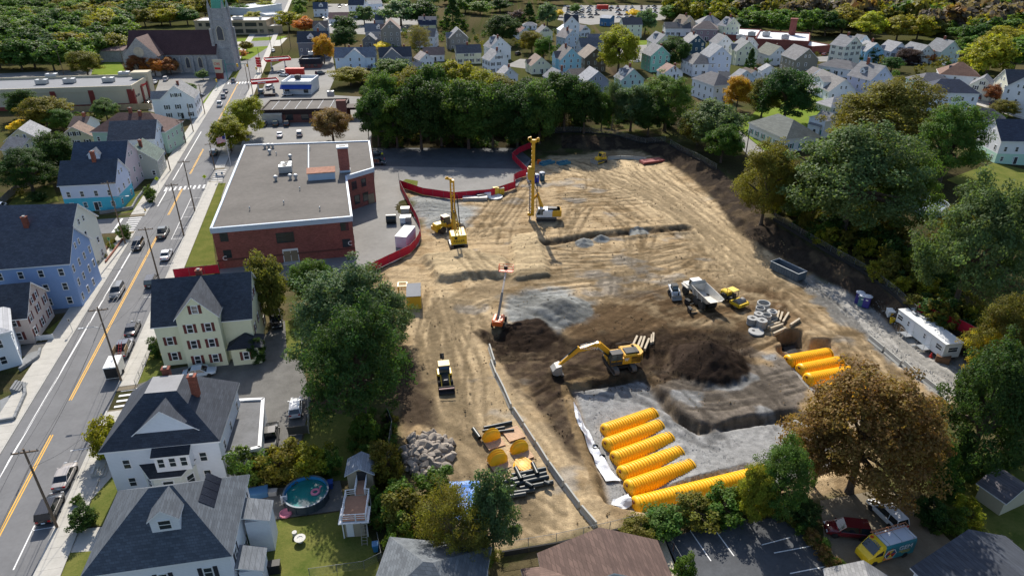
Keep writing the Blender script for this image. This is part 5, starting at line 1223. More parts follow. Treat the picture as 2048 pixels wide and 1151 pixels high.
def track(par,y,L,w,h,m=TRK):
    b=MB(); n=7; r=h/2; pr=[(L/2-r+r*math.sin(math.pi*i/(n-1)),r-r*math.cos(math.pi*i/(n-1))) for i in range(n)]+[(-L/2+r-r*math.sin(math.pi*i/(n-1)),r+r*math.cos(math.pi*i/(n-1))) for i in range(n)]
    b.ext(pr,y-w/2,y+w/2)
    t=0.0
    while t<L-h:
        for z in(-.0,h): b.box2(-L/2+r+t,-L/2+r+t+.12,y-w/2-.02,y+w/2+.02,z-.04,z+.05)
        t+=.26
    o=b.build('track',m,par); d=MB(); d.box2(-L/2+r,L/2-r,y-w*.56,y+w*.56,h*.28,h*.72)
    for s in(-1,1): d.cyl((s*(L/2-r),y-w*.57,r),(s*(L/2-r),y+w*.57,r),r*.62,n=10)
    d.build('track_frame',BLK,o); return o
def beam(b,p0,p1,w0,h0,w1,h1,m=0):                        # tapered box girder in the x-z plane
    p0,p1=Vector(p0),Vector(p1); d=(p1-p0).normalized(); n=Vector((-d.z,0,d.x))
    r=[]
    for p,w,h in((p0,w0,h0),(p1,w1,h1)): r.append([p+n*h/2+Vector((0,w/2,0)),p+n*h/2-Vector((0,w/2,0)),p-n*h/2-Vector((0,w/2,0)),p-n*h/2+Vector((0,w/2,0))])
    b.loft(r,m)
def cab(par,x,y,z,l,w,h,name='cab',roofm=None,col=None,slope=.25):
    b=MB(); pr=[(x-l/2,z),(x+l/2,z),(x+l/2,z+h*.45),(x+l/2-slope,z+h),(x-l/2,z+h)]
    b.ext(pr,y-w/2,y+w/2,1); 
    for px_,pz in((x-l/2,0),(x-l/2,1)): pass
    for sy in(-1,1):
        yy=y+sy*w/2
        for a,c in((pr[0],pr[4]),(pr[1],pr[2]),(pr[2],pr[3])): b.cyl((a[0],yy,a[1]),(c[0],yy,c[1]),.06,n=4,m=0)
        b.cyl((x-.1,yy,z),(x-.1,yy,z+h),.05,n=4,m=0); b.box2(x-l/2,x+l/2,yy-.03,yy+.03,z,z+h*.28,0)
    b.box2(x-l/2-.08,x+l/2-slope+.1,y-w/2-.08,y+w/2+.08,z+h,z+h+.12,2)
    return b.build(name,[PT,CABG,roofm or PT],par,col=col)
def cylinder(b,p0,p1,r,m0=0,m1=1):
    p0,p1=Vector(p0),Vector(p1); mid=p0.lerp(p1,.58); b.cyl(p0,mid,r,n=7,m=m0); b.cyl(mid,p1,r*.55,n=6,m=m1)
# --- big yellow excavator ---
c=G(1238,731); bk=G(1106,749); root=thing('excavator','yellow crawler excavator with its long boom reaching into the cut','excavator',c,aim(c,bk))
u=ob('undercarriage',None,None)
C.objects.unlink(u); bpy.data.objects.remove(u)
tdir=aim(P(1203,708),P(1229,743))-root.rotation_euler[2]
b=MB(); b.box2(-1.4,1.4,-1.3,1.3,.45,.95); b.cyl((0,0,.9),(0,0,1.25),1.0,n=14); uc=b.build('undercarriage',BLK,root,rz=tdir)
track(uc,-1.45,5.1,.75,1.05); track(uc,1.45,5.1,.75,1.05)
b=MB(); b.bev((-.4,0,1.75),(5.0,3.0,1.0),.12); b.bev((-1.5,-.0,2.45),(2.6,2.9,.6),.15); b.build('house_body',PT,root,col=YEL)
b=MB(); b.loft([[(-2.8+.0,-1.5,z),(-2.2,-1.5,z),(-2.2,1.5,z),(-2.8,1.5,z),(-3.4,.9,z),(-3.4,-.9,z)] for z in(1.3,2.75)]); cw=b.build('counterweight',PT,root,col=YEL)
b=MB()
for i in range(5): b.box2(-3.0,-1.3,1.46,1.53,1.5+i*.2,1.6+i*.2)
b.build('louvre_panel',BLK,root)
b=MB(); b.bev((-1.6,.3,2.85),(2.2,1.6,.2),.05); b.build('engine_cover',BLK,root)
cab(root,1.15,.95,1.3,1.9,1.1,1.9,roofm=BLK,col=(.03,.03,.032))
b=MB(); beam(b,(1.2,-.25,2.0),(3.6,-.25,4.35),.55,.75,.6,1.0); beam(b,(3.5,-.25,4.3),(7.0,-.25,3.75),.6,1.0,.45,.5); bo=b.build('boom',PT,root,col=YEL)
b=MB(); beam(b,(6.5,-.25,4.15),(9.7,-.25,1.5),.42,.75,.32,.35); b.build('stick',PT,root,col=YEL)
b=MB()
for y in(-.75,.25): cylinder(b,(1.5,y,1.7),(3.7,y*.7-.08,3.9),.13)
cylinder(b,(4.0,-.25,4.95),(6.4,-.25,4.55),.13); cylinder(b,(6.9,-.25,4.4),(9.4,-.25,2.2),.11); b.build('hydraulic_cylinders',[BLK,CHROME],root)
b=MB(); pr=[(9.5,1.7),(10.3,1.5),(10.9,.9),(10.8,.3),(10.2,.02),(9.5,.1),(9.3,.5)]
b.loft([[(x,y,z) for x,z in pr] for y in(-1.0,.5)]); bu=b.build('bucket',WORN,root)
for i in range(6):
    b=MB(); y=-.95+i*.28; b.loft([[(9.5,y,.0),(9.5,y+.16,.0),(9.35,y+.16,.3),(9.35,y,.3)],[(9.05,y+.05,.0),(9.05,y+.11,.0),(9.05,y+.11,.08),(9.05,y+.05,.08)]]); b.build('tooth',WORN,bu)
text('RICON',.66,bo,(5.1,.065,4.02),(R(90),R(9),R(180)),TRIM,'boom_lettering',.01,1.35)
text('9F',.8,root,(-.55,1.53,2.05),(R(90),0,R(180)),TRIM,'side_lettering')
b=MB()
for x,y in((.2,-1.45),(-1.0,-1.45),(-2.2,-1.45),(-2.2,1.45)): b.cyl((x,y,2.3),(x,y,3.2),.03,n=4)
b.tube([(.2,-1.45,3.2),(-2.2,-1.45,3.2),(-2.2,1.45,3.2)],.03,4); b.build('handrail',BLK,root)
# --- drill rig seen from behind ---
c=G(915,488); hd=G(903,452); root=thing('drill_rig','yellow drilling rig with lattice mast, its lettered counterweight turned to the boom lift','drill rig',c,aim(c,hd))
track(root,-1.5,5.4,.7,1.0); track(root,1.5,5.4,.7,1.0)
b=MB(); b.box2(-1.6,1.6,-1.2,1.2,.4,1.1); b.build('undercarriage',BLK,root)
b=MB(); b.bev((-1.3,0,2.2),(3.4,3.3,2.0),.15); cw=b.build('engine_house',PT,root,col=YELP_)
text('KELLER',.72,cw,(-3.02,.0,2.0),(R(90),0,R(-90)),BLK,'lettering',.01,1.0); b=MB(); b.box2(-3.03,-3.0,.35,.95,2.45,2.95); b.build('emblem',BLK,cw)
b=MB(); b.box2(-3.05,-2.9,-1.3,1.3,1.2,1.28); b.box2(-2.9,-.5,1.65,1.85,.9,1.4); b.build('side_steps',STEEL,root)
cab(root,1.0,-1.0,1.2,1.6,1.1,1.8,col=YELP_)
Hm=ZAT(hd,347)-hd.z; xm=(hd-c).length*.55
b=MB()
for sy in(-.35,.35):
    for sx in(-.3,.3): b.cyl((xm+sx,sy,1.0),(xm+sx,sy,Hm),.13,n=5)
z=1.2; k=0
while z<Hm-1:
    for sy in(-.35,.35): b.cyl((xm-.3,sy,z),(xm+.3,sy,z+.75),.05,n=4)
    b.cyl((xm-.3,-.35 if k%2 else .35,z),(xm-.3,.35 if k%2 else -.35,z+.75),.05,n=4); z+=.75; k+=1
b.build('mast',PT,root,col=YEL)
b=MB(); b.box((xm,0,Hm),(1.0,.9,.5)); b.box((xm+.1,.7,Hm+.5),(.5,1.4,.35),0,0,.25); b.cyl((xm,.95,Hm+.7),(xm+.3,.95,Hm+.7),.3,n=10); b.build('mast_head',PT,root,col=YEL)
b=MB(); b.box((xm+.1,0,4.6),(1.0,1.0,1.7)); b.cyl((xm+.5,0,3.0),(xm+.5,0,5.6),.35,n=10); b.build('rotary_drive',BLK,root)
b=MB(); b.cyl((xm+.55,0,-.3),(xm+.55,0,Hm*.75),.14,n=8); b.build('drill_string',TRK,root)
b=MB(); b.tube([(xm-.2,-.9,Hm-3),(xm-.2,-1.1,Hm-6),(xm-.2,-1.15,4.5),(xm-1,-1.2,3)],.12,6); b.build('hose',RUBBER,root)
b=MB(); beam(b,(.6,0,2.2),(xm-.2,0,5.2),.5,.4,.4,.3); cylinder(b,(.2,-.5,2.8),(xm-.3,-.3,7.5),.14); cylinder(b,(.2,.5,2.8),(xm-.3,.3,7.5),.14); b.build('mast_support',PT,root,col=YEL)
# --- drill rig seen from the side, auger down ---
c=G(1092,438); au=G(1060,438); root=thing('drill_rig','yellow and white auger rig standing sideways with a tall mast','drill rig',c,aim(c,au))
xm=(au-c).length
track(root,-1.4,4.8,.7,.95); track(root,1.4,4.8,.7,.95)
b=MB(); b.box2(-1.5,1.5,-1.1,1.1,.35,1.0); b.build('undercarriage',BLK,root)
b=MB(); b.bev((-1.2,0,1.85),(4.4,2.9,1.6),.2); b.build('house_body',PT,root,col=(.72,.73,.74))
b=MB(); b.bev((-2.3,0,1.9),(2.3,2.96,1.5),.2); b.build('rear_cover',PT,root,col=YEL)
b=MB(); b.bev((-1.4,.3,2.75),(2.2,1.4,.5),.1); b.build('engine_deck',BLK,root)
cab(root,1.35,.85,1.05,1.8,1.15,1.9,col=(.72,.73,.74),slope=.5)
Hm=ZAT(au,282)-au.z; x=xm-.55
b=MB(); b.box2(x-.36,x+.36,-.32,.32,.9,Hm); z=1.6
while z<Hm-.8: b.box2(x+.36,x+.42,-.28,.28,z,z+.5); z+=1.0
b.build('mast',PT,root,col=YEL)
b=MB(); b.box((x,0,Hm),(1.3,.8,.6)); b.box((x+.7,0,Hm+.45),(.7,.5,.9),0,0,0,.3); b.box((x-.8,0,Hm+.1),(.9,.5,.4),0,0,0,-.3)
for dx in(-1.0,.9): b.cyl((x+dx,-.25,Hm+.4),(x+dx,.25,Hm+.4),.35,n=10)
b.build('mast_head',PT,root,col=YEL)
zr=ZAT(au,345)-au.z
b=MB(); b.box((x+.5,0,zr),(1.5,1.2,1.9)); b.cyl((xm+.1,0,zr-1.6),(xm+.1,0,zr+1.4),.5,n=10); b.build('rotary_drive',PT,root,col=(.5,.30,.03))
b=MB(); b.cyl((xm+.1,0,-.3),(xm+.1,0,zr-1.2),.13,n=8); z=-.2; a=0
while z<zr-1.5:
    b.loft([[(xm+.1+rr*math.cos(a+d),rr*math.sin(a+d),z+d*.12) for rr in(.12,.42)]+[(xm+.1+rr*math.cos(a+d),rr*math.sin(a+d),z+d*.12+.05) for rr in(.42,.12)] for d in np.linspace(0,2*math.pi,9)],0); z+=.75
b.build('auger',mat('auger steel',(.25,.24,.24),.5,.3,3,metal=.4),root)
b=MB(); b.cyl((xm+.1,0,1.0),(xm+.1,0,1.6),.55,n=10); b.box2(x-.3,xm,-.3,.3,1.0,1.4); b.build('auger_guide',PT,root,col=YEL)
b=MB(); beam(b,(1.0,-.3,1.9),(x-1.2,-.3,6.0),.6,.6,.5,.5); beam(b,(x-1.4,-.3,6.2),(x,-.3,4.6),.5,.5,.4,.4)
for y in(-.8,.3): cylinder(b,(.6,y,2.5),(x-.3,y*.6,8.2),.16,0,1)
b.build('mast_support',[PT,CHROME],root,col=YEL)
b=MB(); b.tube([(x-.4,.5,zr),(x-1.0,.8,zr-3),(x-.9,.8,3),(.3,.8,2.6)],.08,5); b.build('hose',RUBBER,root)
# --- wheeled machines ---
def loader_bucket(par,x,z,w,m=WORN,s=1.0):
    b=MB(); pr=[(x,z),(x+1.1*s,z),(x+1.15*s,z+.06),(x+.25*s,z+.25*s),(x+.1*s,z+.9*s),(x+.25*s,z+1.15*s),(x+.1*s,z+1.2*s),(x-.1*s,z+.7*s)]
    b.ext(pr,-w/2,w/2); 
    for y in(-w/2,w/2): b.ext([(x,z),(x+1.1*s,z),(x+.9*s,z+.5*s),(x+.2*s,z+1.15*s),(x-.08*s,z+.7*s)],y-.03,y+.03)
    return b.build('bucket',m,par)
c=G(893,460); root=thing('wheel_loader','yellow wheel loader parked beside the drilling rig','wheel loader',c,aim(G(880,462),G(932,448)))
for x in(-1.6,1.6):
    for y in(-1.15,1.15): wheel(root,(x,y,.8),.8,.65,PT,col=YELP_)
b=MB(); b.bev((-1.7,0,1.6),(2.8,1.9,1.2),.2); b.box2(-3.2,-2.9,-1.2,1.2,.6,1.5); b.build('engine_body',PT,root,col=YELP_)
b=MB(); b.bev((1.1,0,1.2),(1.8,1.2,.9),.1); b.build('front_frame',PT,root,col=YELP_)
for y in(-1.15,1.15):
    for x in(-1.6,1.6):
        b=MB(); b.loft([[(x+1.0*math.cos(a),y-.35,.8+1.0*math.sin(a)),(x+1.0*math.cos(a),y+.35,.8+1.0*math.sin(a)),(x+.93*math.cos(a),y+.35,.8+.93*math.sin(a)),(x+.93*math.cos(a),y-.35,.8+.93*math.sin(a))] for a in np.linspace(.3,2.6,6)]); b.build('mudguard',PT,root,col=YELP_)
cab(root,-.1,0,1.6,1.6,1.5,1.8,roofm=mat('cream cab roof',(.7,.62,.4),.5),col=(.05,.05,.05))
b=MB()
for y in(-.6,.6): beam(b,(.9,y,1.9),(2.9,y,.9),.16,.35,.16,.3)
b.build('lift_arms',PT,root,col=YELP_); loader_bucket(root,3.0,.12,2.9)
c=G(1200,325); root=thing('bulldozer','yellow bulldozer beside the low retaining wall','bulldozer',c,aim(G(1215,322),G(1180,330)))
track(root,-1.0,3.4,.55,.95); track(root,1.0,3.4,.55,.95)
b=MB(); b.bev((.7,0,1.35),(1.9,1.1,1.0),.12); b.bev((-1.2,0,1.2),(1.2,1.5,.9),.1); b.cyl((1.0,.2,1.8),(1.0,.2,2.6),.08,n=6); b.build('engine_hood',PT,root,col=YELP_)
cab(root,-.5,0,1.2,1.4,1.4,1.5,roofm=PT,col=YELP_)
b=MB(); b.loft([[(2.15+.12*abs(z-.6),y,z) for z in(.05,.4,.8,1.2)]+[(2.3+.1*abs(z-.6),y,z) for z in(1.2,.8,.4,.05)] for y in(-1.6,1.6)]); b.build('blade',WORN,root)
b=MB()
for y in(-1.4,1.4): b.cyl((-.3,y,.5),(2.2,y,.4),.12,n=6)
cylinder(b,(1.4,-.4,1.5),(2.2,-.4,.9),.08); cylinder(b,(1.4,.4,1.5),(2.2,.4,.9),.08); b.build('push_arms',[PT,CHROME],root,col=YELP_)
# boom lift
c=G(998,648); pl=Vector((c.x+1.2,c.y+7.5,0)); pz=ZAT(pl,538); root=thing('boom_lift','orange telescopic boom lift with its basket raised over the sand','boom lift',c,aim(c,pl))
ORG=(.70,.13,.02)
for x in(-1.1,1.1):
    for y in(-.95,.95): wheel(root,(x,y,.45),.45,.38,PT,RUBBER,col=(.6,.6,.6))
b=MB(); b.box2(-1.5,1.5,-.8,.8,.45,.8); b.build('chassis',PT,root,col=(.12,.12,.13))
b=MB(); b.bev((-.5,.62,1.25),(2.4,.6,.85),.12); b.bev((-.5,-.62,1.25),(2.4,.6,.85),.12); b.bev((-1.6,0,1.15),(.7,1.8,.8),.15); b.build('turntable_cover',PT,root,col=ORG)
xe=(pl-c).length-.6
b=MB(); p0,p1=Vector((-1.0,0,1.7)),Vector((xe,0,pz-.4)); d=p1-p0
beam(b,p0,p0+d*.55,.36,.42,.36,.42); b.build('boom_base',PT,root,col=(.06,.06,.065))
b=MB(); beam(b,p0+d*.5,p1,.26,.3,.24,.28); b.build('boom_extension',PT,root,col=(.6,.5,.42))
b=MB(); w2=1.25
for z in(pz-.3,pz+.25,pz+.8):
    b.tube([(xe+.1,-w2,z),(xe+1.0,-w2,z),(xe+1.0,w2,z),(xe+.1,w2,z),(xe+.1,-w2,z)],.04,5)
for x,y in((xe+.1,-w2),(xe+1,-w2),(xe+1,w2),(xe+.1,w2),(xe+.1,0),(xe+1,0)): b.cyl((x,y,pz-.3),(x,y,pz+.8),.04,n=5)
b.box2(xe+.1,xe+1,-w2,w2,pz-.36,pz-.3); ba=b.build('basket',PT,root,col=(.66,.09,.02))
b=MB(); b.box((xe+.2,0,pz+.45),(.4,.6,.7)); b.build('control_box',BLK,ba)
# backhoe loader
c=G(890,762); root=thing('backhoe_loader','yellow backhoe loader on the dirt track, rear arm folded up','backhoe',c,aim(G(884,720),G(895,790)))
for x,r in((-1.0,.72),(1.25,.5)):
    for y in(-.9,.9): wheel(root,(x,y,r),r,.42,PT,RUBBER,col=YELP_)
b=MB(); b.bev((1.0,0,1.15),(1.8,.95,.75),.12); b.box2(-1.6,1.8,-.5,.5,.5,.85); b.build('hood',PT,root,col=(.045,.048,.05))
b=MB(); b.bev((-.6,.85,1.35),(1.7,.5,.3),.1); b.bev((-.6,-.85,1.35),(1.7,.5,.3),.1); b.build('mudguard',PT,root,col=YELP_)
cab(root,-.55,0,1.0,1.5,1.5,1.75,roofm=mat('pale yellow cab roof',(.75,.58,.22),.5),col=(.03,.03,.03))
b=MB()
for y in(-.62,.62): beam(b,(.3,y,1.35),(2.4,y,.6),.14,.25,.14,.22)
b.build('loader_arms',PT,root,col=YELP_); loader_bucket(root,2.5,.1,2.3,BLK,.75); b=MB(); b.box2(3.2,3.3,-1.1,1.1,.95,1.1); b.build('striped_bar',mat('pink white bar',(.6,.4,.38),.6),root)
b=MB(); beam(b,(-1.8,0,.9),(-2.5,0,3.0),.22,.35,.2,.3); beam(b,(-2.6,0,3.1),(-4.4,0,2.0),.18,.28,.16,.22); b.build('hoe_arm',PT,root,col=(.035,.037,.04))
b=MB(); b.loft([[(-4.4,y,2.1),(-4.0,y,1.5),(-4.4,y,1.1),(-4.8,y,1.6)] for y in(-.3,.3)]); b.build('hoe_bucket',BLK,root)
for y in(-.7,.7): b=MB(); b.box2(-2.0,-1.8,y-.08,y+.08,.4,1.6); b.box2(-2.15,-1.7,y-.2,y+.2,.35,.45); b.build('stabiliser',BLK,root)
# articulated dump truck
c=G(1396,600); root=thing('dump_truck','pale articulated dump truck with an empty open bed','dump truck',c,aim(G(1418,612),G(1370,570)))
DT=(.50,.47,.41)
for x in(-3.0,-1.3,2.6):
    for y in(-1.15,1.15): wheel(root,(x,y,.85),.85,.62,PT,col=(.35,.33,.3))
b=MB(); b.box2(-4.2,3.6,-.5,.5,.9,1.35); b.build('chassis',BLK,root)
b=MB(); b.loft([[(1.9,-1.2,1.2),(1.9,1.2,1.2),(1.9,1.2,2.3),(1.9,-1.2,2.3)],[(4.2,-1.05,1.0),(4.2,1.05,1.0),(4.2,1.0,1.9),(4.2,-1.0,1.9)]]); b.build('bonnet',PT,root,col=(.62,.61,.57))
for y in(-1.2,1.2): b=MB(); b.bev((2.7,y,1.85),(2.2,.75,.14),.05); b.build('mudguard',PT,root,col=DT)
cab(root,1.6,0,1.7,1.5,1.7,1.7,roofm=mat('white cab roof',(.75,.75,.73),.5),col=(.62,.61,.57))
b=MB()
def bedring(x,zb,zt,w): return [(x,-w,zt),(x,-w*.75,zb),(x,w*.75,zb),(x,w,zt)]
o_=[bedring(-5.4,2.35,2.75,1.6),bedring(-4.4,1.75,2.9,1.6),bedring(-1.5,1.45,3.05,1.6),bedring(.4,1.5,3.2,1.55)]
i_=[[(x,y*.93,z+.12 if k in(1,2) else z) for k,(x,y,z) in enumerate(r)] for r in o_]
b.loft(o_,0,False,False); b.loft(i_,1,False,False)
for o2,i2 in zip(o_[:-1],o_[1:]): pass
for j in(0,3):
    for q in range(3): b.poly([o_[q][j],o_[q+1][j],i_[q+1][j],i_[q][j]],0)
b.poly([o_[3][0],o_[3][1],o_[3][2],o_[3][3],(.75,1.3,3.65),(.75,-1.3,3.65)],0); b.poly([i_[3][k] for k in(3,2,1,0)],1); b.poly([o_[0][1],o_[0][2],i_[0][2],i_[0][1]],0)
for q in(-3.4,-2.0,-.6):
    for s in(-1,1): b.box2(q-.1,q+.1,s*1.55-.08,s*1.55+.08,1.7,2.95,0)
b.build('dump_bed',[PT,mat('scoured bed steel',(.58,.55,.49),.5,.2,.8)],root,col=DT)
# skid steer
c=G(1347,590); root=thing('skid_steer','small white skid steer loader beside the dump truck','skid steer',c,aim(G(1340,576),G(1357,602)))
for x in(-.55,.55):
    for y in(-.75,.75): wheel(root,(x,y,.42),.42,.3,PT,RUBBER,col=(.45,.05,.03))
b=MB(); b.bev((-.2,0,.8),(2.2,1.1,.7),.1); b.bev((-.95,0,1.35),(.8,1.3,.6),.1); b.build('body',PT,root,col=(.66,.68,.70))
cab(root,.1,0,1.05,1.2,.95,1.05,roofm=BLK,col=(.05,.05,.05))
b=MB()
for y in(-.72,.72): beam(b,(-1.2,y,1.6),(.9,y,1.2),.16,.25,.16,.22); beam(b,(.9,y,1.25),(1.5,y,.35),.16,.22,.14,.2)
b.build('lift_arms',PT,root,col=(.70,.72,.74)); loader_bucket(root,1.5,.06,1.75,WORN,.6)
# roller
c=G(1463,604); root=thing('soil_roller','yellow soil roller with steel front drum and canopy','roller',c,aim(G(1446,592),G(1482,612)))
for y in(-.8,.8): wheel(root,(-1.3,y,.75),.75,.55,PT,col=YELP_)
b=MB(); b.bev((-1.5,0,1.35),(1.9,1.3,.9),.2); b.build('engine_hood',PT,root,col=(.68,.45,.02))
b=MB(); b.bev((-.1,0,.85),(1.2,1.4,.7),.1); b.box2(.2,.55,-.3,.3,1.2,1.9); b.build('operator_deck',BLK,root)
b=MB(); b.bev((-.1,0,2.6),(1.7,1.5,.12),.04)
for x in(-.8,.65):
    for y in(-.65,.65): b.cyl((x,y,1.1),(x,y,2.6),.05,n=5,m=1)
b.build('canopy',[PT,BLK],root,col=(.74,.55,.10))
b=MB(); b.cyl((1.7,-1.0,.75),(1.7,1.0,.75),.75,n=22); b.build('drum',mat('drum steel',(.22,.21,.20),.6,.2,1,metal=.3),root,smooth=40)
b=MB()
for s in(-1,1): b.box2(.6,2.8,s*1.18-.1,s*1.18+.1,.5,1.0)
b.box2(2.6,2.85,-1.28,1.28,.45,1.0); b.box2(.55,.8,-1.28,1.28,.5,1.0); fr=b.build('drum_frame',PT,root,col=(.70,.48,.02)); text('BOMAG',.32,fr,(2.87,0,.72),(R(90),0,R(90)),BLK)
for px,py,l in((1374,608,'black trencher attachment lying behind the dump truck'),(1378,624,'black pallet fork attachment lying in the mud')):
    t_=thing('machine_attachment',l,'attachment',G(px,py),rng.uniform(0,3)); b=MB(); b.box((0,0,.45),(.3,1.2,.9)); b.box((.2,0,.9),(.3,.9,.12)); b.build('mounting_plate',BLK,t_)
    for y in(-.4,.4): b=MB(); b.box2(.1,1.4,y-.08,y+.08,.04,.14); b.build('tine',BLK,t_)
# --- precast concrete ---
PRE=mat('precast concrete',(.34,.34,.33),.85,.12,.8)
def ring(px,py,r,h,kind,label):
    q=P(px,py,h); q.z=float(T(q.x,q.y)); b=MB()
    if kind=='disc': b.lathe([(.02,0),(r,0),(r,.28),(.02,.28)],24); b.cyl((-.4,.2,.275),(-.4,.2,.3),.28,n=12,m=1)
    elif kind=='open': b.lathe([(r,0),(r,h),(r*.82,h),(r*.82,.05),(.02,.05)],24)
    else:
        b.lathe([(r,0),(r,h*.72),(r*1.02,h*.74),(r*1.02,h),(.02,h)],24)
        if kind=='sq': b.box((0,0,h-.02),(r*.75,r*.75,.07),1,.6)
        else: b.lathe([(r*.55,h),(r*.55,h+.25),(r*.4,h+.25),(r*.4,h+.02)],18)
    tag(b.build('manhole_ring' if kind!='disc' else 'manhole_cover_slab',[PRE,DARK],None,q,smooth=40),label,'concrete ring' if kind!='disc' else 'concrete slab')
k=5.67
for cx,cy,r,h,kd,l in((1405,425,72,1.5,'open','widest open concrete ring, behind the other rings'),(1367,480,50,1.4,'open','open concrete ring touching the widest one'),(1500,520,55,1.5,'inner','concrete ring with a smaller ring on top'),(1348,545,50,1.2,'sq','concrete ring with square hole between two open rings'),(1440,560,50,1.6,'open','tall open concrete ring beside the timber stack'),(1278,595,55,1.2,'sq','squat concrete ring with square hole nearest the roller'),(1385,620,55,1.4,'sq','concrete ring with square hole behind the round slab'),(1318,745,80,.3,'disc','flat round concrete slab with one hole')):
    ring(1280+cx/k,530+cy/k,r/k/11.2,h,kd,l)
def stick(name,label,cat,pts,w,h,m,group,z=0):
    a,b_=[P(*q,z) for q in pts]; c=(a+b_)/2; c.z=float(T(c.x,c.y)); L=(b_-a).length
    b=MB(); b.box((0,0,h/2+z),(L,w,h)); return tag(b.build(name,m,None,c,aim(a,b_)),label,cat,group)
KB=mat('tan granite kerb',(.46,.39,.29),.9,.18,1.2)
for i,(a,b_,l) in enumerate((((1545,640),(1570,540),'leaning'),((1580,650),(1610,555),'leaning'),((1615,665),(1680,560),'leaning'),((1700,700),(1805,630),'lone'),((1400,700),(1545,645),'stacked'),((1440,720),(1580,668),'stacked'),((1475,740),(1615,690),'stacked'),((1510,780),(1650,715),'stacked'))):
    stick('kerb_stone',{'leaning':'tan kerb stone standing off the stack behind the concrete rings','lone':'lone tan kerb stone beside the black lined pit','stacked':'long tan kerb stone in the neat row beside the rings'}[l],'kerb stone',[(1280+q[0]/k,530+q[1]/k) for q in(a,b_)],.32,.55,KB,'kerb stones by the concrete rings')
for a,b_ in(((965,470),(1000,395)),((1000,485),(1035,400)),((1030,490),(1060,400)),((1060,500),(1095,415)),((1110,450),(1118,385)),((1125,445),(1130,370))):
    stick('kerb_stone','pale kerb stone lying behind the excavator','kerb stone',[(1024+q[0]/4,576+q[1]/4) for q in(a,b_)],.32,.45,KB,'kerb stones behind the excavator')
# jersey barriers
JB=MB(); JB.loft([[(x,-.3,0),(x,.3,0),(x,.3,.1),(x,.16,.35),(x,.1,.95),(x,-.1,.95),(x,-.16,.35),(x,-.3,.1)] for x in(-.5,.5)])
jb=None
def barrier(a,b_,label,group,red=False):
    global jb
    A,B=G(*a),G(*b_); c=(A+B)/2
    if jb is None: o=JB.build('jersey_barrier',mat('pale precast barrier',(.36,.36,.335),.85,.15,.8),None); jb=o.data
    else: o=ob('jersey_barrier',jb)
    c.z=float(T(c.x,c.y))-.06; o.location=c; o.rotation_euler[2]=aim(A,B); o.scale=((B-A).length,1,1); tag(o,label,'barrier',group)
BL=[((979,698),(989,727)),((982,727),(992,754)),((993,754),(1008,784)),((1008,784),(1022,817)),((1027,823),(1046,852)),((1048,856),(1070,890)),((1073,893),(1096,930)),((1099,933),(1126,971)),((1130,976),(1158,1014)),((1163,1020),(1192,1054))]
ORD='first second third fourth fifth sixth seventh eighth ninth tenth'.split()
for i,(a,b_) in enumerate(BL): barrier(a,b_,ORD[i]+' concrete barrier of the dirt track line, counted from the boom lift','barriers beside the dirt track')
for i,(a,b_) in enumerate((((1738,679),(1766,702)),((1770,705),(1800,731)),((1807,730),(1836,757)),((1843,759),(1876,785)))): barrier(a,b_,ORD[i]+' concrete barrier of the gravel road line, counted from the portable toilets','barriers along the gravel road')
LW=MB(); LW.box2(-.5,.5,-.25,.25,0,.8)
for i,(a,b_) in enumerate((((1216,319),(1240,317)),((1241,317),(1266,318)),((1267,318),(1292,322)))): 
    barrier(a,b_,'concrete block of the low wall behind the bulldozer','wall blocks behind the bulldozer')
# --- yellow arch chambers ---
CH_=mat('yellow chamber plastic',(.88,.47,.01),.42,.06,.5,spec=.4)
def archring(x,s,n=13): return [(x,1.27*s*math.cos(math.pi*i/(n-1)),1.5*(.5*s+.5*s)*math.sin(math.pi*i/(n-1))**.8) for i in range(n)]
def section(L,n):
    b=MB(); r=[]
    for i in range(n*4+1):
        ph=(i%4); s=1.0 if ph in(1,2) else .90
        r.append([(i*L/(n*4),y*s,z*s) for _,y,z in archring(0,1)])
    b.loft(r,0,False,False); return b
SECT=None
def chamber_row(a,b_,label,group,zb,cap0=True,cap1=False):
    global SECT
    d=(b_-a); L=d.length; n=max(1,round(L/2.0)); root=thing('arch_chamber_row',label,'drainage arch',(a.x,a.y,zb),aim(a,b_),group)
    for i in range(n):
        if SECT is None: o=section(2.0,5).build('arch_section',CH_,root,smooth=50); SECT=o.data
        else: o=ob('arch_section',SECT,root)
        o.location=(i*L/n,0,0); o.scale=(L/n/2.0,1,1)
    for x,sg in((0,-1),(L,1)):
        b=MB(); b.loft([[(x+sg*q,y*s,z*s) for _,y,z in archring(0,1)] for q,s in((0,1),(.18,.97),(.34,.86),(.42,.7),(.40,.62),(.48,.45),(.46,.3),(.5,.1))],0,False,False); cp=b.build('end_cap',CH_,root,smooth=50)
        for yy in(-.75,-.38,0,.38,.75): r_=MB(); r_.tube([(x+sg*(.22+.32*(1-(z/1.4)**2)*(1-abs(yy)*.3)),yy,z) for z in np.linspace(.05,1.15-abs(yy)*.35,5)],.06,5); r_.build('rib',CH_,cp)
        if sg<0: r_=MB(); r_.box((x-.5,.1,.95),(.12,.34,.34)); r_.build('port',mat('rust brown port',(.16,.05,.02)),cp)
RL='row of yellow corrugated arches sinking into the gravel beside five others'
for i,(a,b_) in enumerate(ROWS):
    chamber_row(a,b_,['short buried row of yellow arches next to the bare gravel','row of yellow arches second from the bare gravel','third row of yellow arches from the bare gravel','row of yellow arches with loose ragged gravel over its middle','row of yellow arches next to the longest one','longest row of yellow corrugated arches, along the lower fence'][i],'left yellow arch rows',-2.02)
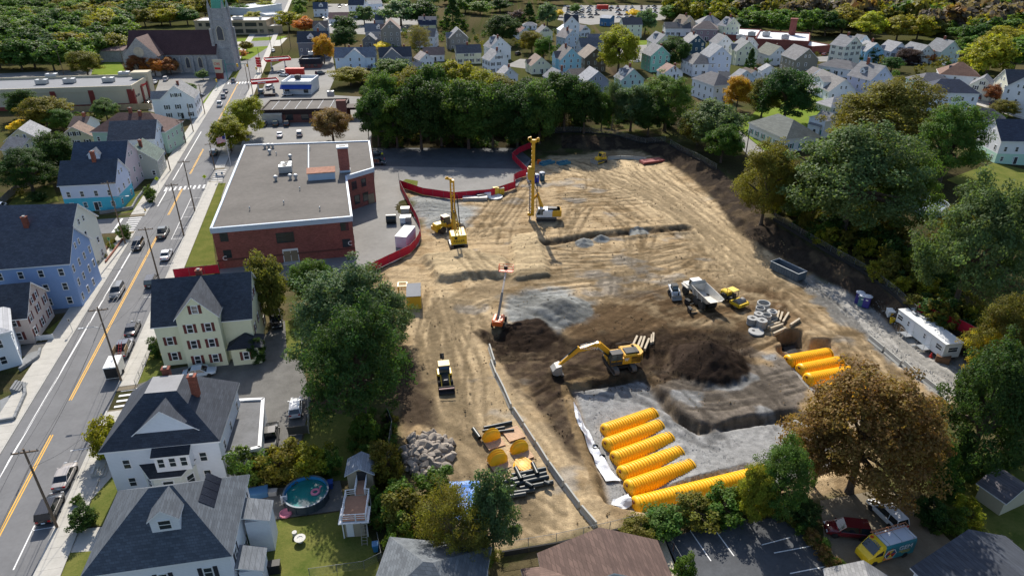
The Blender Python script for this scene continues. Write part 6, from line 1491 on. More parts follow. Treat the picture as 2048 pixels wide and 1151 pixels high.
for a,b_,l in(((1577,726),(1655,712),'row of yellow arches closest to the black lined pit'),((1602,744),(1677,729),'second row of yellow arches from the black lined pit'),((1617,763),(1698,748),'third row of yellow arches from the black lined pit'),((1650,786),(1722,768),'row of yellow arches half under the brown tree'),((1680,808),(1744,788),'row of yellow arches mostly hidden by the brown tree')):
    chamber_row(P(*a,-1.7),P(*b_,-1.7),l,'right yellow arch rows',-1.75)
# white liner fabric
LIN=mat('white liner fabric',(.66,.68,.72),.6,.12,1.5,bump=.5,bscale=2)
def cloth(name,label,px,m,z,amp=.25,res=.5,cat='fabric'):
    W_=[P(a,b,z) for a,b in px]; bm=bmesh.new(); bm.faces.new([bm.verts.new((p.x,p.y,0)) for p in W_]); bmesh.ops.triangulate(bm,faces=bm.faces)
    X=[p.x for p in W_]; Y=[p.y for p in W_]
    for ax,lo,hi in((0,min(X),max(X)),(1,min(Y),max(Y))):
        q=lo+res
        while q<hi: bmesh.ops.bisect_plane(bm,geom=bm.verts[:]+bm.edges[:]+bm.faces[:],plane_co=(q,0,0) if ax==0 else (0,q,0),plane_no=(1,0,0) if ax==0 else (0,1,0)); q+=res
    for v in bm.verts: v.co.z=float(T(v.co.x,v.co.y))+.06+amp*float(vnoise(np.array(v.co.x*1.1),np.array(v.co.y*1.1)))
    bmesh.ops.recalc_face_normals(bm,faces=bm.faces); me=bpy.data.meshes.new(name); bm.to_mesh(me); bm.free(); me.materials.append(m); return tag(ob(name,me),label,cat)
cloth('liner_fabric','white liner fabric draped along the left edge of the gravel pit',[(1146,820),(1160,830),(1180,865),(1200,900),(1230,945),(1245,955),(1212,958),(1195,930),(1175,895),(1150,850)],LIN,-1.4,.6,.4)
cloth('liner_fabric','crumpled white liner bundle beside the longest arch row',[(1226,1000),(1256,990),(1264,1012),(1242,1022),(1222,1012)],LIN,-1.9,.9,.35)
cloth('liner_fabric','white liner fabric beyond the ends of the right arch rows',[(1652,700),(1672,715),(1748,778),(1740,792),(1700,752),(1662,722)],LIN,-1.4)
cloth('pit_liner','black fabric hanging into the small deep pit',[(1568,684),(1590,680),(1604,704),(1580,708)],mat('black liner',(.012,.012,.014),.6,.3,2),-1.2,.2)
cloth('blue_tarp','bright blue tarpaulin under the thin trees',[(897,966),(958,962),(968,1010),(940,1042),(905,1040)],mat('blue tarp',(.03,.17,.55),.5,.25,2),0,.3,.5,'tarpaulin')
# --- pallets, end caps, pipes ---
PW=mat('raw pallet wood',(.50,.33,.21),.85,.2,2); pd=aim(P(960.6,881.7),P(976.7,906)); k2=6.81
for px,py,n,l in((987,884,2,'pallet with two yellow end caps next to the pipe bundle'),(1027,868,0,'bare wooden pallet beside the concrete barriers'),(998,927,3,'pallet with three yellow end caps'),(1043,908,2,'pallet with two upright end caps and one lying flat')):
    c=G(px,py); t_=thing('pallet',l.replace(' with two yellow end caps','').replace(' with three yellow end caps','').replace('with two upright end caps and one lying flat','under the leaning caps by the barriers') if False else l,'pallet',c,pd)
    for i in range(9): b=MB(); b.box2(-1.25+i*.28,-1.0+i*.28,-1.2,1.2,.14,.18); b.build('deck_board',PW,t_)
    for y in(-1.1,0,1.1): b=MB(); b.box2(-1.25,1.25,y-.06,y+.06,.0,.14); b.build('runner',PW,t_)
    for i in range(n):
        b=MB(); r=[]
        for q,s in((0,1),(.12,.96),(.3,.8),(.4,.5),(.44,.1)): r.append([(q,y*s,z*s) for _,y,z in archring(0,1)])
        b.loft(r,0,False,False); o=tag(b.build('end_cap',CH_,None,c+Matrix.Rotation(pd,3,'Z')@Vector((-.9+i*.42,0,.2)),pd,smooth=50),'yellow arch end cap standing on a wooden pallet','end cap','end caps on pallets')
c=G(1047,931); b=MB(); b.lathe([(1.3,0),(1.3,.1),(1.1,.25),(.6,.35),(.02,.38)],22)
for i in range(-5,6): b.box((i*.22,0,.27),(.1,2.2*math.sqrt(max(.02,1-(i*.22/1.3)**2)),.24))
tag(b.build('end_cap',CH_,None,c,pd),'round yellow cap lying flat beside the black pipes','end cap')
PIPE=mat('black drain pipe',(.018,.026,.027),.4,.2,1.5,spec=.5)
def pipe(p0,p1,r,label,z=0,group=None):
    a,b_=P(*p0,z),P(*p1,z); a.z=float(T(a.x,a.y))+r+z; b_.z=float(T(b_.x,b_.y))+r+z; d=(b_-a).normalized(); L=(b_-a).length
    b=MB(); n=12; u=d.orthogonal().normalized(); v=d.cross(u)
    for rr,m in((r,0),(r*.86,1)): b.loft([[p+(u*math.cos(2*math.pi*i/n)+v*math.sin(2*math.pi*i/n))*rr for i in range(n)] for p in(a,b_)],m,False)
    for p in(a,b_): b.loft([[p+(u*math.cos(2*math.pi*i/n)+v*math.sin(2*math.pi*i/n))*rr for i in range(n)] for rr in(r,r*.86)],0,False)
    return tag(b.build('drain_pipe',[PIPE,DARK],None,smooth=40),label,'pipe',group)
cv=lambda q:(940+q[0]/k2,820+q[1]/k2)
for i,(a,b_) in enumerate((((570,910),(1030,820)),((585,985),(1040,880)),((610,1030),(1070,930)),((440,1010),(760,920)),((680,1090),(1130,1000)),((480,1090),(620,1060)),((600,1150),(880,1110)),((500,1210),(760,1165)))):
    pipe(cv(a),cv(b_),.3,'long black drain pipe in the pile beside the concrete barriers',0,'black pipe pile')
for a,b_ in(((850,740),(920,890)),((620,800),(700,960)),((1010,1000),(1080,1030)),((760,1010),(850,1060))): pipe(cv(a),cv(b_),.28,'short black pipe laid across the pipe pile',.45,'black pipes across the pile')
pipe(cv((370,890)),cv((450,970)),.28,'short black pipe beside the thin grey green tree')
pipe(cv((45,275)),cv((135,400)),.3,'single black pipe lying left of the pallets')
pipe(cv((190,260)),cv((570,180)),.25,'dark pipe of the bundle behind the pallets',0,'pipe bundle'); pipe(cv((170,300)),cv((470,250)),.2,'dark pipe of the bundle behind the pallets',.1,'pipe bundle'); pipe(cv((220,330)),cv((600,285)),.22,'dark pipe of the bundle behind the pallets',0,'pipe bundle')
pipe((1152,852),(1166,841),.4,'black pipe end at the upper corner of the gravel pit',-1.9); pipe((1182,857),(1187,852),.35,'short black riser pipe in the gravel pit',-1.9)
pipe((1289,776),(1314,806),.25,'black pipe along the edge of the bare gravel',-1.6)
for px,py in((1191,895),(1205,915)):
    c=G(px,py); b=MB(); b.lathe([(.45,-.4),(.45,.35),(.36,.35),(.36,-.2),(.02,-.2)],14); tag(b.build('riser_pipe',[PIPE],None,c,smooth=40),'black riser pipe sticking up through the white liner','pipe','riser pipes in the liner')
# --- boulders ---
ROCK=[]
for i in range(7):
    bm=bmesh.new(); bmesh.ops.create_icosphere(bm,subdivisions=2,radius=1); g=random.Random(i); pl_=[(Vector((g.gauss(0,1),g.gauss(0,1),g.gauss(0,1))).normalized(),g.uniform(.45,.75)) for _ in range(14)]
    for v in bm.verts:
        for n_,d_ in pl_:
            q=v.co.dot(n_)
            if q>d_: v.co-=n_*(q-d_)
        v.co*=1+g.uniform(-.03,.03)
    me=bpy.data.meshes.new('boulder'); bm.to_mesh(me); bm.free(); me.materials.append(mat('pale granite boulder',(.27,.235,.20),.9,.3,1.0,bump=.3)); ROCK.append(me)
for i in range(62):
    a=i*2.39996; q=math.sqrt((i+.5)/62); c=G(856+52*q*math.cos(a)*1.0+ (q*math.sin(a))*-4,910+46*q*math.sin(a)); s=rng.uniform(.55,1.0)
    o=ob('boulder',rng.choice(ROCK),None,c+Vector((0,0,s*.35+max(0,.85-q)*1.1*rng.uniform(.5,1))),rng.uniform(0,6.28)); o.rotation_euler[0]=rng.uniform(-.5,.5); o.scale=(s*rng.uniform(.9,1.4),s,s*.78); tag(o,'pale granite boulder in the heap beside the bent fence','boulder','boulder heap')
# --- fences ---
REDF=mat('red fence fabric',(.52,.015,.04),.7,.15,.6); BLKF=mat('black silt fabric',(.018,.019,.02),.8,.3,.8)
def meshmat():
    m,t,b,n,l=nodes('chain link mesh'); b.inputs['Base Color'].default_value=(.2,.22,.22,1); b.inputs['Metallic'].default_value=.3; b.inputs['Roughness'].default_value=.5
    tr=n.new('ShaderNodeBsdfTransparent'); mx=n.new('ShaderNodeMixShader'); geo=n.new('ShaderNodeNewGeometry'); sx=n.new('ShaderNodeSeparateXYZ'); l.new(geo.outputs['Position'],sx.inputs[0])
    u=math_(n,l,'ADD',sx.outputs[0],sx.outputs[1]); a=math_(n,l,'FRACT',math_(n,l,'MULTIPLY',math_(n,l,'ADD',u,sx.outputs[2]),9)); c=math_(n,l,'FRACT',math_(n,l,'MULTIPLY',math_(n,l,'SUBTRACT',u,sx.outputs[2]),9))
    k=math_(n,l,'MAXIMUM',math_(n,l,'LESS_THAN',a,.05),math_(n,l,'LESS_THAN',c,.05)); l.new(k,mx.inputs[0]); l.new(tr.outputs[0],mx.inputs[1]); l.new(b.outputs[0],mx.inputs[2]); l.new(mx.outputs[0],n['Material Output'].inputs[0]); return m
CLM=meshmat()
FST=mat('dull fence steel',(.15,.16,.165),.6,.1,1)
def fence(name,label,px,h,step,panm,panname,rail=True,pr=.035,low=None,postm=FST,z=None):
    W_=[(G(*q) if z is None else P(*q,z)) for q in px]; cum=[0]
    for a,b_ in zip(W_[:-1],W_[1:]): cum.append(cum[-1]+(b_-a).length)
    n=max(1,round(cum[-1]/step)); pts=[]
    for i in range(n+1):
        s=cum[-1]*i/n; j=max(0,min(len(cum)-2,int(np.searchsorted(cum,s))-1)); f=(s-cum[j])/(cum[j+1]-cum[j]); p=W_[j].lerp(W_[j+1],f); p.z=float(T(p.x,p.y)); pts.append(p)
    c=pts[0].copy(); root=thing(name,label,'fence',c); pm=None
    for i in range(n+1):
        if pm is None: b=MB(); b.cyl((0,0,-.3),(0,0,h+.05),pr,n=6); o=b.build('post',postm,root); pm=o.data
        else: o=ob('post',pm,root)
        o.location=pts[i]-c
    for a,b_ in zip(pts[:-1],pts[1:]):
        d=(b_-a).normalized(); nn=Vector((-d.y,d.x,0))*.012; a_,b2=a-c+d*.03,b_-c-d*.03; sag=Vector((0,0,rng.uniform(.0,.06)))
        m=MB(); rows=[]
        for k_ in range(5):
            f=k_/4; bow=nn*(12*math.sin(f*math.pi)*rng.uniform(-.4,.4)); p=a_.lerp(b2,f)+bow; rows.append([p-nn+Vector((0,0,.06)),p+nn+Vector((0,0,.06)),p+nn+Vector((0,0,h))-sag*math.sin(f*3.14),p-nn+Vector((0,0,h))-sag*math.sin(f*3.14)])
        m.loft(rows); m.build(panname,panm,root)
        if rail: m=MB(); m.cyl(a-c+Vector((0,0,h)),b_-c+Vector((0,0,h)),.025,n=5); m.build('top_rail',FST,root)
        if low: m=MB(); q=nn*8; m.loft([[p-q,p+q,p+q+Vector((0,0,low)),p-q+Vector((0,0,low))] for p in(a_-nn*20,b2-nn*20)]); m.build('silt_fabric',BLKF,root)
    return root
fence('red_screen_fence','red screened fence curving round the school yard',[(700,575),(735,548),(775,528),(820,507),(836,490),(843,468),(836,446),(822,420),(808,392),(800,374)],1.9,3,REDF,'fence_panel')
fence('red_screen_fence','red screened fence along the back of the parking yard',[(800,374),(850,391),(905,399),(985,392),(1031,376)],1.9,3,REDF,'fence_panel')
fence('red_screen_fence','short red screened fence beside the portable toilets',[(1031,376),(1027,360),(1052,352)],1.9,3,REDF,'fence_panel')
fence('red_screen_fence','red screened fence zigzagging to the edge of the wood',[(1056,350),(1040,334),(1024,318),(1040,305),(1062,296)],1.9,3,REDF,'fence_panel')
fence('red_screen_fence','red screened fence between the cream house and the brick school',[(350,556),(400,550),(440,546)],1.9,3,REDF,'fence_panel')
fence('red_screen_fence','red screened fence behind the white office trailer',[(1826,636),(1870,646),(1925,664),(1958,682)],1.9,3,REDF,'fence_panel')
fence('chain_link_fence','chain link fence with black silt fabric along the lower edge of the site',[(1000,1108),(1120,1088),(1260,1056),(1380,1022),(1460,996),(1530,980)],1.8,3,CLM,'mesh_panel',low=.7)
fence('chain_link_fence','bent chain link fence with dark screen beside the boulders',[(776,835),(788,865),(776,905),(780,945),(800,985),(828,1010)],1.7,3,mat('dark green screen',(.03,.045,.042),.8,.3,.8),'screen_panel',low=.5)
fence('chain_link_fence','chain link fence along the top of the dark bank',[(1340,292),(1400,322),(1432,340)],1.7,3,CLM,'mesh_panel',low=.5)
fence('chain_link_fence','chain link fence on the bank below the oaks',[(1548,440),(1600,472),(1660,508),(1720,540),(1790,592),(1828,632)],1.7,3,CLM,'mesh_panel',low=.6)
fence('chain_link_fence','chain link fence above the bulldozer',[(1085,285),(1150,282),(1230,272),(1330,285)],1.7,3,CLM,'mesh_panel',low=.4)
fence('chain_link_fence','chain link fence of the school drive',[(1010//1*0+797,352),(800,374)],1.8,2.5,CLM,'mesh_panel')
fence('chain_link_fence','low chain link fence around the back yard lawn',[(620,1152),(690,1142),(766,1132),(756,1080)],1.2,2.5,CLM,'mesh_panel')
fence('chain_link_fence','low chain link fence at the cream house front yard',[(272,772),(290,730),(308,690)],1.1,2.5,CLM,'mesh_panel')
fence('chain_link_fence','low wire fence between concrete drive and striped lot',[(1332,1075),(1345,1100),(1362,1130)],1.2,2.5,CLM,'mesh_panel',postm=mat('rusty post',(.16,.07,.04)))
# --- office trailer and site furniture ---
A,B=P(1805,660),P(1872,712); root=thing('office_trailer','white site office trailer with stairs and brown windows','trailer',G(1848,685),aim(A,B)); L,Wd=11.0,3.0
b=MB(); b.bev((0,0,2.0),(L,Wd,2.5),.05); b.build('body',mat('white ribbed siding',(.66,.68,.68),.6,.05,.6),root)
b=MB(); b.box2(-L/2-.08,L/2+.08,-Wd/2-.08,Wd/2+.08,3.26,3.36); b.build('roof',mat('white trailer roof',(.72,.73,.73),.6,.08,.5),root)
b=MB(); b.box2(-L/2+.3,L/2-.3,-Wd/2+.3,Wd/2-.3,.3,.74); b.build('skid_frame',DARK,root)
for x,w in((-4.6,1.4),(-2.6,.6),(1.2,.6),(4.4,1.4)): window(root,(x,-Wd/2,2.2),0,w,1.0,False,None,False)
window(root,(L/2,0,2.2),math.pi/2,1.8,1.0,False)
for x in(-1.8,2.2):
    b=MB(); b.box2(x-.45,x+.45,-Wd/2-.05,-Wd/2+.02,.8,2.85); b.build('door',TRIM,root)
    b=MB(); b.box2(x-.8,x+.8,-Wd/2-1.3,-Wd/2-.05,.72,.8)
    for i in range(3): b.box2(x-1.1-.3*i,x-.8-.3*i,-Wd/2-1.2,-Wd/2-.1,.52-.2*i,.57-.2*i)
    for xx,yy in((x-.8,-1.25),(x+.8,-1.25),(x+.8,-.1)): b.cyl((xx,-Wd/2+yy,0),(xx,-Wd/2+yy,1.75),.03,n=5)
    b.tube([(x-.8,-Wd/2-1.25,1.75),(x+.8,-Wd/2-1.25,1.75),(x+.8,-Wd/2-.1,1.75)],.03,5); b.build('steps',STEEL,root)
unit(root,(-3.5,0,3.3),(.9,.7,.3)); 
A,B=P(1546,534),P(1592,556); root=thing('roll_off_dumpster','slate blue roll off dumpster with rusty inside','dumpster',G(1574,548),aim(A,B)); b=MB(); L,Wd,Hh=6.6,2.4,1.7
for x0,x1,y0,y1 in((-L/2,L/2,-Wd/2,-Wd/2+.07),(-L/2,L/2,Wd/2-.07,Wd/2),(-L/2,-L/2+.07,-Wd/2+.07,Wd/2-.07),(L/2-.07,L/2,-Wd/2+.07,Wd/2-.07)): b.box2(x0,x1,y0,y1,.15,Hh)
b.build('side_wall',mat('slate blue steel',(.10,.135,.165),.6,.2,.8),root)
b=MB(); b.box2(-L/2+.08,L/2-.08,-Wd/2+.08,Wd/2-.08,.2,.3); b.build('floor',mat('rusty sheet',(.30,.13,.08)),root)
b=MB(); b.box2(-L/2-.06,L/2+.06,-Wd/2-.08,-Wd/2+.08,Hh,Hh+.1); b.box2(-L/2-.06,L/2+.06,Wd/2-.08,Wd/2+.08,Hh,Hh+.1); b.box2(-L/2-.06,-L/2+.08,-Wd/2+.08,Wd/2-.08,Hh,Hh+.1); b.box2(L/2-.08,L/2+.06,-Wd/2+.08,Wd/2-.08,Hh,Hh+.1); b.build('rim',mat('pale rim steel',(.4,.43,.45),.6),root)
b=MB()
for s in(-1,1):
    for i in range(11): x=-L/2+.3+i*.6; b.box2(x-.06,x+.06,s*(Wd/2+.05)-.05,s*(Wd/2+.05)+.05,.2,Hh)
b.build('side_ribs',mat('slate blue steel',(.10,.135,.165)),root)
def toilet(px,py,col,label,rz=.5):
    root=thing('portable_toilet',label,'portable toilet',G(px,py),rz); m=mat('toilet plastic '+str(col),col,.5,.08,1)
    b=MB(); b.bev((0,0,1.05),(1.15,1.15,2.0),.06); b.build('cabin',m,root); b=MB(); b.lathe([(.8,2.06),(.78,2.14),(.45,2.3),(.02,2.36)],8); b.build('roof',mat('pale toilet roof',(.55,.57,.62),.5),root,rz=.39); b=MB(); b.box2(-.4,.4,-.62,-.57,.15,1.95); d=b.build('door',m,root); b=MB(); b.box2(-.2,.2,-.64,-.61,1.45,1.7); b.build('sign',TRIM,d)
toilet(1716,605,(.05,.04,.22),'dark blue portable toilet behind the teal one',-.6); toilet(1722,611,(.08,.20,.22),'teal portable toilet between two blue ones',-.6); toilet(1731,613,(.06,.05,.26),'blue portable toilet beside the gravel road',-.6)
toilet(1073,364,(.02,.04,.35),'deep blue portable toilet behind the auger rig',.2); toilet(1058,362,(.6,.62,.65),'white portable toilet at the red fence',.2); toilet(1084,360,(.03,.10,.16),'dark teal portable toilet behind the auger rig',.3)
def boxy(name,label,cat,px,py,s,col,rz=0,lid=None,m=None):
    root=thing(name,label,cat,G(px,py),rz); b=MB(); b.bev((0,0,s[2]/2),s,min(.08,min(s)*.2)); b.build('body',m or PT,root,col=col)
    b=MB(); b.box2(-s[0]/2-.03,s[0]/2+.03,-s[1]/2-.03,s[1]/2+.03,s[2]+.002,s[2]+.08); b.build('lid',lid or PT,root,col=tuple(min(1,c*1.2) for c in col)); return root
g=boxy('light_tower_trailer','white generator trailer beside the office trailer','generator',1788,634,(2.6,1.5,1.3),(.62,.63,.62),-.2)
for x in(-.6,.6): 
    wheel(g,(x,-.85,.3),.32,.2,STEEL,RUBBER)
b=MB(); b.box2(-.9,-.1,-.78,-.75,.6,1.1); b.build('warning_panel',mat('amber panel',(.6,.35,.02)),g)
b=MB(); b.lathe([(.3,0),(.42,.9),(.46,.95),(.38,.95),(.3,.1),(.02,.1)],14); tag(b.build('yellow_barrel',mat('yellow plastic',(.65,.45,.02),.5),None,G(1783,646),smooth=40),'yellow plastic barrel in front of the generator trailer','barrel')
b=MB(); b.lathe([(.32,0),(.32,.04),(.22,.05),(.05,.75),(.02,.76)],12); tag(b.build('traffic_cone',mat('red cone',(.65,.05,.04),.5),None,G(1861,713)),'red traffic cone at the corner of the office trailer','cone')
boxy('wooden_crate','brown wooden crate on the gravel behind the office trailer','crate',1884,722,(1.9,1.5,1.0),(.16,.085,.045),-.6,m=mat('brown crate wood',(.17,.09,.05),.85,.2,2),lid=mat('brown crate wood',(.17,.09,.05)))
A=G(812,480); root=boxy('storage_container','white storage container inside the red fence','container',812,484,(6.0,2.5,2.5),(.62,.63,.68),aim(P(800,492),P(825,462)),m=mat('container steel',(.55,.55,.62),.6,.12,.8),lid=mat('white trailer roof',(.72,.73,.73)))
for x in np.arange(-2.8,2.9,.4):
    b=MB(); b.box2(x-.06,x+.06,-1.3,1.3,.15,2.4); b.build('corrugation',mat('container steel',(.55,.55,.62)),root)
c=G(783,446); b=MB(); b.cyl((-1.1,0,1.05),(1.1,0,1.05),1.05,n=24); b.cyl((-1.12,0,1.05),(1.12,0,1.05),.3,n=12)
tag(b.build('pipe_coil',PIPE,None,c,.1,smooth=40),'large coil of black pipe standing in the school yard','pipe coil')
boxy('steel_bin','grey steel bin beside the red fence','bin',811,428,(2.0,1.6,1.6),(.3,.3,.28),.1); boxy('pallet_of_blocks','stack of grey blocks in front of the steel bin','block stack',812,442,(2.4,1.8,1.2),(.32,.33,.33),.1); boxy('white_tank','small pale blue tank beside the block stack','tank',806,445,(1.2,1.2,1.3),(.55,.65,.72),.1)
boxy('yellow_generator','yellow generator in front of the red fence','generator',992,388,(1.4,1.1,1.7),(.62,.42,.02),.2); boxy('yellow_generator','second yellow generator with black cap next to the first','generator',1003,387,(1.3,1.1,1.5),(.58,.36,.02),.2,lid=BLK)
boxy('material_skid','cluttered skid of grey parts at the red fence','parts skid',950,399,(6,1.6,.7),(.35,.34,.33),.05); boxy('parts_box','dark toolbox beside the parts skid','toolbox',962,396,(2.2,1.2,1.0),(.06,.07,.08),.4)
b=MB(); b.lathe([(1.9,0),(1.9,.25),(1.75,.25),(1.75,.1),(.02,.1)],20); tag(b.build('round_basin',mat('white plastic',(.7,.71,.72),.5),None,G(990,394)),'white round basin below the yellow generators','basin')
b=MB(); b.lathe([(.9,0),(.9,1.1),(.75,1.15),(.02,1.18)],16); tag(b.build('mixing_tank',mat('white plastic',(.7,.71,.72)),None,G(975,393),smooth=40),'round grey white tank beside the parts skid','tank')
for (a,b_,l) in(((1082,331),(1106,325),'blue steel trough beside the orange marker'),((1116,330),(1138,326),'shorter blue steel trough near the bulldozer')):
    A,B=G(*a),G(*b_); t_=thing('steel_trough',l,'trough',(A+B)/2,aim(A,B)); Lx=(B-A).length; m=MB()
    m.box2(-Lx/2,Lx/2,-.9,-.75,0,.8); m.box2(-Lx/2,Lx/2,.75,.9,0,.8); m.box2(-Lx/2,Lx/2,-.75,.75,0,.15); m.build('trough_body',PT,t_,col=(.05,.19,.27))
    for i in range(4): m=MB(); x=-Lx/2+Lx*(i+.5)/4; m.cyl((x,-.9,.7),(x,.9,.7),.1,n=6); m.build('spreader_bar',PT,t_,col=(.06,.22,.3))
A,B=G(1284,326),G(1322,322); t_=thing('steel_plate_stack','red steel plates stacked aslant beside the low wall','plate stack',(A+B)/2,aim(A,B)+.15)
for i in range(3): m=MB(); m.box2(-3.4+i*.15,3.4+i*.15,-1.4+i*.1,1.4+i*.1,.1+i*.17,.22+i*.17); m.build('plate',PT,t_,col=(.28,.05,.05))
A=G(1078,327); b=MB(); b.box2(-.5,.5,-.4,.4,0,1.1); tag(b.build('orange_barricade',mat('orange plastic',(.75,.12,.01),.6),None,A),'bright orange marker beside the blue steel trough','marker')
root=boxy('yellow_site_container','yellow site container with grey roof under the silvery tree','container',829,604,(5.0,2.5,2.5),(.60,.36,.02),aim(P(829,620),P(829,588)),lid=mat('grey membrane roof',(.24,.25,.27)))
t_=thing('lifting_frame','open yellow steel frame standing behind the site container','steel frame',G(806,582),.1)
for x0,x1,y0,y1 in((-.9,.9,-.9,-.7),(-.9,.9,.7,.9),(-.9,-.7,-.7,.7),(.7,.9,-.7,.7)): m=MB(); m.box2(x0,x1,y0,y1,1.3,1.5); m.build('rail',PT,t_,col=(.60,.36,.02))
for x in(-.8,.8):
    for y in(-.8,.8): m=MB(); m.box2(x-.08,x+.08,y-.08,y+.08,0,1.3); m.build('leg',PT,t_,col=(.60,.36,.02))
# ================= VEHICLES =================
CARP=tinted('car'); TYRE=mat('car tyre',(.02,.02,.021),.85,.2,1); RIMM=mat('alloy rim',(.42,.43,.44),.35,.05,1,metal=.7)
HLT=mat('headlamp glass',(.62,.64,.66),.15,.05,1,spec=.8); TLT=mat('tail lamp red',(.45,.01,.01),.25,.05,1,spec=.6); PLATE=mat('number plate',(.55,.6,.65),.5)
CARGL=mat('car glass',(.018,.022,.026),.05,.2,.5,spec=.9)
KINDS=dict(
 sedan=dict(L=4.75,w=.91,top=[(-2.37,.62),(-2.3,.92),(-1.5,1.0),(-.9,.98),(.75,.95),(1.2,.92),(2.1,.78),(2.37,.58)],cab=(-1.75,1.15,-.95,.35,1.44),wb=1.4),
 suv=dict(L=4.75,w=.95,top=[(-2.37,.7),(-2.3,1.0),(-1.6,1.05),(-.9,1.05),(.8,1.04),(1.2,1.02),(2.1,.92),(2.37,.66)],cab=(-2.3,1.2,-2.05,.35,1.74),wb=1.42),
 hatch=dict(L=4.3,w=.89,top=[(-2.15,.65),(-2.1,.95),(-1.5,1.0),(-.9,1.0),(.7,.98),(1.1,.95),(1.9,.8),(2.15,.6)],cab=(-2.1,1.15,-1.7,.2,1.52),wb=1.3),
 pickup=dict(L=5.6,w=.98,top=[(-2.8,.75),(-2.75,1.0),(-1.9,1.02),(-1.0,1.03),(.9,1.08),(1.3,1.08),(2.5,1.0),(2.8,.7)],cab=(-.95,1.35,-.75,.5,1.85),wb=1.75))
CM={}
def carmeshes(kind):
    if kind in CM: return CM[kind]
    K=KINDS[kind]; w=K['w']; out={}
    b=MB(); rings=[]
    for i,(x,h) in enumerate(K['top']):
        f=1-.16*max(0,abs(x)/(K['L']/2)-.72)/.28; ww=w*f; lo=.3 if abs(x)<K['L']*.42 else .38
        rings.append([(x,-ww*.9,lo),(x,-ww,lo+.14),(x,-ww,.62 if h>.7 else h*.8),(x,-ww*.95,h-.08),(x,-ww*.8,h),(x,ww*.8,h),(x,ww*.95,h-.08),(x,ww,.62 if h>.7 else h*.8),(x,ww,lo+.14),(x,ww*.9,lo)])
    b.loft(rings,0)
    if kind=='pickup': b.box2(-2.65,-1.05,-.78,.78,1.0,1.045,1)
    xb,xf,tb,tf,zt=K['cab']
    zb=.9 if kind!='suv' else .95; hw0,hw1=w*.9,w*.74
    b.box2(tb-.05,tf+.08,-hw1-.015,hw1+.015,zt-.035,zt+.03,0)               # roof skin
    for s in(-1,1):
        for (x0,x1) in((xb,tb),(xf,tf),((tb+tf)/2-.1,(tb+tf)/2-.08)): b.cyl((x0,s*hw0*.98,zb),(x1,s*hw1,zt-.02),.05,n=4,m=0)
        b.box((K['L']*.12+.45,s*(w+.06),1.02),(.16,.2,.13),0)
    out['body']=b
    g=MB(); g.loft([[(xb,-hw0,zb),(xf,-hw0,zb),(xf,hw0,zb),(xb,hw0,zb)],[(tb,-hw1,zt),(tf,-hw1,zt),(tf,hw1,zt),(tb,hw1,zt)]]); out['windows']=g
    h=MB(); t=MB(); p=MB(); e=K['L']/2
    for s in(-1,1): h.box((e-.07,s*w*.62,.70),(.12,.34,.14)); t.box((-e+.05,s*w*.66,.80),(.1,.30,.2))
    p.box((-e+.0,0,.62),(.06,.4,.16)); out['headlights']=h; out['taillights']=t; out['plate']=p
    def mk(q,ms,nm):
        me=bpy.data.meshes.new(nm); me.from_pydata(q.v,[],q.f)
        for x in ms: me.materials.append(x)
        if len(ms)>1: me.polygons.foreach_set('material_index',q.m)
        if nm=='body': me.polygons.foreach_set('use_smooth',[True]*len(me.polygons)); me.set_sharp_from_angle(angle=R(38))
        fixn(me); return me
    r=.34 if kind in('sedan','hatch') else .38
    wm=MB(); n=14; wm.loft([[(rr*math.cos(2*math.pi*i/n),yy,rr*math.sin(2*math.pi*i/n)) for i in range(n)] for rr,yy in((r*.6,-.11),(r,-.09),(r,.09),(r*.6,.11))])
    rm=MB(); rm.cyl((0,-.105,0),(0,.105,0),r*.62,n=10)
    CM[kind]=dict(body=mk(out['body'],[CARP,DARK],'body'),windows=mk(out['windows'],[CARGL],'windows'),headlights=mk(h,[HLT],'headlights'),taillights=mk(t,[TLT],'taillights'),plate=mk(p,[PLATE],'number_plate'),wheel=mk(wm,[TYRE],'wheel'),rim=mk(rm,[RIMM],'rim'),r=r,wb=K['wb'],w=w)
    # small version: everything in one mesh, for cars a few pixels long
    return CM[kind]
def car(kind,col,a,f,label,group=None,far=False,z=0,name='car'):
    A,B=G(*a),G(*f); c=(A+B)/2; c.z=float(T(c.x,c.y))+.02+z; m=carmeshes(kind); o=thing(name,label,{'suv':'SUV','pickup':'pickup truck'}.get(kind,'car'),c,aim(A,B),group)
    ob('body',m['body'],o,col=col); ob('windows',m['windows'],o)
    for x in(-1,1):
        for y in(-1,1):
            q=ob('wheel',m['wheel'],o,(x*m['wb'],y*(m['w']-.1),m['r']))
            if not far: ob('rim',m['rim'],q)
    ob('headlights',m['headlights'],o); ob('taillights',m['taillights'],o)
    if not far: ob('number_plate',m['plate'],o)
    return o
def rcar(kind,col,px,py,label,away=True,**k):
    p=P(px,py); q=p+RD*(1 if away else -1); m=carmeshes(kind); c=Vector((p.x,p.y,.03)); o=car(kind,col,(px,py),(px+1,py),label,**k); o.location=c; o.rotation_euler[2]=RYAW if away else RYAW+math.pi; return o
BK=(.012,.013,.016); WH=(.75,.76,.77); SV=(.42,.42,.43); GYc=(.13,.13,.14); RD_=(.12,.008,.014); NV=(.012,.025,.07)
rcar('suv',BK,104,1023,'black SUV parked under the leaning utility pole'); rcar('sedan',(.35,.32,.30),133,958,'silver beige sedan parked in front of the black SUV')
rcar('suv',(.18,.19,.20),236,588,'grey SUV driving past the blue house',away=False); rcar('suv',BK,277,495,'black SUV driving behind the grey one',away=False)
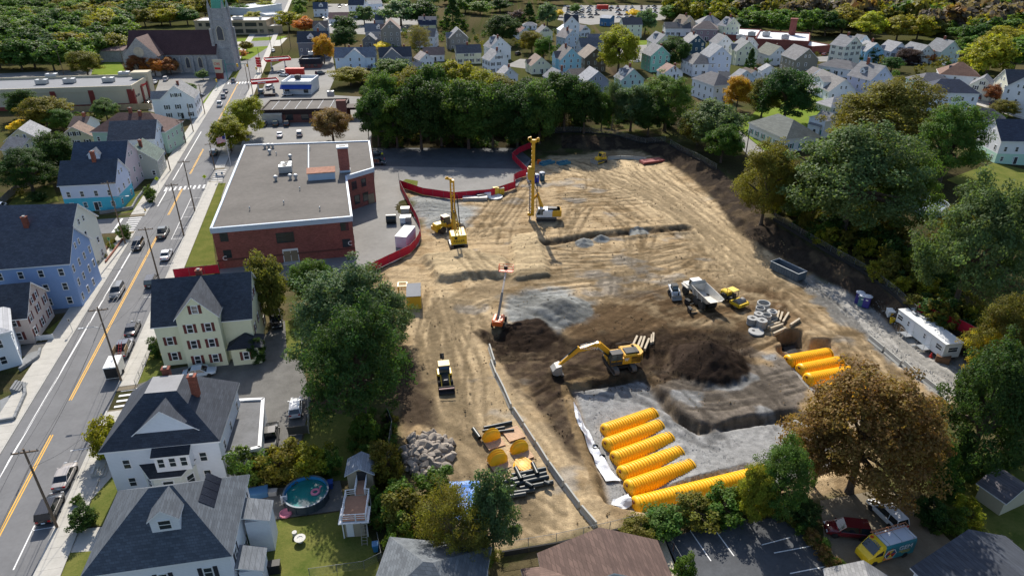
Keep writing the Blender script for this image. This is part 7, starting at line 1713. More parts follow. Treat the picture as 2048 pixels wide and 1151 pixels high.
rcar('pickup',(.07,.085,.08),327,470,'dark grey green pickup beside the yellow centre line'); rcar('sedan',WH,334,514,'white sedan parked at the school pavement'); rcar('suv',(.02,.022,.03),305,567,'dark SUV half hidden behind the charcoal roof'); rcar('sedan',BK,267,663,'black sedan parked in front of the loaded pickup')
pk=rcar('pickup',(.10,.11,.14),251,702,'dark pickup loaded with tan panels and a red ladder')
b=MB(); b.box2(-2.6,-1.0,-.9,-.8,1.0,1.9); b.box2(-2.6,-1.0,.8,.9,1.0,1.9); b.build('cargo_panel',mat('tan plywood',(.30,.21,.12),.8,.2,1),pk)
b=MB(); 
for s in(-.2,.2): b.cyl((-3.2,s,.7),(-.9,s,2.3),.04,n=5)
for i in range(6): q=i/6; b.cyl((-3.2+2.3*q,-.2,.7+1.6*q),(-3.2+2.3*q,.2,.7+1.6*q),.03,n=4)
b.build('ladder',mat('red ladder',(.4,.03,.03),.5),pk)
p=P(233,748); root=thing('cargo_trailer','white enclosed cargo trailer with black rear door','trailer',(p.x,p.y,.02),RYAW)
b=MB(); b.bev((0,0,1.35),(3.4,1.9,1.9),.08); b.build('box_body',mat('white trailer skin',(.70,.70,.67),.5,.06,.6),root); b=MB(); b.box2(-1.75,-1.69,-.85,.85,.5,2.15); b.build('rear_door',BLK,root)
for s in(-1,1): wheel(root,(0,s*1.0,.33),.33,.22,RIMM,TYRE)
b=MB(); b.box2(1.7,2.7,-.06,.06,.4,.5); b.build('drawbar',DARK,root)
b=MB(); b.box2(-1.68,1.68,-.92,.92,2.3,2.34); b.cyl((.2,.1,2.34),(.2,.1,2.42),.2,n=8); b.build('roof',mat('white trailer roof',(.72,.73,.73)),root)
car('sedan',(.45,.52,.60),(386,752),(415,748),'pale blue car behind the truncated charcoal roof'); car('suv',BK,(555,632),(555,662),'black SUV standing in the shaded drive by the cream house'); car('hatch',WH,(591,842),(594,800),'white hatchback parked in the driveway'); car('pickup',(.015,.017,.02),(540,905),(546,855),'black off road truck beside the flat roofed porch')
car('suv',RD_,(1728,1070),(1655,1062),'dark red SUV parked under the brown trees'); car('suv',WH,(1795,1058),(1748,1012),'white SUV parked in leaf shade beside the red one')
car('suv',(.02,.05,.08),(745,329),(766,329),'dark blue car at the corner of the brick school'); car('sedan',(.03,.06,.08),(741,313),(755,310),'dark teal car behind the school corner')
car('suv',(.02,.05,.04),(424,318),(432,300),'dark green SUV at the school drive'); 
for a,f,c_,k_,l in(((559,280),(561,266),WH,'sedan','white car in the middle of the bank lot'),((599,278),(600,264),(.6,.57,.52),'suv','pale tan SUV in the middle of the bank lot'),((527,256),(530,246),GYc,'suv','grey car at the bank wall'),((551,255),(553,246),(.04,.06,.05),'suv','dark green car at the bank wall'),((573,255),(575,246),BK,'suv','black car at the bank wall'),
 ((575,153),(560,152),WH,'sedan','white sedan between the pump canopies'),((573,147),(556,146),SV,'sedan','silver sedan between the pump canopies'),((536,180),(545,176),WH,'suv','white SUV under the nearer pump canopy'),((521,192),(526,182),(.02,.05,.04),'suv','dark green SUV beside the fuel pumps'),((632,151),(650,148),NV,'suv','navy car in the service station lot'),((572,192),(582,191),SV,'sedan','silver car at the blue awning'),
 ((438,218),(442,206),WH,'pickup','white pickup driving below the crossing'),((446,201),(449,190),SV,'suv','silver SUV driving below the crossing'),((450,190),(453,181),(.06,.09,.14),'sedan','blue sedan near the traffic lights'),((466,168),(469,161),(.2,.2,.22),'suv','grey car at the traffic lights'),((515,126),(519,120),(.3,.45,.6),'sedan','light blue car beyond the traffic lights'),((545,106),(548,101),WH,'sedan','white car on the far street'),
 ((307,172),(313,162),WH,'sedan','white sedan at the drugstore'),((328,168),(336,154),WH,'suv','white SUV in the drugstore lot'),((295,208),(303,204),BK,'sedan','dark car beside the drugstore pier'),((388,192),(408,192),(.12,.16,.2),'sedan','grey blue car behind the white house'),
 ((738,141),(743,135),(.03,.05,.07),'suv','dark car at the long white house'),((727,150),(733,148),WH,'pickup','white van like truck at the wood edge'),((1420,166),(1430,160),WH,'suv','white car beside the golden maple'),((1650,192),(1664,188),(.03,.06,.16),'suv','blue car in front of the shed dormer bungalow'),((1690,186),(1704,190),WH,'sedan','white car in front of the lavender house'),((1880,140),(1892,136),WH,'sedan','white car behind the brown hip roof'),((1955,200),(1962,196),(.12,.02,.02),'suv','dark red car on the pale lane'),((1268,128),(1280,122),WH,'sedan','white car beside the sea green house'),((1030,112),(1042,108),BK,'suv','black car on the paved drive'),((1645,112),(1652,110),(.2,.03,.03),'sedan','red car by the mill annex'),((-6,428),(10,410),WH,'suv','white SUV behind the cream fronted house'),((1985,238-26),(1992,210),(.05,.06,.08),'suv','dark car in front of the rust red tree')):
    car(k_,c_,a,f,l,far=True)
# tiny cars in the far car yard
CB=MB(); CB.loft([[(x,-.85,.3),(x,-.85,h),(x,.85,h),(x,.85,.3)] for x,h in((-2.2,.8),(-1.6,.95),(1.1,.95),(2.2,.75))],0); CB.loft([[(-1.6,-.8,.95),(1.1,-.8,.95),(1.1,.8,.95),(-1.6,.8,.95)],[(-1.0,-.62,1.45),(.4,-.62,1.45),(.4,.62,1.45),(-1.0,.62,1.45)]],1)
for x in(-1.35,1.35):
    for y in(-.8,.8): CB.cyl((x,y-.1,.33),(x,y+.1,.33),.33,n=8,m=2)
tiny=None
for r_,y in enumerate((14,18,22,26,31,36)):
    for i in range(13):
        px=1135+ (1322-1135)*(i+rng.uniform(-.1,.3))/13
        if 1195<px<1232 and y>25: continue
        c=P(px,y)
        if tiny is None: o=CB.build('parked_car',[CARP,CARGL,TYRE],None); tiny=o.data
        else: o=ob('parked_car',tiny)
        o.location=c+Vector((0,0,.02)); o.rotation_euler[2]=rng.choice((0,.1,1.5)); k=rng.choice('wwwssbgnr'); o.color=(*dict(w=WH,s=SV,b=BK,g=GYc,n=NV,r=RD_)[k],1); tag(o,'small '+dict(w='white',s='silver',b='black',g='grey',n='navy',r='dark red')[k]+' car parked in the far car yard','car','cars in the far car yard')
for i in range(16):
    c=P(640+rng.uniform(0,70),rng.choice((37,40,52,12,15))); o=ob('parked_car',tiny,None,c+Vector((0,0,.02)),rng.uniform(0,3)); k=rng.choice('wsbn'); o.color=(*dict(w=WH,s=SV,b=BK,n=NV)[k],1); tag(o,'small '+dict(w='white',s='silver',b='black',n='navy')[k]+' car in the bright parking lots','car','cars in the bright parking lots')
b=MB(); b.bev((0,0,2),(9,3,3.4),.1); tag(b.build('red_container',mat('red container',(.5,.03,.02),.6,.15,.5),None,P(1205,20),.1),'red container in the far car yard','container')
b=MB(); b.bev((0,0,1.5),(8,2.6,2.8),.1); b.box2(-4.1,4.1,-1.4,1.4,2.9,3.0); tag(b.build('red_container',mat('red container',(.5,.03,.02)),None,P(591,150),.05),'red container behind the white service station','container')
# painted van
A,B=G(1812,1094),G(1716,1122); c=(A+B)/2; c.z=.03; root=thing('painted_van','yellow and teal painted van lettered GEM with a ladder rack','van',c,aim(A,B))
VT=mat('teal van paint',(.02,.20,.24),.3,.05,.5,spec=.5); VY=mat('yellow van paint',(.72,.50,.02),.3,.05,.5,spec=.5); VW=mat('white van roof',(.62,.64,.68),.35,.05,.5); VB=mat('deep blue van paint',(.02,.07,.16),.3,.05); VR=mat('red van paint',(.5,.05,.02),.3); VO=mat('orange van paint',(.68,.22,.02),.3)
def vring(x,zt,w,zs): return [(x,-w,.4),(x,w,.4),(x,w,zs),(x,w*.9,zt),(x,-w*.9,zt),(x,-w,zs)]
b=MB(); b.loft([vring(-2.95,2.45,1.0,2.2),vring(1.1,2.55,1.02,2.25)],0); b.build('rear_body',VT,root)
b=MB(); b.loft([vring(1.1,2.56,1.03,2.26),vring(1.55,2.5,1.03,2.2)],0); b.loft([vring(1.55,2.5,1.03,2.2),vring(2.35,1.55,.99,1.45),vring(2.95,1.15,.9,1.0),vring(3.0,.8,.85,.7)],0); b.build('front_body',VY,root)
b=MB(); b.poly([(1.75,-.82,2.32),(1.75,.82,2.32),(2.42,.85,1.56),(2.42,-.85,1.56)]); 
for s in(-1,1): b.poly([(1.3,s*1.04,1.35),(2.25,s*1.01,1.3),(2.0,s*1.0,1.75),(1.5,s*1.02,2.1),(1.3,s*1.04,2.1)])
b.xf(Matrix.Translation((.03,0,.03))); b.build('windows',CARGL,root)
b=MB(); b.box2(-2.9,1.0,-.9,.9,2.5,2.58); b.build('roof',VW,root)
b=MB(); b.poly([(1.1,1.06,.5),(.9,1.06,1.9),(.2,1.06,2.1),(-.4,1.06,1.4),(-.1,1.06,.5)]); b.build('side_panel',VO,root)
def hexa(cx,cz,r,n=6,off=0): return [(cx+r*math.cos(2*math.pi*i/n+off),1.075,cz+r*.9*math.sin(2*math.pi*i/n+off)) for i in range(n)]
b=MB(); h0=hexa(.35,1.35,.72)
for i in range(6): b.poly([(.35,1.075,1.35),h0[i],h0[(i+1)%6]],i%3)
b.loft([hexa(.35,1.35,.80),[(x,1.1,z) for x,_,z in hexa(.35,1.35,.80)],[(x,1.1,z) for x,_,z in hexa(.35,1.35,.70)]],3,False); b.build('gem_emblem',[VR,VY,VB,VW],root)
text('GEM',.85,root,(-1.55,1.06,1.75),(R(90),0,R(180)),TRIM,'side_lettering',.01,1.05)
b=MB(); b.box2(-2.3,-.8,1.02,1.035,1.18,1.26); b.box2(-2.3,-1.2,1.02,1.035,.95,1.0); b.build('small_lettering_lines',VY,root)
text('GEM',.5,root,(1.75,.25,2.42),(R(42),0,R(90)),VB,'front_lettering',.01,1.0)
b=MB(); b.lathe([(.22,0),(.2,.02),(.02,.02)],6); em=b.build('front_emblem',VR,root,(1.6,-.6,2.55))
b=MB()
for x in(-2.4,-.8,.8): b.cyl((x,-.95,2.55),(x,-.95,2.8),.03,n=5); b.cyl((x,.95,2.55),(x,.95,2.8),.03,n=5); b.cyl((x,-.95,2.8),(x,.95,2.8),.03,n=5)
b.build('roof_rack',STEEL,root)
b=MB()
for y in(-.95,-.5): b.cyl((-3.1,y,2.88),(1.6,y,2.88),.045,n=5)
for i in range(14): b.cyl((-3.0+i*.34,-.95,2.88),(-3.0+i*.34,-.5,2.88),.03,n=4)
b.build('ladder',mat('orange ladder',(.55,.22,.10),.5),root)
for x in(-1.9,2.0):
    for y in(-.92,.92): wheel(root,(x,y,.36),.36,.22,RIMM,TYRE)
# ================= STREET FURNITURE =================
def pole(bx,by,yt,label,arm=True,lamp=None,r=.16):
    p=G(bx,by); h=min(14,ZAT(p,yt)-p.z); root=thing('utility_pole',label,'utility pole',p,RYAW-math.pi/2,'utility poles')
    b=MB(); b.cyl((0,0,-.3),(0,0,h),r,r*.65,9); b.build('shaft',WOOD,root)
    if arm:
        b=MB(); b.box2(-1.3,1.3,-.06,.06,h-.55,h-.4); b.build('crossarm',WOOD,root)
        for x in(-1.2,-.5,.5,1.2): b=MB(); b.lathe([(.06,h-.4),(.07,h-.3),(.03,h-.2),(.01,h-.18)],7,0,(x,0,0)); b.build('insulator',mat('glazed insulator',(.3,.28,.26),.3),root)
        for s in(-1,1): b=MB(); b.cyl((0,0,h-1.3),(s*.8,0,h-.5),.025,n=4); b.build('brace',STEEL,root)
    if lamp:
        b=MB(); b.tube([(0,0,h*.72),(lamp*1.2,0,h*.72+.5),(lamp*2.6,0,h*.72+.5)],.05,6); b.box((lamp*2.9,0,h*.72+.46),(.7,.28,.14)); b.build('street_light',STEEL,root)
    return p,h
PL=[(115,1055,897,'utility pole leaning over the parked black SUV',None),(243,762,614,'utility pole beside the white cargo trailer',-1),(318,558,454,'utility pole in front of the cream house roof',None),(368,472,366,'utility pole at the lower parking stalls',None),(390,422,320,'utility pole at the upper parking stalls',None),(430,338,285,'utility pole at the school drive',None)]
tops=[]
for a in PL: p,h=pole(a[0],a[1],a[2],a[3],True,a[4]); tops.append(p+Vector((0,0,h)))
for a in[(251,488,360,'utility pole at the mulched bed',True,1),(341,342,288,'utility pole beside the yellow shrubs',False,None),(372,287,238,'utility pole in front of the long slate roof',True,None),(387,264,207,'utility pole beside the white house porch',False,None),(410,228,168,'utility pole at the drugstore lot entrance',True,None),(498,178,128,'utility pole beside the nearer pump canopy',False,None),(524,150,96,'utility pole between the pump canopies',False,None),(506,188,118,'wooden pole at the bank corner',True,None),(545,112,64,'utility pole beyond the pump canopies',True,None),(565,106,62,'utility pole across from the church lawn',False,None),(582,98,36,'tall utility pole below the orange tree',True,None),(128,150,90,'utility pole left of the church',True,None),(251,142,92,'utility pole at the church sacristy',True,None),(376,142,88,'thin pole in front of the church trees',False,None),(1098,128,86,'street lamp pole by the round green tree',False,None),(1490,318,262,'short pole beside the bright lawn',False,None),(740,300,245,'pole behind the brick school',False,None),(748,336,275,'wooden pole at the school corner',False,None),(1587,75,48,'pole behind the mill chimney',False,None),(1620,84,52,'pole beside the mill annex',False,None)]: pole(*a)
WIRE=mat('wire',(.10,.10,.105),.6,.1)
chain=[tops[0]-RD*42]+tops[:4]+[tops[4]]+[tops[5]]+[tops[5]+RD*42,tops[5]+RD*90]
for t_,dz,l in((-1.2,0,'topmost overhead wire on the street side'),(-.4,0,'overhead wire along the inner left of the crossarms'),(1.2,0,'overhead wire along the school side of the crossarms'),(-.3,-2.4,'thick low telephone cable between the utility poles')):
    pts=[]
    for a,b_ in zip(chain[:-1],chain[1:]):
        for i in range(8): f=i/8; q=a.lerp(b_,f); pts.append(q+RN*t_+Vector((0,0,dz-.35-3.2*f*(1-f))))
    m=MB(); m.tube(pts,.03 if dz==0 else .05,4); tag(m.build('overhead_wire',WIRE),l,'wire','overhead wires')
for i,(a,b_) in enumerate((((115,1055),(216,940)),((243,762),(310,650)),((318,558),(310,580)),((368,472),(250,488)),((390,422),(251,488)))):
    A=P(*a); B=P(*b_); A.z,B.z=9.0,6.6; m=MB(); m.tube([A.lerp(B,f)+Vector((0,0,-2*f*(1-f))) for f in np.linspace(0,1,8)],.025,4); tag(m.build('service_wire',WIRE),['service wire to the truncated charcoal roof','service wire to the cream house','short service wire behind the cream house','service wire crossing the street at the crosswalk','service wire from the stalls to the mulched bed'][i],'wire','service wires')
FL=mat('fluorescent sign',(.62,.75,.02),.5)
def sign(px,py,label,m,shape='diamond',h=2.6,s=.55):
    root=thing('road_sign',label,'sign',G(px,py),RYAW-math.pi/2); b=MB(); b.cyl((0,0,0),(0,0,h),.04,n=6); b.build('post',STEEL,root); b=MB()
    pr=[(0,h-s),(s,h),(0,h+s),(-s,h)] if shape=='diamond' else [(-s*.7,h-s),(s*.7,h-s),(s*.7,h+s),(-s*.7,h+s)]
    b.ext(pr,-.08,-.04); pl=b.build('plate',m,root); b=MB(); b.lathe([(.02,.0),(.08,.06),(.02,.14)],8,0,(0,-.1,h+.12)); b.box((0,-.1,h-.05),(.16,.03,.26)); b.build('walker_symbol',BLK,pl)
sign(318,376,'fluorescent crosswalk sign on the left pavement',FL); sign(413,372,'fluorescent crosswalk sign at the school lawn',FL); sign(188,540+6,'small yellow sign at the blue house corner',mat('yellow sign',(.7,.5,.02),.5),s=.35,h=2.0); sign(146,664,'tall thin sign post on the left pavement',STEEL,'r',2.4,.25); sign(224,500,'street name sign at the side street',mat('green sign',(.02,.2,.1),.5),'r',2.6,.3)
sign(436,364,'blue parking sign at the school drive crosswalk',mat('blue sign',(.03,.2,.4),.5),'r',2.2,.3); sign(447,362,'second blue parking sign at the school drive crosswalk',mat('blue sign',(.03,.2,.4),.5),'r',2.2,.3)
p=P(441,158); root=thing('store_sign','tall tan store sign reading CVS at the crossing','sign',p,-.2); hs_=ZAT(p,119)
b=MB(); b.box2(-1.6,1.6,-.5,.5,0,hs_*.32,1); b.loft([[(-1.9*s,-.6,z),(1.9*s,-.6,z),(1.9*s,.6,z),(-1.9*s,.6,z)] for s,z in((.85,hs_*.32),(1.0,hs_*.94),(1.15,hs_*.96),(1.15,hs_))],0); b.build('sign_body',[TANS,REDM],root)
text('CVS',1.5,root,(0,-.66,hs_*.78),(R(90),0,0),SIGNR,'lettering',.03,1.1); b=MB(); b.box2(-1.4,1.4,-.68,-.6,hs_*.5,hs_*.6); b.build('red_panel',SIGNR,root)
p=P(520,144); root=thing('price_sign','red fuel price sign beside the pump canopy','sign',p,-.2); b=MB(); b.box2(-.1,.1,-.1,.1,0,5); b.build('post',STEEL,root)
for i in range(4): b=MB(); b.box2(-1.2,1.2,-.15,.15,2.2+i*1.1,3.15+i*1.1); b.build('price_panel',SIGNR,root)
# traffic signals
p=P(456,160); root=thing('traffic_signal','green mast arm with yellow traffic signals over the street','traffic light',p,-.1); TG=mat('green signal mast',(.05,.24,.22),.5)
b=MB(); b.cyl((0,0,0),(0,0,8.5),.16,n=8); b.cyl((0,0,6.6),(10.5,0,7.0),.12,n=6); b.build('mast',TG,root)
for x in(5.5,10): 
    b=MB(); b.box2(x-.3,x+.3,-.25,.25,5.6,7.0); q=b.build('signal_head',mat('signal yellow',(.65,.4,.02),.5),root)
    for i,m in enumerate((SIGNR,mat('amber lens',(.5,.3,.02),.3),mat('green lens',(.02,.25,.12),.3))): b=MB(); b.cyl((x,-.27,6.75-i*.44),(x,-.25,6.75-i*.44),.16,n=8); b.build('lens',m,q)
for px,py,l in((436,178,'yellow signal post beside the drugstore lot'),(515,152,'signal post beside the price sign')):
    root=thing('signal_post',l,'traffic light',P(px,py)); b=MB(); b.cyl((0,0,0),(0,0,3.6),.1,n=6); b.build('post',TG,root); b=MB(); b.box2(-.25,.25,-.25,.25,2.8,3.9); b.build('signal_head',mat('signal yellow',(.65,.4,.02)),root)
# flag pole
p=G(462,332); hf=ZAT(p,268); root=thing('flag_pole','white flag pole with a striped flag beside the school','flag pole',p); b=MB(); b.cyl((0,0,0),(0,0,hf),.08,.05,8); b.lathe([(.02,hf),(.1,hf+.1),(.02,hf+.2)],8); b.build('shaft',TRIM,root)
fl=MB(); n=13
for i in range(n):
    z1=hf-.4-i*.13
    for j in range(6):
        q=lambda jj,z:(-.05-jj*.42,.18*math.sin(jj*1.3)-.04*jj,z-.12*jj)
        fl.poly([q(j,z1-.13),q(j+1,z1-.13),q(j+1,z1),q(j,z1)],2 if (i<7 and j<2) else (0 if i%2==0 else 1))
fl.build('flag',[mat('flag red',(.45,.02,.03),.8),mat('flag white',(.7,.7,.7),.8),mat('flag blue',(.02,.03,.15),.8)],root)
# hydrant
b=MB(); b.lathe([(.2,0),(.2,.06),(.13,.08),(.13,.6),(.17,.62),(.14,.75),(.02,.82)],10); b.cyl((-.24,0,.48),(.24,0,.48),.07,n=6); tag(b.build('fire_hydrant',mat('hydrant yellow',(.6,.4,.03),.5),None,G(291,423)),'yellow fire hydrant on the left pavement','hydrant')
# ================= YARDS =================
p=P(609,1012); root=thing('round_pool','round above ground pool with blue liner and green water','pool',(p.x,p.y+1.2,0)); r=2.55
b=MB(); b.lathe([(r,0),(r,1.2)],36); b.build('outer_wall',mat('pool wall dark',(.05,.065,.08),.5,.2,1),root,smooth=60)
b=MB(); b.lathe([(r-.06,.1),(r-.06,1.2)],36); b.build('liner',mat('blue pool liner',(.03,.22,.50),.5,.15,1),root,smooth=60)
b=MB(); b.lathe([(r-.1,1.2),(r-.1,1.27),(r+.1,1.27),(r+.1,1.2)],36); b.build('rim',mat('pool rim',(.10,.15,.2),.4),root)
b=MB(); b.lathe([(.02,.72),(r-.07,.72)],36); b.build('water',mat('green pool water',(.02,.20,.19),.08,.2,.7,spec=.8),root)
for i in range(14): a=2*math.pi*i/14; b=MB(); b.box((r*math.cos(a)*1.02,r*math.sin(a)*1.02,.6),(.1,.14,1.2),0,a); b.build('upright',mat('pool wall dark',(.05,.065,.08)),root)
PK=mat('pink vinyl',(.65,.22,.30),.4)
b=MB(); n=20; b.loft([[(math.cos(2*math.pi*i/n)*(.42+.15*math.cos(t)),math.sin(2*math.pi*i/n)*(.42+.15*math.cos(t)),.15*math.sin(t)) for t in np.linspace(0,2*math.pi,8,endpoint=False)] for i in range(n+1)],0,False); b.tube([(.45,.25,.1),(.55,.35,.5),(.75,.35,.6)],.08,6); tag(b.build('swim_ring',PK,None,(p.x+1.0,p.y+1.5,.82),smooth=60),'pink inflatable ring floating in the round pool','swim ring')
cpt=P(572,1028); b=MB(); b.lathe([(.55,0),(.72,.12),(.7,.3),(.6,.32),(.5,.15),(.02,.1)],18); tag(b.build('paddling_pool',[PK],None,cpt,smooth=60),'small pink paddling pool beside the round pool','paddling pool')
b=MB()
for i in range(5): b.box((0,0,.25+i*.25),(.7,.18,.05),0)
for s in(-.35,.35): b.cyl((s,0,0),(s,.25,1.4),.03,n=5)
tag(b.build('pool_ladder',TRIM,None,P(570,1008),.2),'white pool ladder at the round pool','ladder')
# raised playhouse
p=G(713,1072); root=thing('raised_playhouse','raised wooden playhouse with deck, bridge and ladder','playhouse',p,.08)
PWm=mat('playhouse tan panel',(.36,.31,.23),.8,.12,1); DK=mat('reddish deck boards',(.36,.20,.13),.8,.15,2); SH=mat('asphalt shingle pale',(.26,.28,.31),.85,.2,.5,kind='shingle')
b=MB(); b.box2(-1.15,1.0,0,1.6,0,2.3,0); b.build('lower_cabin',PWm,root); b=MB(); b.box2(-1.7,1.6,-.35,2.0,2.3,2.42); b.build('platform_skirt',TRIM,root)
for i in range(22): b=MB(); y=-.1+i*.17; b.box2(-1.3,1.3,y,y+.15,2.5,2.56); b.build('deck_board',DK,root)
for i in range(22): b=MB(); y=3.7+i*.17; b.box2(-.25,.75,y,y+.15,2.62,2.68); b.build('bridge_board',DK,root)
b=MB(); b.box2(-1.2,1.2,.1,3.6,2.3,2.5); b.box2(-.2,.7,3.6,7.4,2.45,2.62); b.build('joists',PWm,root)
for x,y in((-1.3,-.1),(1.3,-.1),(-1.3,3.6),(1.3,3.6),(-1.3,1.8),(1.3,1.8),(-.3,3.7),(.8,3.7),(.2,-.1)): b=MB(); b.box2(x-.06,x+.06,y-.06,y+.06,0 if abs(x)>1 else 2.4,3.5); b.build('rail_post',TRIM,root)
for a_,c_ in(((-1.3,-.1),(1.3,-.1)),((-1.3,-.1),(-1.3,3.6)),((1.3,-.1),(1.3,3.6)),((-1.3,3.6),(-.3,3.7)),((.8,3.7),(1.3,3.6)),((-.3,3.7),(-.3,7)),((.8,3.7),(.8,7))):
    for z in(2.85,3.15,3.48): b=MB(); b.cyl((a_[0],a_[1],z),(c_[0],c_[1],z),.05 if z>3.4 else .03,n=4); b.build('rail',TRIM,root)
b=MB(); b.loft([[(x,y,z) for x,z in((-1.45,0),(1.45,0),(1.45,3.6),(0,4.4),(-1.45,3.6))] for y in(6.0,8.6)]); tw=b.build('tower_cabin',PWm,root)
b=MB()
for s in(-1,1): slab(b,[(0,5.8,4.55),(0,8.8,4.55),(s*1.75,8.8,3.5),(s*1.75,5.8,3.5)],.1,0,1)
b.build('tower_roof',[SH,TRIM],tw); b=MB(); b.box2(-.3,.8,5.9,6.02,2.6,4.0); b.build('doorway',DARK,tw)
b=MB(); b.box2(-.95,-.2,-.06,.02,.1,2.0); b.build('door',TRIM,root)
b=MB()
for s in(.75,1.35): b.cyl((s,-1.3,0),(s,-.35,2.4),.05,n=5)
for i in range(7): q=(i+.5)/7; b.cyl((.75,-1.3+.95*q,2.4*q),(1.35,-1.3+.95*q,2.4*q),.04,n=5)
b.build('ladder',mat('grey ladder wood',(.3,.27,.22),.8),root)
# bins and yard things
def bin_(px,py,col,label,rz=.2):
    root=thing('trash_bin',label,'trash bin',G(px,py),rz); m=mat('bin '+str(col),col,.5,.1,1); b=MB(); b.loft([[(-a,-a_,z),(a,-a_,z),(a,a_,z),(-a,a_,z)] for a,a_,z in((.24,.28,.08),(.32,.36,1.0))]); b.build('body',m,root); b=MB(); b.bev((0,0,1.05),(.7,.8,.1),.03); b.build('lid',m,root)
    for s in(-1,1): b=MB(); b.cyl((s*.26,.28,.12),(s*.32,.28,.12),.12,n=8); b.build('wheel',RUBBER,root)
bin_(1270,1085,(.02,.14,.38),'blue wheeled bin at the brown roofed house'); bin_(1287,1078,(.36,.34,.29),'tan wheeled bin between the blue and green ones'); bin_(1303,1080,(.02,.09,.08),'dark green wheeled bin beside the striped lot'); bin_(752,1100,(.03,.16,.34),'blue barrel bin at the playhouse fence'); bin_(662,975,(.02,.06,.25),'dark blue bin behind the round pool')
boxy('patio_grill','black covered grill at the back steps','grill',548,1142,(1.5,.8,1.2),(.015,.015,.017),.2,m=BLK,lid=BLK); boxy('patio_table_set','folded patio furniture under a blue cover','patio set',518,990,(2.2,1.2,.8),(.05,.14,.28),.3); boxy('storage_chest','grey storage chest at the pool hedge','chest',545,988,(1.2,.6,.6),(.3,.3,.3),.1)
boxy('compost_box','black planter box behind the dark roofed house','planter',2005,1090,(1.6,1.1,.6),(.02,.02,.02),.7,m=BLK,lid=mat('trodden earth',(.13,.105,.07)))
b=MB(); b.lathe([(.28,0),(.28,.45),(.62,.5),(.62,.56),(.3,.56),(.28,.5),(.02,.5)],20); tag(b.build('fire_pit',mat('pale stone',(.55,.54,.5),.8),None,G(601,1082),smooth=50),'round pale fire pit table on the back lawn','fire pit')
b=MB(); b.lathe([(.25,0),(.27,.55),(.02,.56)],14); tag(b.build('garden_stool',mat('pale stone',(.55,.54,.5)),None,G(590,1070),smooth=50),'small round stool beside the fire pit','stool')
b=MB(); b.tube([(-1.6,-.2,.5),(-.8,.1,.7),(0,.2,1.0),(.8,.5,1.5)],.45,12); tag(b.build('slide_tube',mat('green slide plastic',(.01,.20,.13),.35),None,G(508,1092),.3,smooth=60),'green plastic slide tube on the back lawn','slide')
p=G(1850,420); root=thing('round_pool','empty round pool with pale fence ring among the oaks','pool',p); b=MB(); b.lathe([(4.2,0),(4.2,1.2)],40); b.build('wall',mat('pale pool wall',(.35,.42,.45),.6,.15,1),root); b=MB(); b.lathe([(.02,.8),(4.1,.9)],40); b.build('cover',mat('grey pool cover',(.2,.24,.28),.4,.3,1),root)
b=MB()
for i in range(40): a=2*math.pi*i/40; b.cyl((4.25*math.cos(a),4.25*math.sin(a),1.2),(4.25*math.cos(a),4.25*math.sin(a),2.0),.04,n=4)
b.lathe([(4.3,2.0),(4.3,2.05),(4.2,2.05),(4.2,2.0)],40); b.build('railing',mat('pale railing',(.55,.62,.64),.5),root)
# porches, steps and small outbuildings
A=P(480,900); root=thing('flat_roof_porch','flat roofed side building with streaked metal roof','annex',(A.x,A.y,0),aim(P(445,910),P(522,895)))
z=3.6; q=[P(*t,z) for t in((433,913),(519,893),(526,797),(459,800))]; b=MB(); wing(root,'wall',[v-Vector((A.x,A.y,0)) if False else Matrix.Rotation(-root.rotation_euler[2],3,'Z')@(v-Vector((A.x,A.y,0))) for v in q],z,mat('white block',(.66,.68,.70)),mat('streaked roof sheet',(.10,.105,.115),.7,.4,.5),.08,TRIM,.3)
def steps(px,py,rz,label,n=4,w=1.6,m=CONC):
    root=thing('front_steps',label,'steps',G(px,py),rz)
    for i in range(n): b=MB(); b.box2(-w/2,w/2,i*.3,i*.3+.32,0,.17*(i+1)); b.build('step',m,root)
GS=mat('grey stone',(.20,.21,.22),.85,.2,1)
steps(52,775,RYAW,'grey stone front steps of the white and blue house',5,2.2,GS); steps(214,945,RYAW,'pale front steps of the truncated roof house',5,1.4)
def wallpx(px,label,h,w=.35,m=GS):
    root=thing('retaining_wall',label,'wall',P(*px[0]))
    for a,b_ in zip(px[:-1],px[1:]):
        A,B=P(*a),P(*b_); L=(B-A).length; n=max(1,int(L/1.1))
        for i in range(n): c=A.lerp(B,(i+.5)/n); b=MB(); b.bev((0,0,h/2),(L/n-.03,w,h+rng.uniform(-.03,.03)),.03); b.build('stone_block',m,root,c-P(*px[0]),aim(A,B))
wallpx([(40,742),(78,716),(82,700)],'low stone wall of the raised gravel bed',.6); wallpx([(0,845),(30,840),(52,790),(50,770)],'low stone wall along the lower gravel bed',.6); wallpx([(212,526),(230,502),(246,480)],'brick edged wall of the mulched bed',.5,.3,mat('red edging brick',(.24,.10,.07),.9,.2,1)); wallpx([(200,428),(265,418),(275,400),(292,378)],'stone wall round the turquoise house lawn',.7,.35,mat('grey stone',(.20,.21,.22)))
sheet('gravel_bed',[(40,742),(36,725),(60,705),(80,700),(78,716)],GS,.05); sheet('gravel_bed',[(0,845),(0,800),(30,785),(50,772),(30,838)],GS,.05)
def board_fence(px,label,h,col,step=2.2):
    return fence('board_fence',label,px,h,step,mat('fence board '+str(col),col,.85,.18,1.2),'board_panel',rail=False,pr=.07,postm=mat('fence board '+str(col),col))
board_fence([(100,226),(180,224),(305,218)],'tan board fence behind the drugstore',2.2,(.42,.33,.21)); board_fence([(-5,420),(20,395),(44,376),(110,352),(125,356)],'weathered grey fence behind the turquoise house',1.8,(.24,.23,.21))
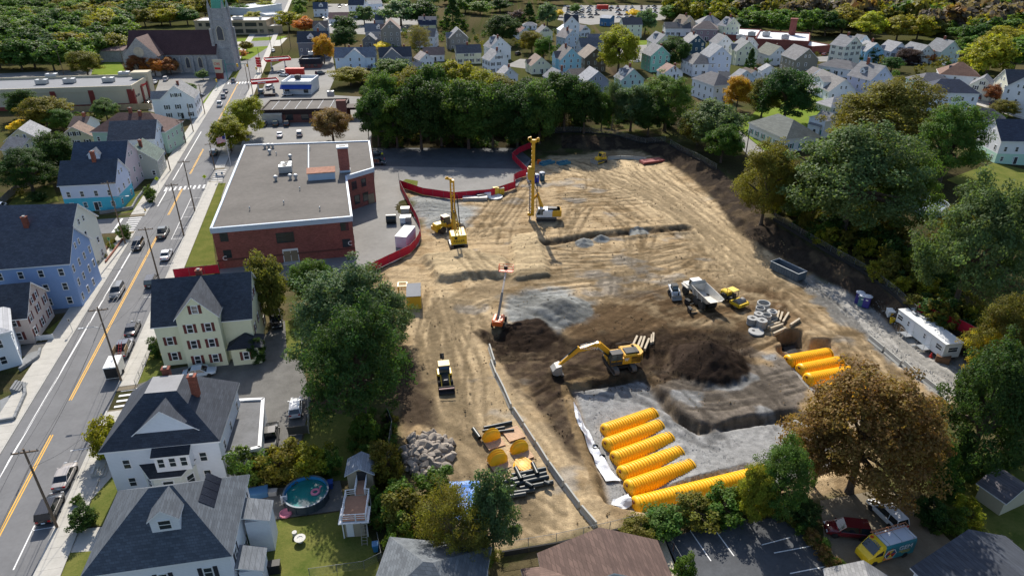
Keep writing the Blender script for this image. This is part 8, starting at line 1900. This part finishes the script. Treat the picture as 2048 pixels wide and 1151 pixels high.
b_f=fence('picket_fence','white picket fence beside the peach cottage drive',[(30,686),(70,682),(108,678)],1.0,2.0,TRIM,'picket_panel',rail=True,pr=.07,postm=TRIM)
board_fence([(578,870),(616,866)],'short grey board fence behind the white hatchback',1.4,(.13,.12,.10)); board_fence([(618,866),(618,800),(622,775)],'white edged fence along the driveway',1.3,(.4,.38,.34))
def byl(l): return next(o for o in C.objects if o.get('label','').startswith(l))
t=ob('bay_window',None,byl('white house with truncated'),(.6,-5.5,0))
b=MB(); b.loft([[(-3.4,0,z),(-1.9,-1.5,z),(1.2,-1.5,z),(2.6,0,z)] for z in(-.2,3.2)]); b.build('lower_bay',SID,t,col=(.66,.68,.62)); b=MB(); slab(b,[(-3.7,.1,4.1),(2.9,.1,4.1),(1.4,-1.8,3.2),(-2.1,-1.8,3.2)],.15,0,1); b.build('lower_roof',[ROOF,TRIM],t,col=(.026,.031,.041)); b=MB(); b.box2(-1.3,2.6,-1.2,.2,3.6,6.0); b.build('upper_bay',SID,t,col=w_); b=MB(); slab(b,[(-1.5,.2,6.9),(2.8,.2,6.9),(2.8,-1.5,6.0),(-1.5,-1.5,6.0)],.15,0,1); b.build('upper_roof',[ROOF,TRIM],t,col=(.026,.031,.041))
for x in(-.6,.65,1.9): window(t,(x,-1.2,4.9),0,.95,1.5,True)
window(t,(-.35,-1.5,1.7),0,1.4,1.6,True); window(t,(1.9,-.75,1.7),math.atan2(1.5,1.4),1.1,1.6,True); window(t,(-2.65,-.75,1.7),-math.pi/4,1.1,1.6,True)
t=ob('corner_porch',None,byl('cream house with charcoal roof'),(5.6,-5.6,0)); b=MB(); b.box2(-2.0,2.2,-1.6,1.6,-.3,3.1); b.build('porch_wall',SID,t,col=(.70,.70,.50)); b=MB()
E=[(-2.5,-2.1,3.1),(2.7,-2.1,3.1),(2.7,1.9,3.1),(-2.5,1.9,3.1)]; tp2=(.1,.2,4.6)
for i in range(4): b.poly([E[i],E[(i+1)%4],tp2],0)
b.poly(E,1); b.build('porch_roof',[ROOF,TRIM],t,col=(.028,.033,.042)); window(t,(.1,-1.6,1.6),0,.95,1.5,True,'r')
h1=byl('white house with slate hip roof')
for x,y,w2,d2,z in((7.9,1.6,2.4,2.6,4.6),(7.7,-3.4,2.2,2.6,3.0)):
    b=MB(); b.box2(x-w2/2,x+w2/2,y-d2/2,y+d2/2,-.3,z,0); E=[(x-w2/2-.2,y-d2/2-.2,z),(x+w2/2+.2,y-d2/2-.2,z),(x+w2/2+.2,y+d2/2+.2,z),(x-w2/2-.2,y+d2/2+.2,z)]
    q=b.build('side_entry',SID,h1,col=w_); b=MB(); slab(b,[(E[0][0],E[0][1],z+.9),(E[1][0],E[1][1],z),(E[2][0],E[2][1],z),(E[3][0],E[3][1],z+.9)],.15,0,1); b.build('entry_roof',[ROOF,TRIM],q,col=(.13,.145,.165))
# a site worker
def person(px,py,rz,shirt,trouser,label):
    V_=[(0,0,.95),(0,0,1.15),(0,0,1.38),(0,.0,1.5),(0,.01,1.62),(0,.01,1.76),(.2,0,1.4),(.26,.03,1.12),(.27,.12,.88),(.27,.15,.8),(-.2,0,1.4),(-.27,-.02,1.12),(-.29,.06,.87),(-.29,.08,.79),(.1,0,.9),(.12,.04,.5),(.12,0,.08),(.12,.14,.04),(-.1,0,.9),(-.12,-.04,.5),(-.13,-.06,.08),(-.13,.08,.04)]
    E_=[(0,1),(1,2),(2,3),(3,4),(4,5),(2,6),(6,7),(7,8),(8,9),(2,10),(10,11),(11,12),(12,13),(0,14),(14,15),(15,16),(16,17),(0,18),(18,19),(19,20),(20,21)]
    Rr=[.15,.14,.17,.06,.1,.085,.075,.055,.042,.04,.075,.055,.042,.04,.1,.07,.05,.045,.1,.07,.05,.045]
    me=bpy.data.meshes.new('person'); me.from_pydata(V_,E_,[]); o=bpy.data.objects.new('person',me); C.objects.link(o); o.modifiers.new('s','SKIN'); o.modifiers.new('d','SUBSURF').levels=1
    for v,r_ in zip(me.skin_vertices[0].data,Rr): v.radius=(r_,r_)
    me.skin_vertices[0].data[0].use_root=True
    m2=bpy.data.meshes.new_from_object(o.evaluated_get(bpy.context.evaluated_depsgraph_get())); bpy.data.objects.remove(o); m2.name='person'
    for m in(mat('skin',(.45,.28,.2),.6),shirt,trouser,BLK,mat('white helmet',(.7,.7,.68),.4)): m2.materials.append(m)
    for f in m2.polygons:
        z,x=f.center.z,abs(f.center.x); f.material_index=3 if z<.1 else (0 if (z<.86 and x>.21) else 2 if z<.95 else 1 if z<1.46 else 4 if z>1.70 else 0); f.use_smooth=True
    return tag(ob('person',m2,None,G(px,py),rz),label,'person')
person(765,315,.4,FL,mat('navy trousers',(.02,.025,.05),.8),'person in a fluorescent vest standing near the dark blue car')
b=MB(); b.lathe([(.2,0),(.2,.03),(.13,.04),(.03,.6),(.02,.6)],10); tag(b.build('traffic_cone',mat('red cone',(.65,.05,.04)),None,G(765,318)+Vector((.6,-.3,0))),'small orange cone beside the person in the vest','cone')

# ================= CLODS AND PEBBLES =================
def clods(n,poly,smin,smax,col,label,avoid=(),seed=3):
    g=np.random.default_rng(seed); W_=poly; x0,y0=W_.min(0); x1,y1=W_.max(0)
    X=g.uniform(x0,x1,n*3); Y=g.uniform(y0,y1,n*3); ok=sdist(X,Y,W_)<-.5
    ok&=fbm(X*.25+4,Y*.25,3)+g.normal(0,.06,len(X))>.5
    for a in avoid: ok&=sdist(X,Y,a)>1
    X,Y=X[ok][:n],Y[ok][:n]; m=len(X); s=smin+(smax-smin)*g.random(m)**3
    O=np.array([(1,0,0),(0,1,0),(-1,0,0),(0,-1,0),(0,0,.8),(0,0,-.5)],float)
    V_=O[None]*s[:,None,None]*g.uniform(.6,1.3,(m,6,1)); a=g.uniform(0,6.28,m); c,sn=np.cos(a)[:,None],np.sin(a)[:,None]
    Z=T(X,Y); co=np.stack([X[:,None]+V_[...,0]*c-V_[...,1]*sn,Y[:,None]+V_[...,0]*sn+V_[...,1]*c,Z[:,None]+V_[...,2]+.04],-1).reshape(-1,3)
    Fq=np.array([(0,1,4),(1,2,4),(2,3,4),(3,0,4),(1,0,5),(2,1,5),(3,2,5),(0,3,5)]); q=(np.arange(m)[:,None,None]*6+Fq[None]).reshape(-1,3)
    me=fastmesh('soil_clods',co,q); me.materials.append(mat('clod soil '+label[:12],col,.95,.35,1.5,spec=0)); o=stuff(ob('soil_clods',me)); o['label']=label; o['category']='clods'
clods(5200,SITE,.05,.2,(.27,.195,.11),'tan clods scattered over the sandy site',(DARKZ,PITA,PITB,GROAD))
clods(2600,DARKZ,.04,.17,(.06,.044,.031),'dark clods in the churned soil by the excavator',(),5)
clods(2200,PITA,.04,.1,(.30,.30,.295),'loose stones on the gravel pit floor',(),7)
clods(1800,GROAD,.05,.15,(.33,.32,.30),'loose stones on the gravel road',(),9)
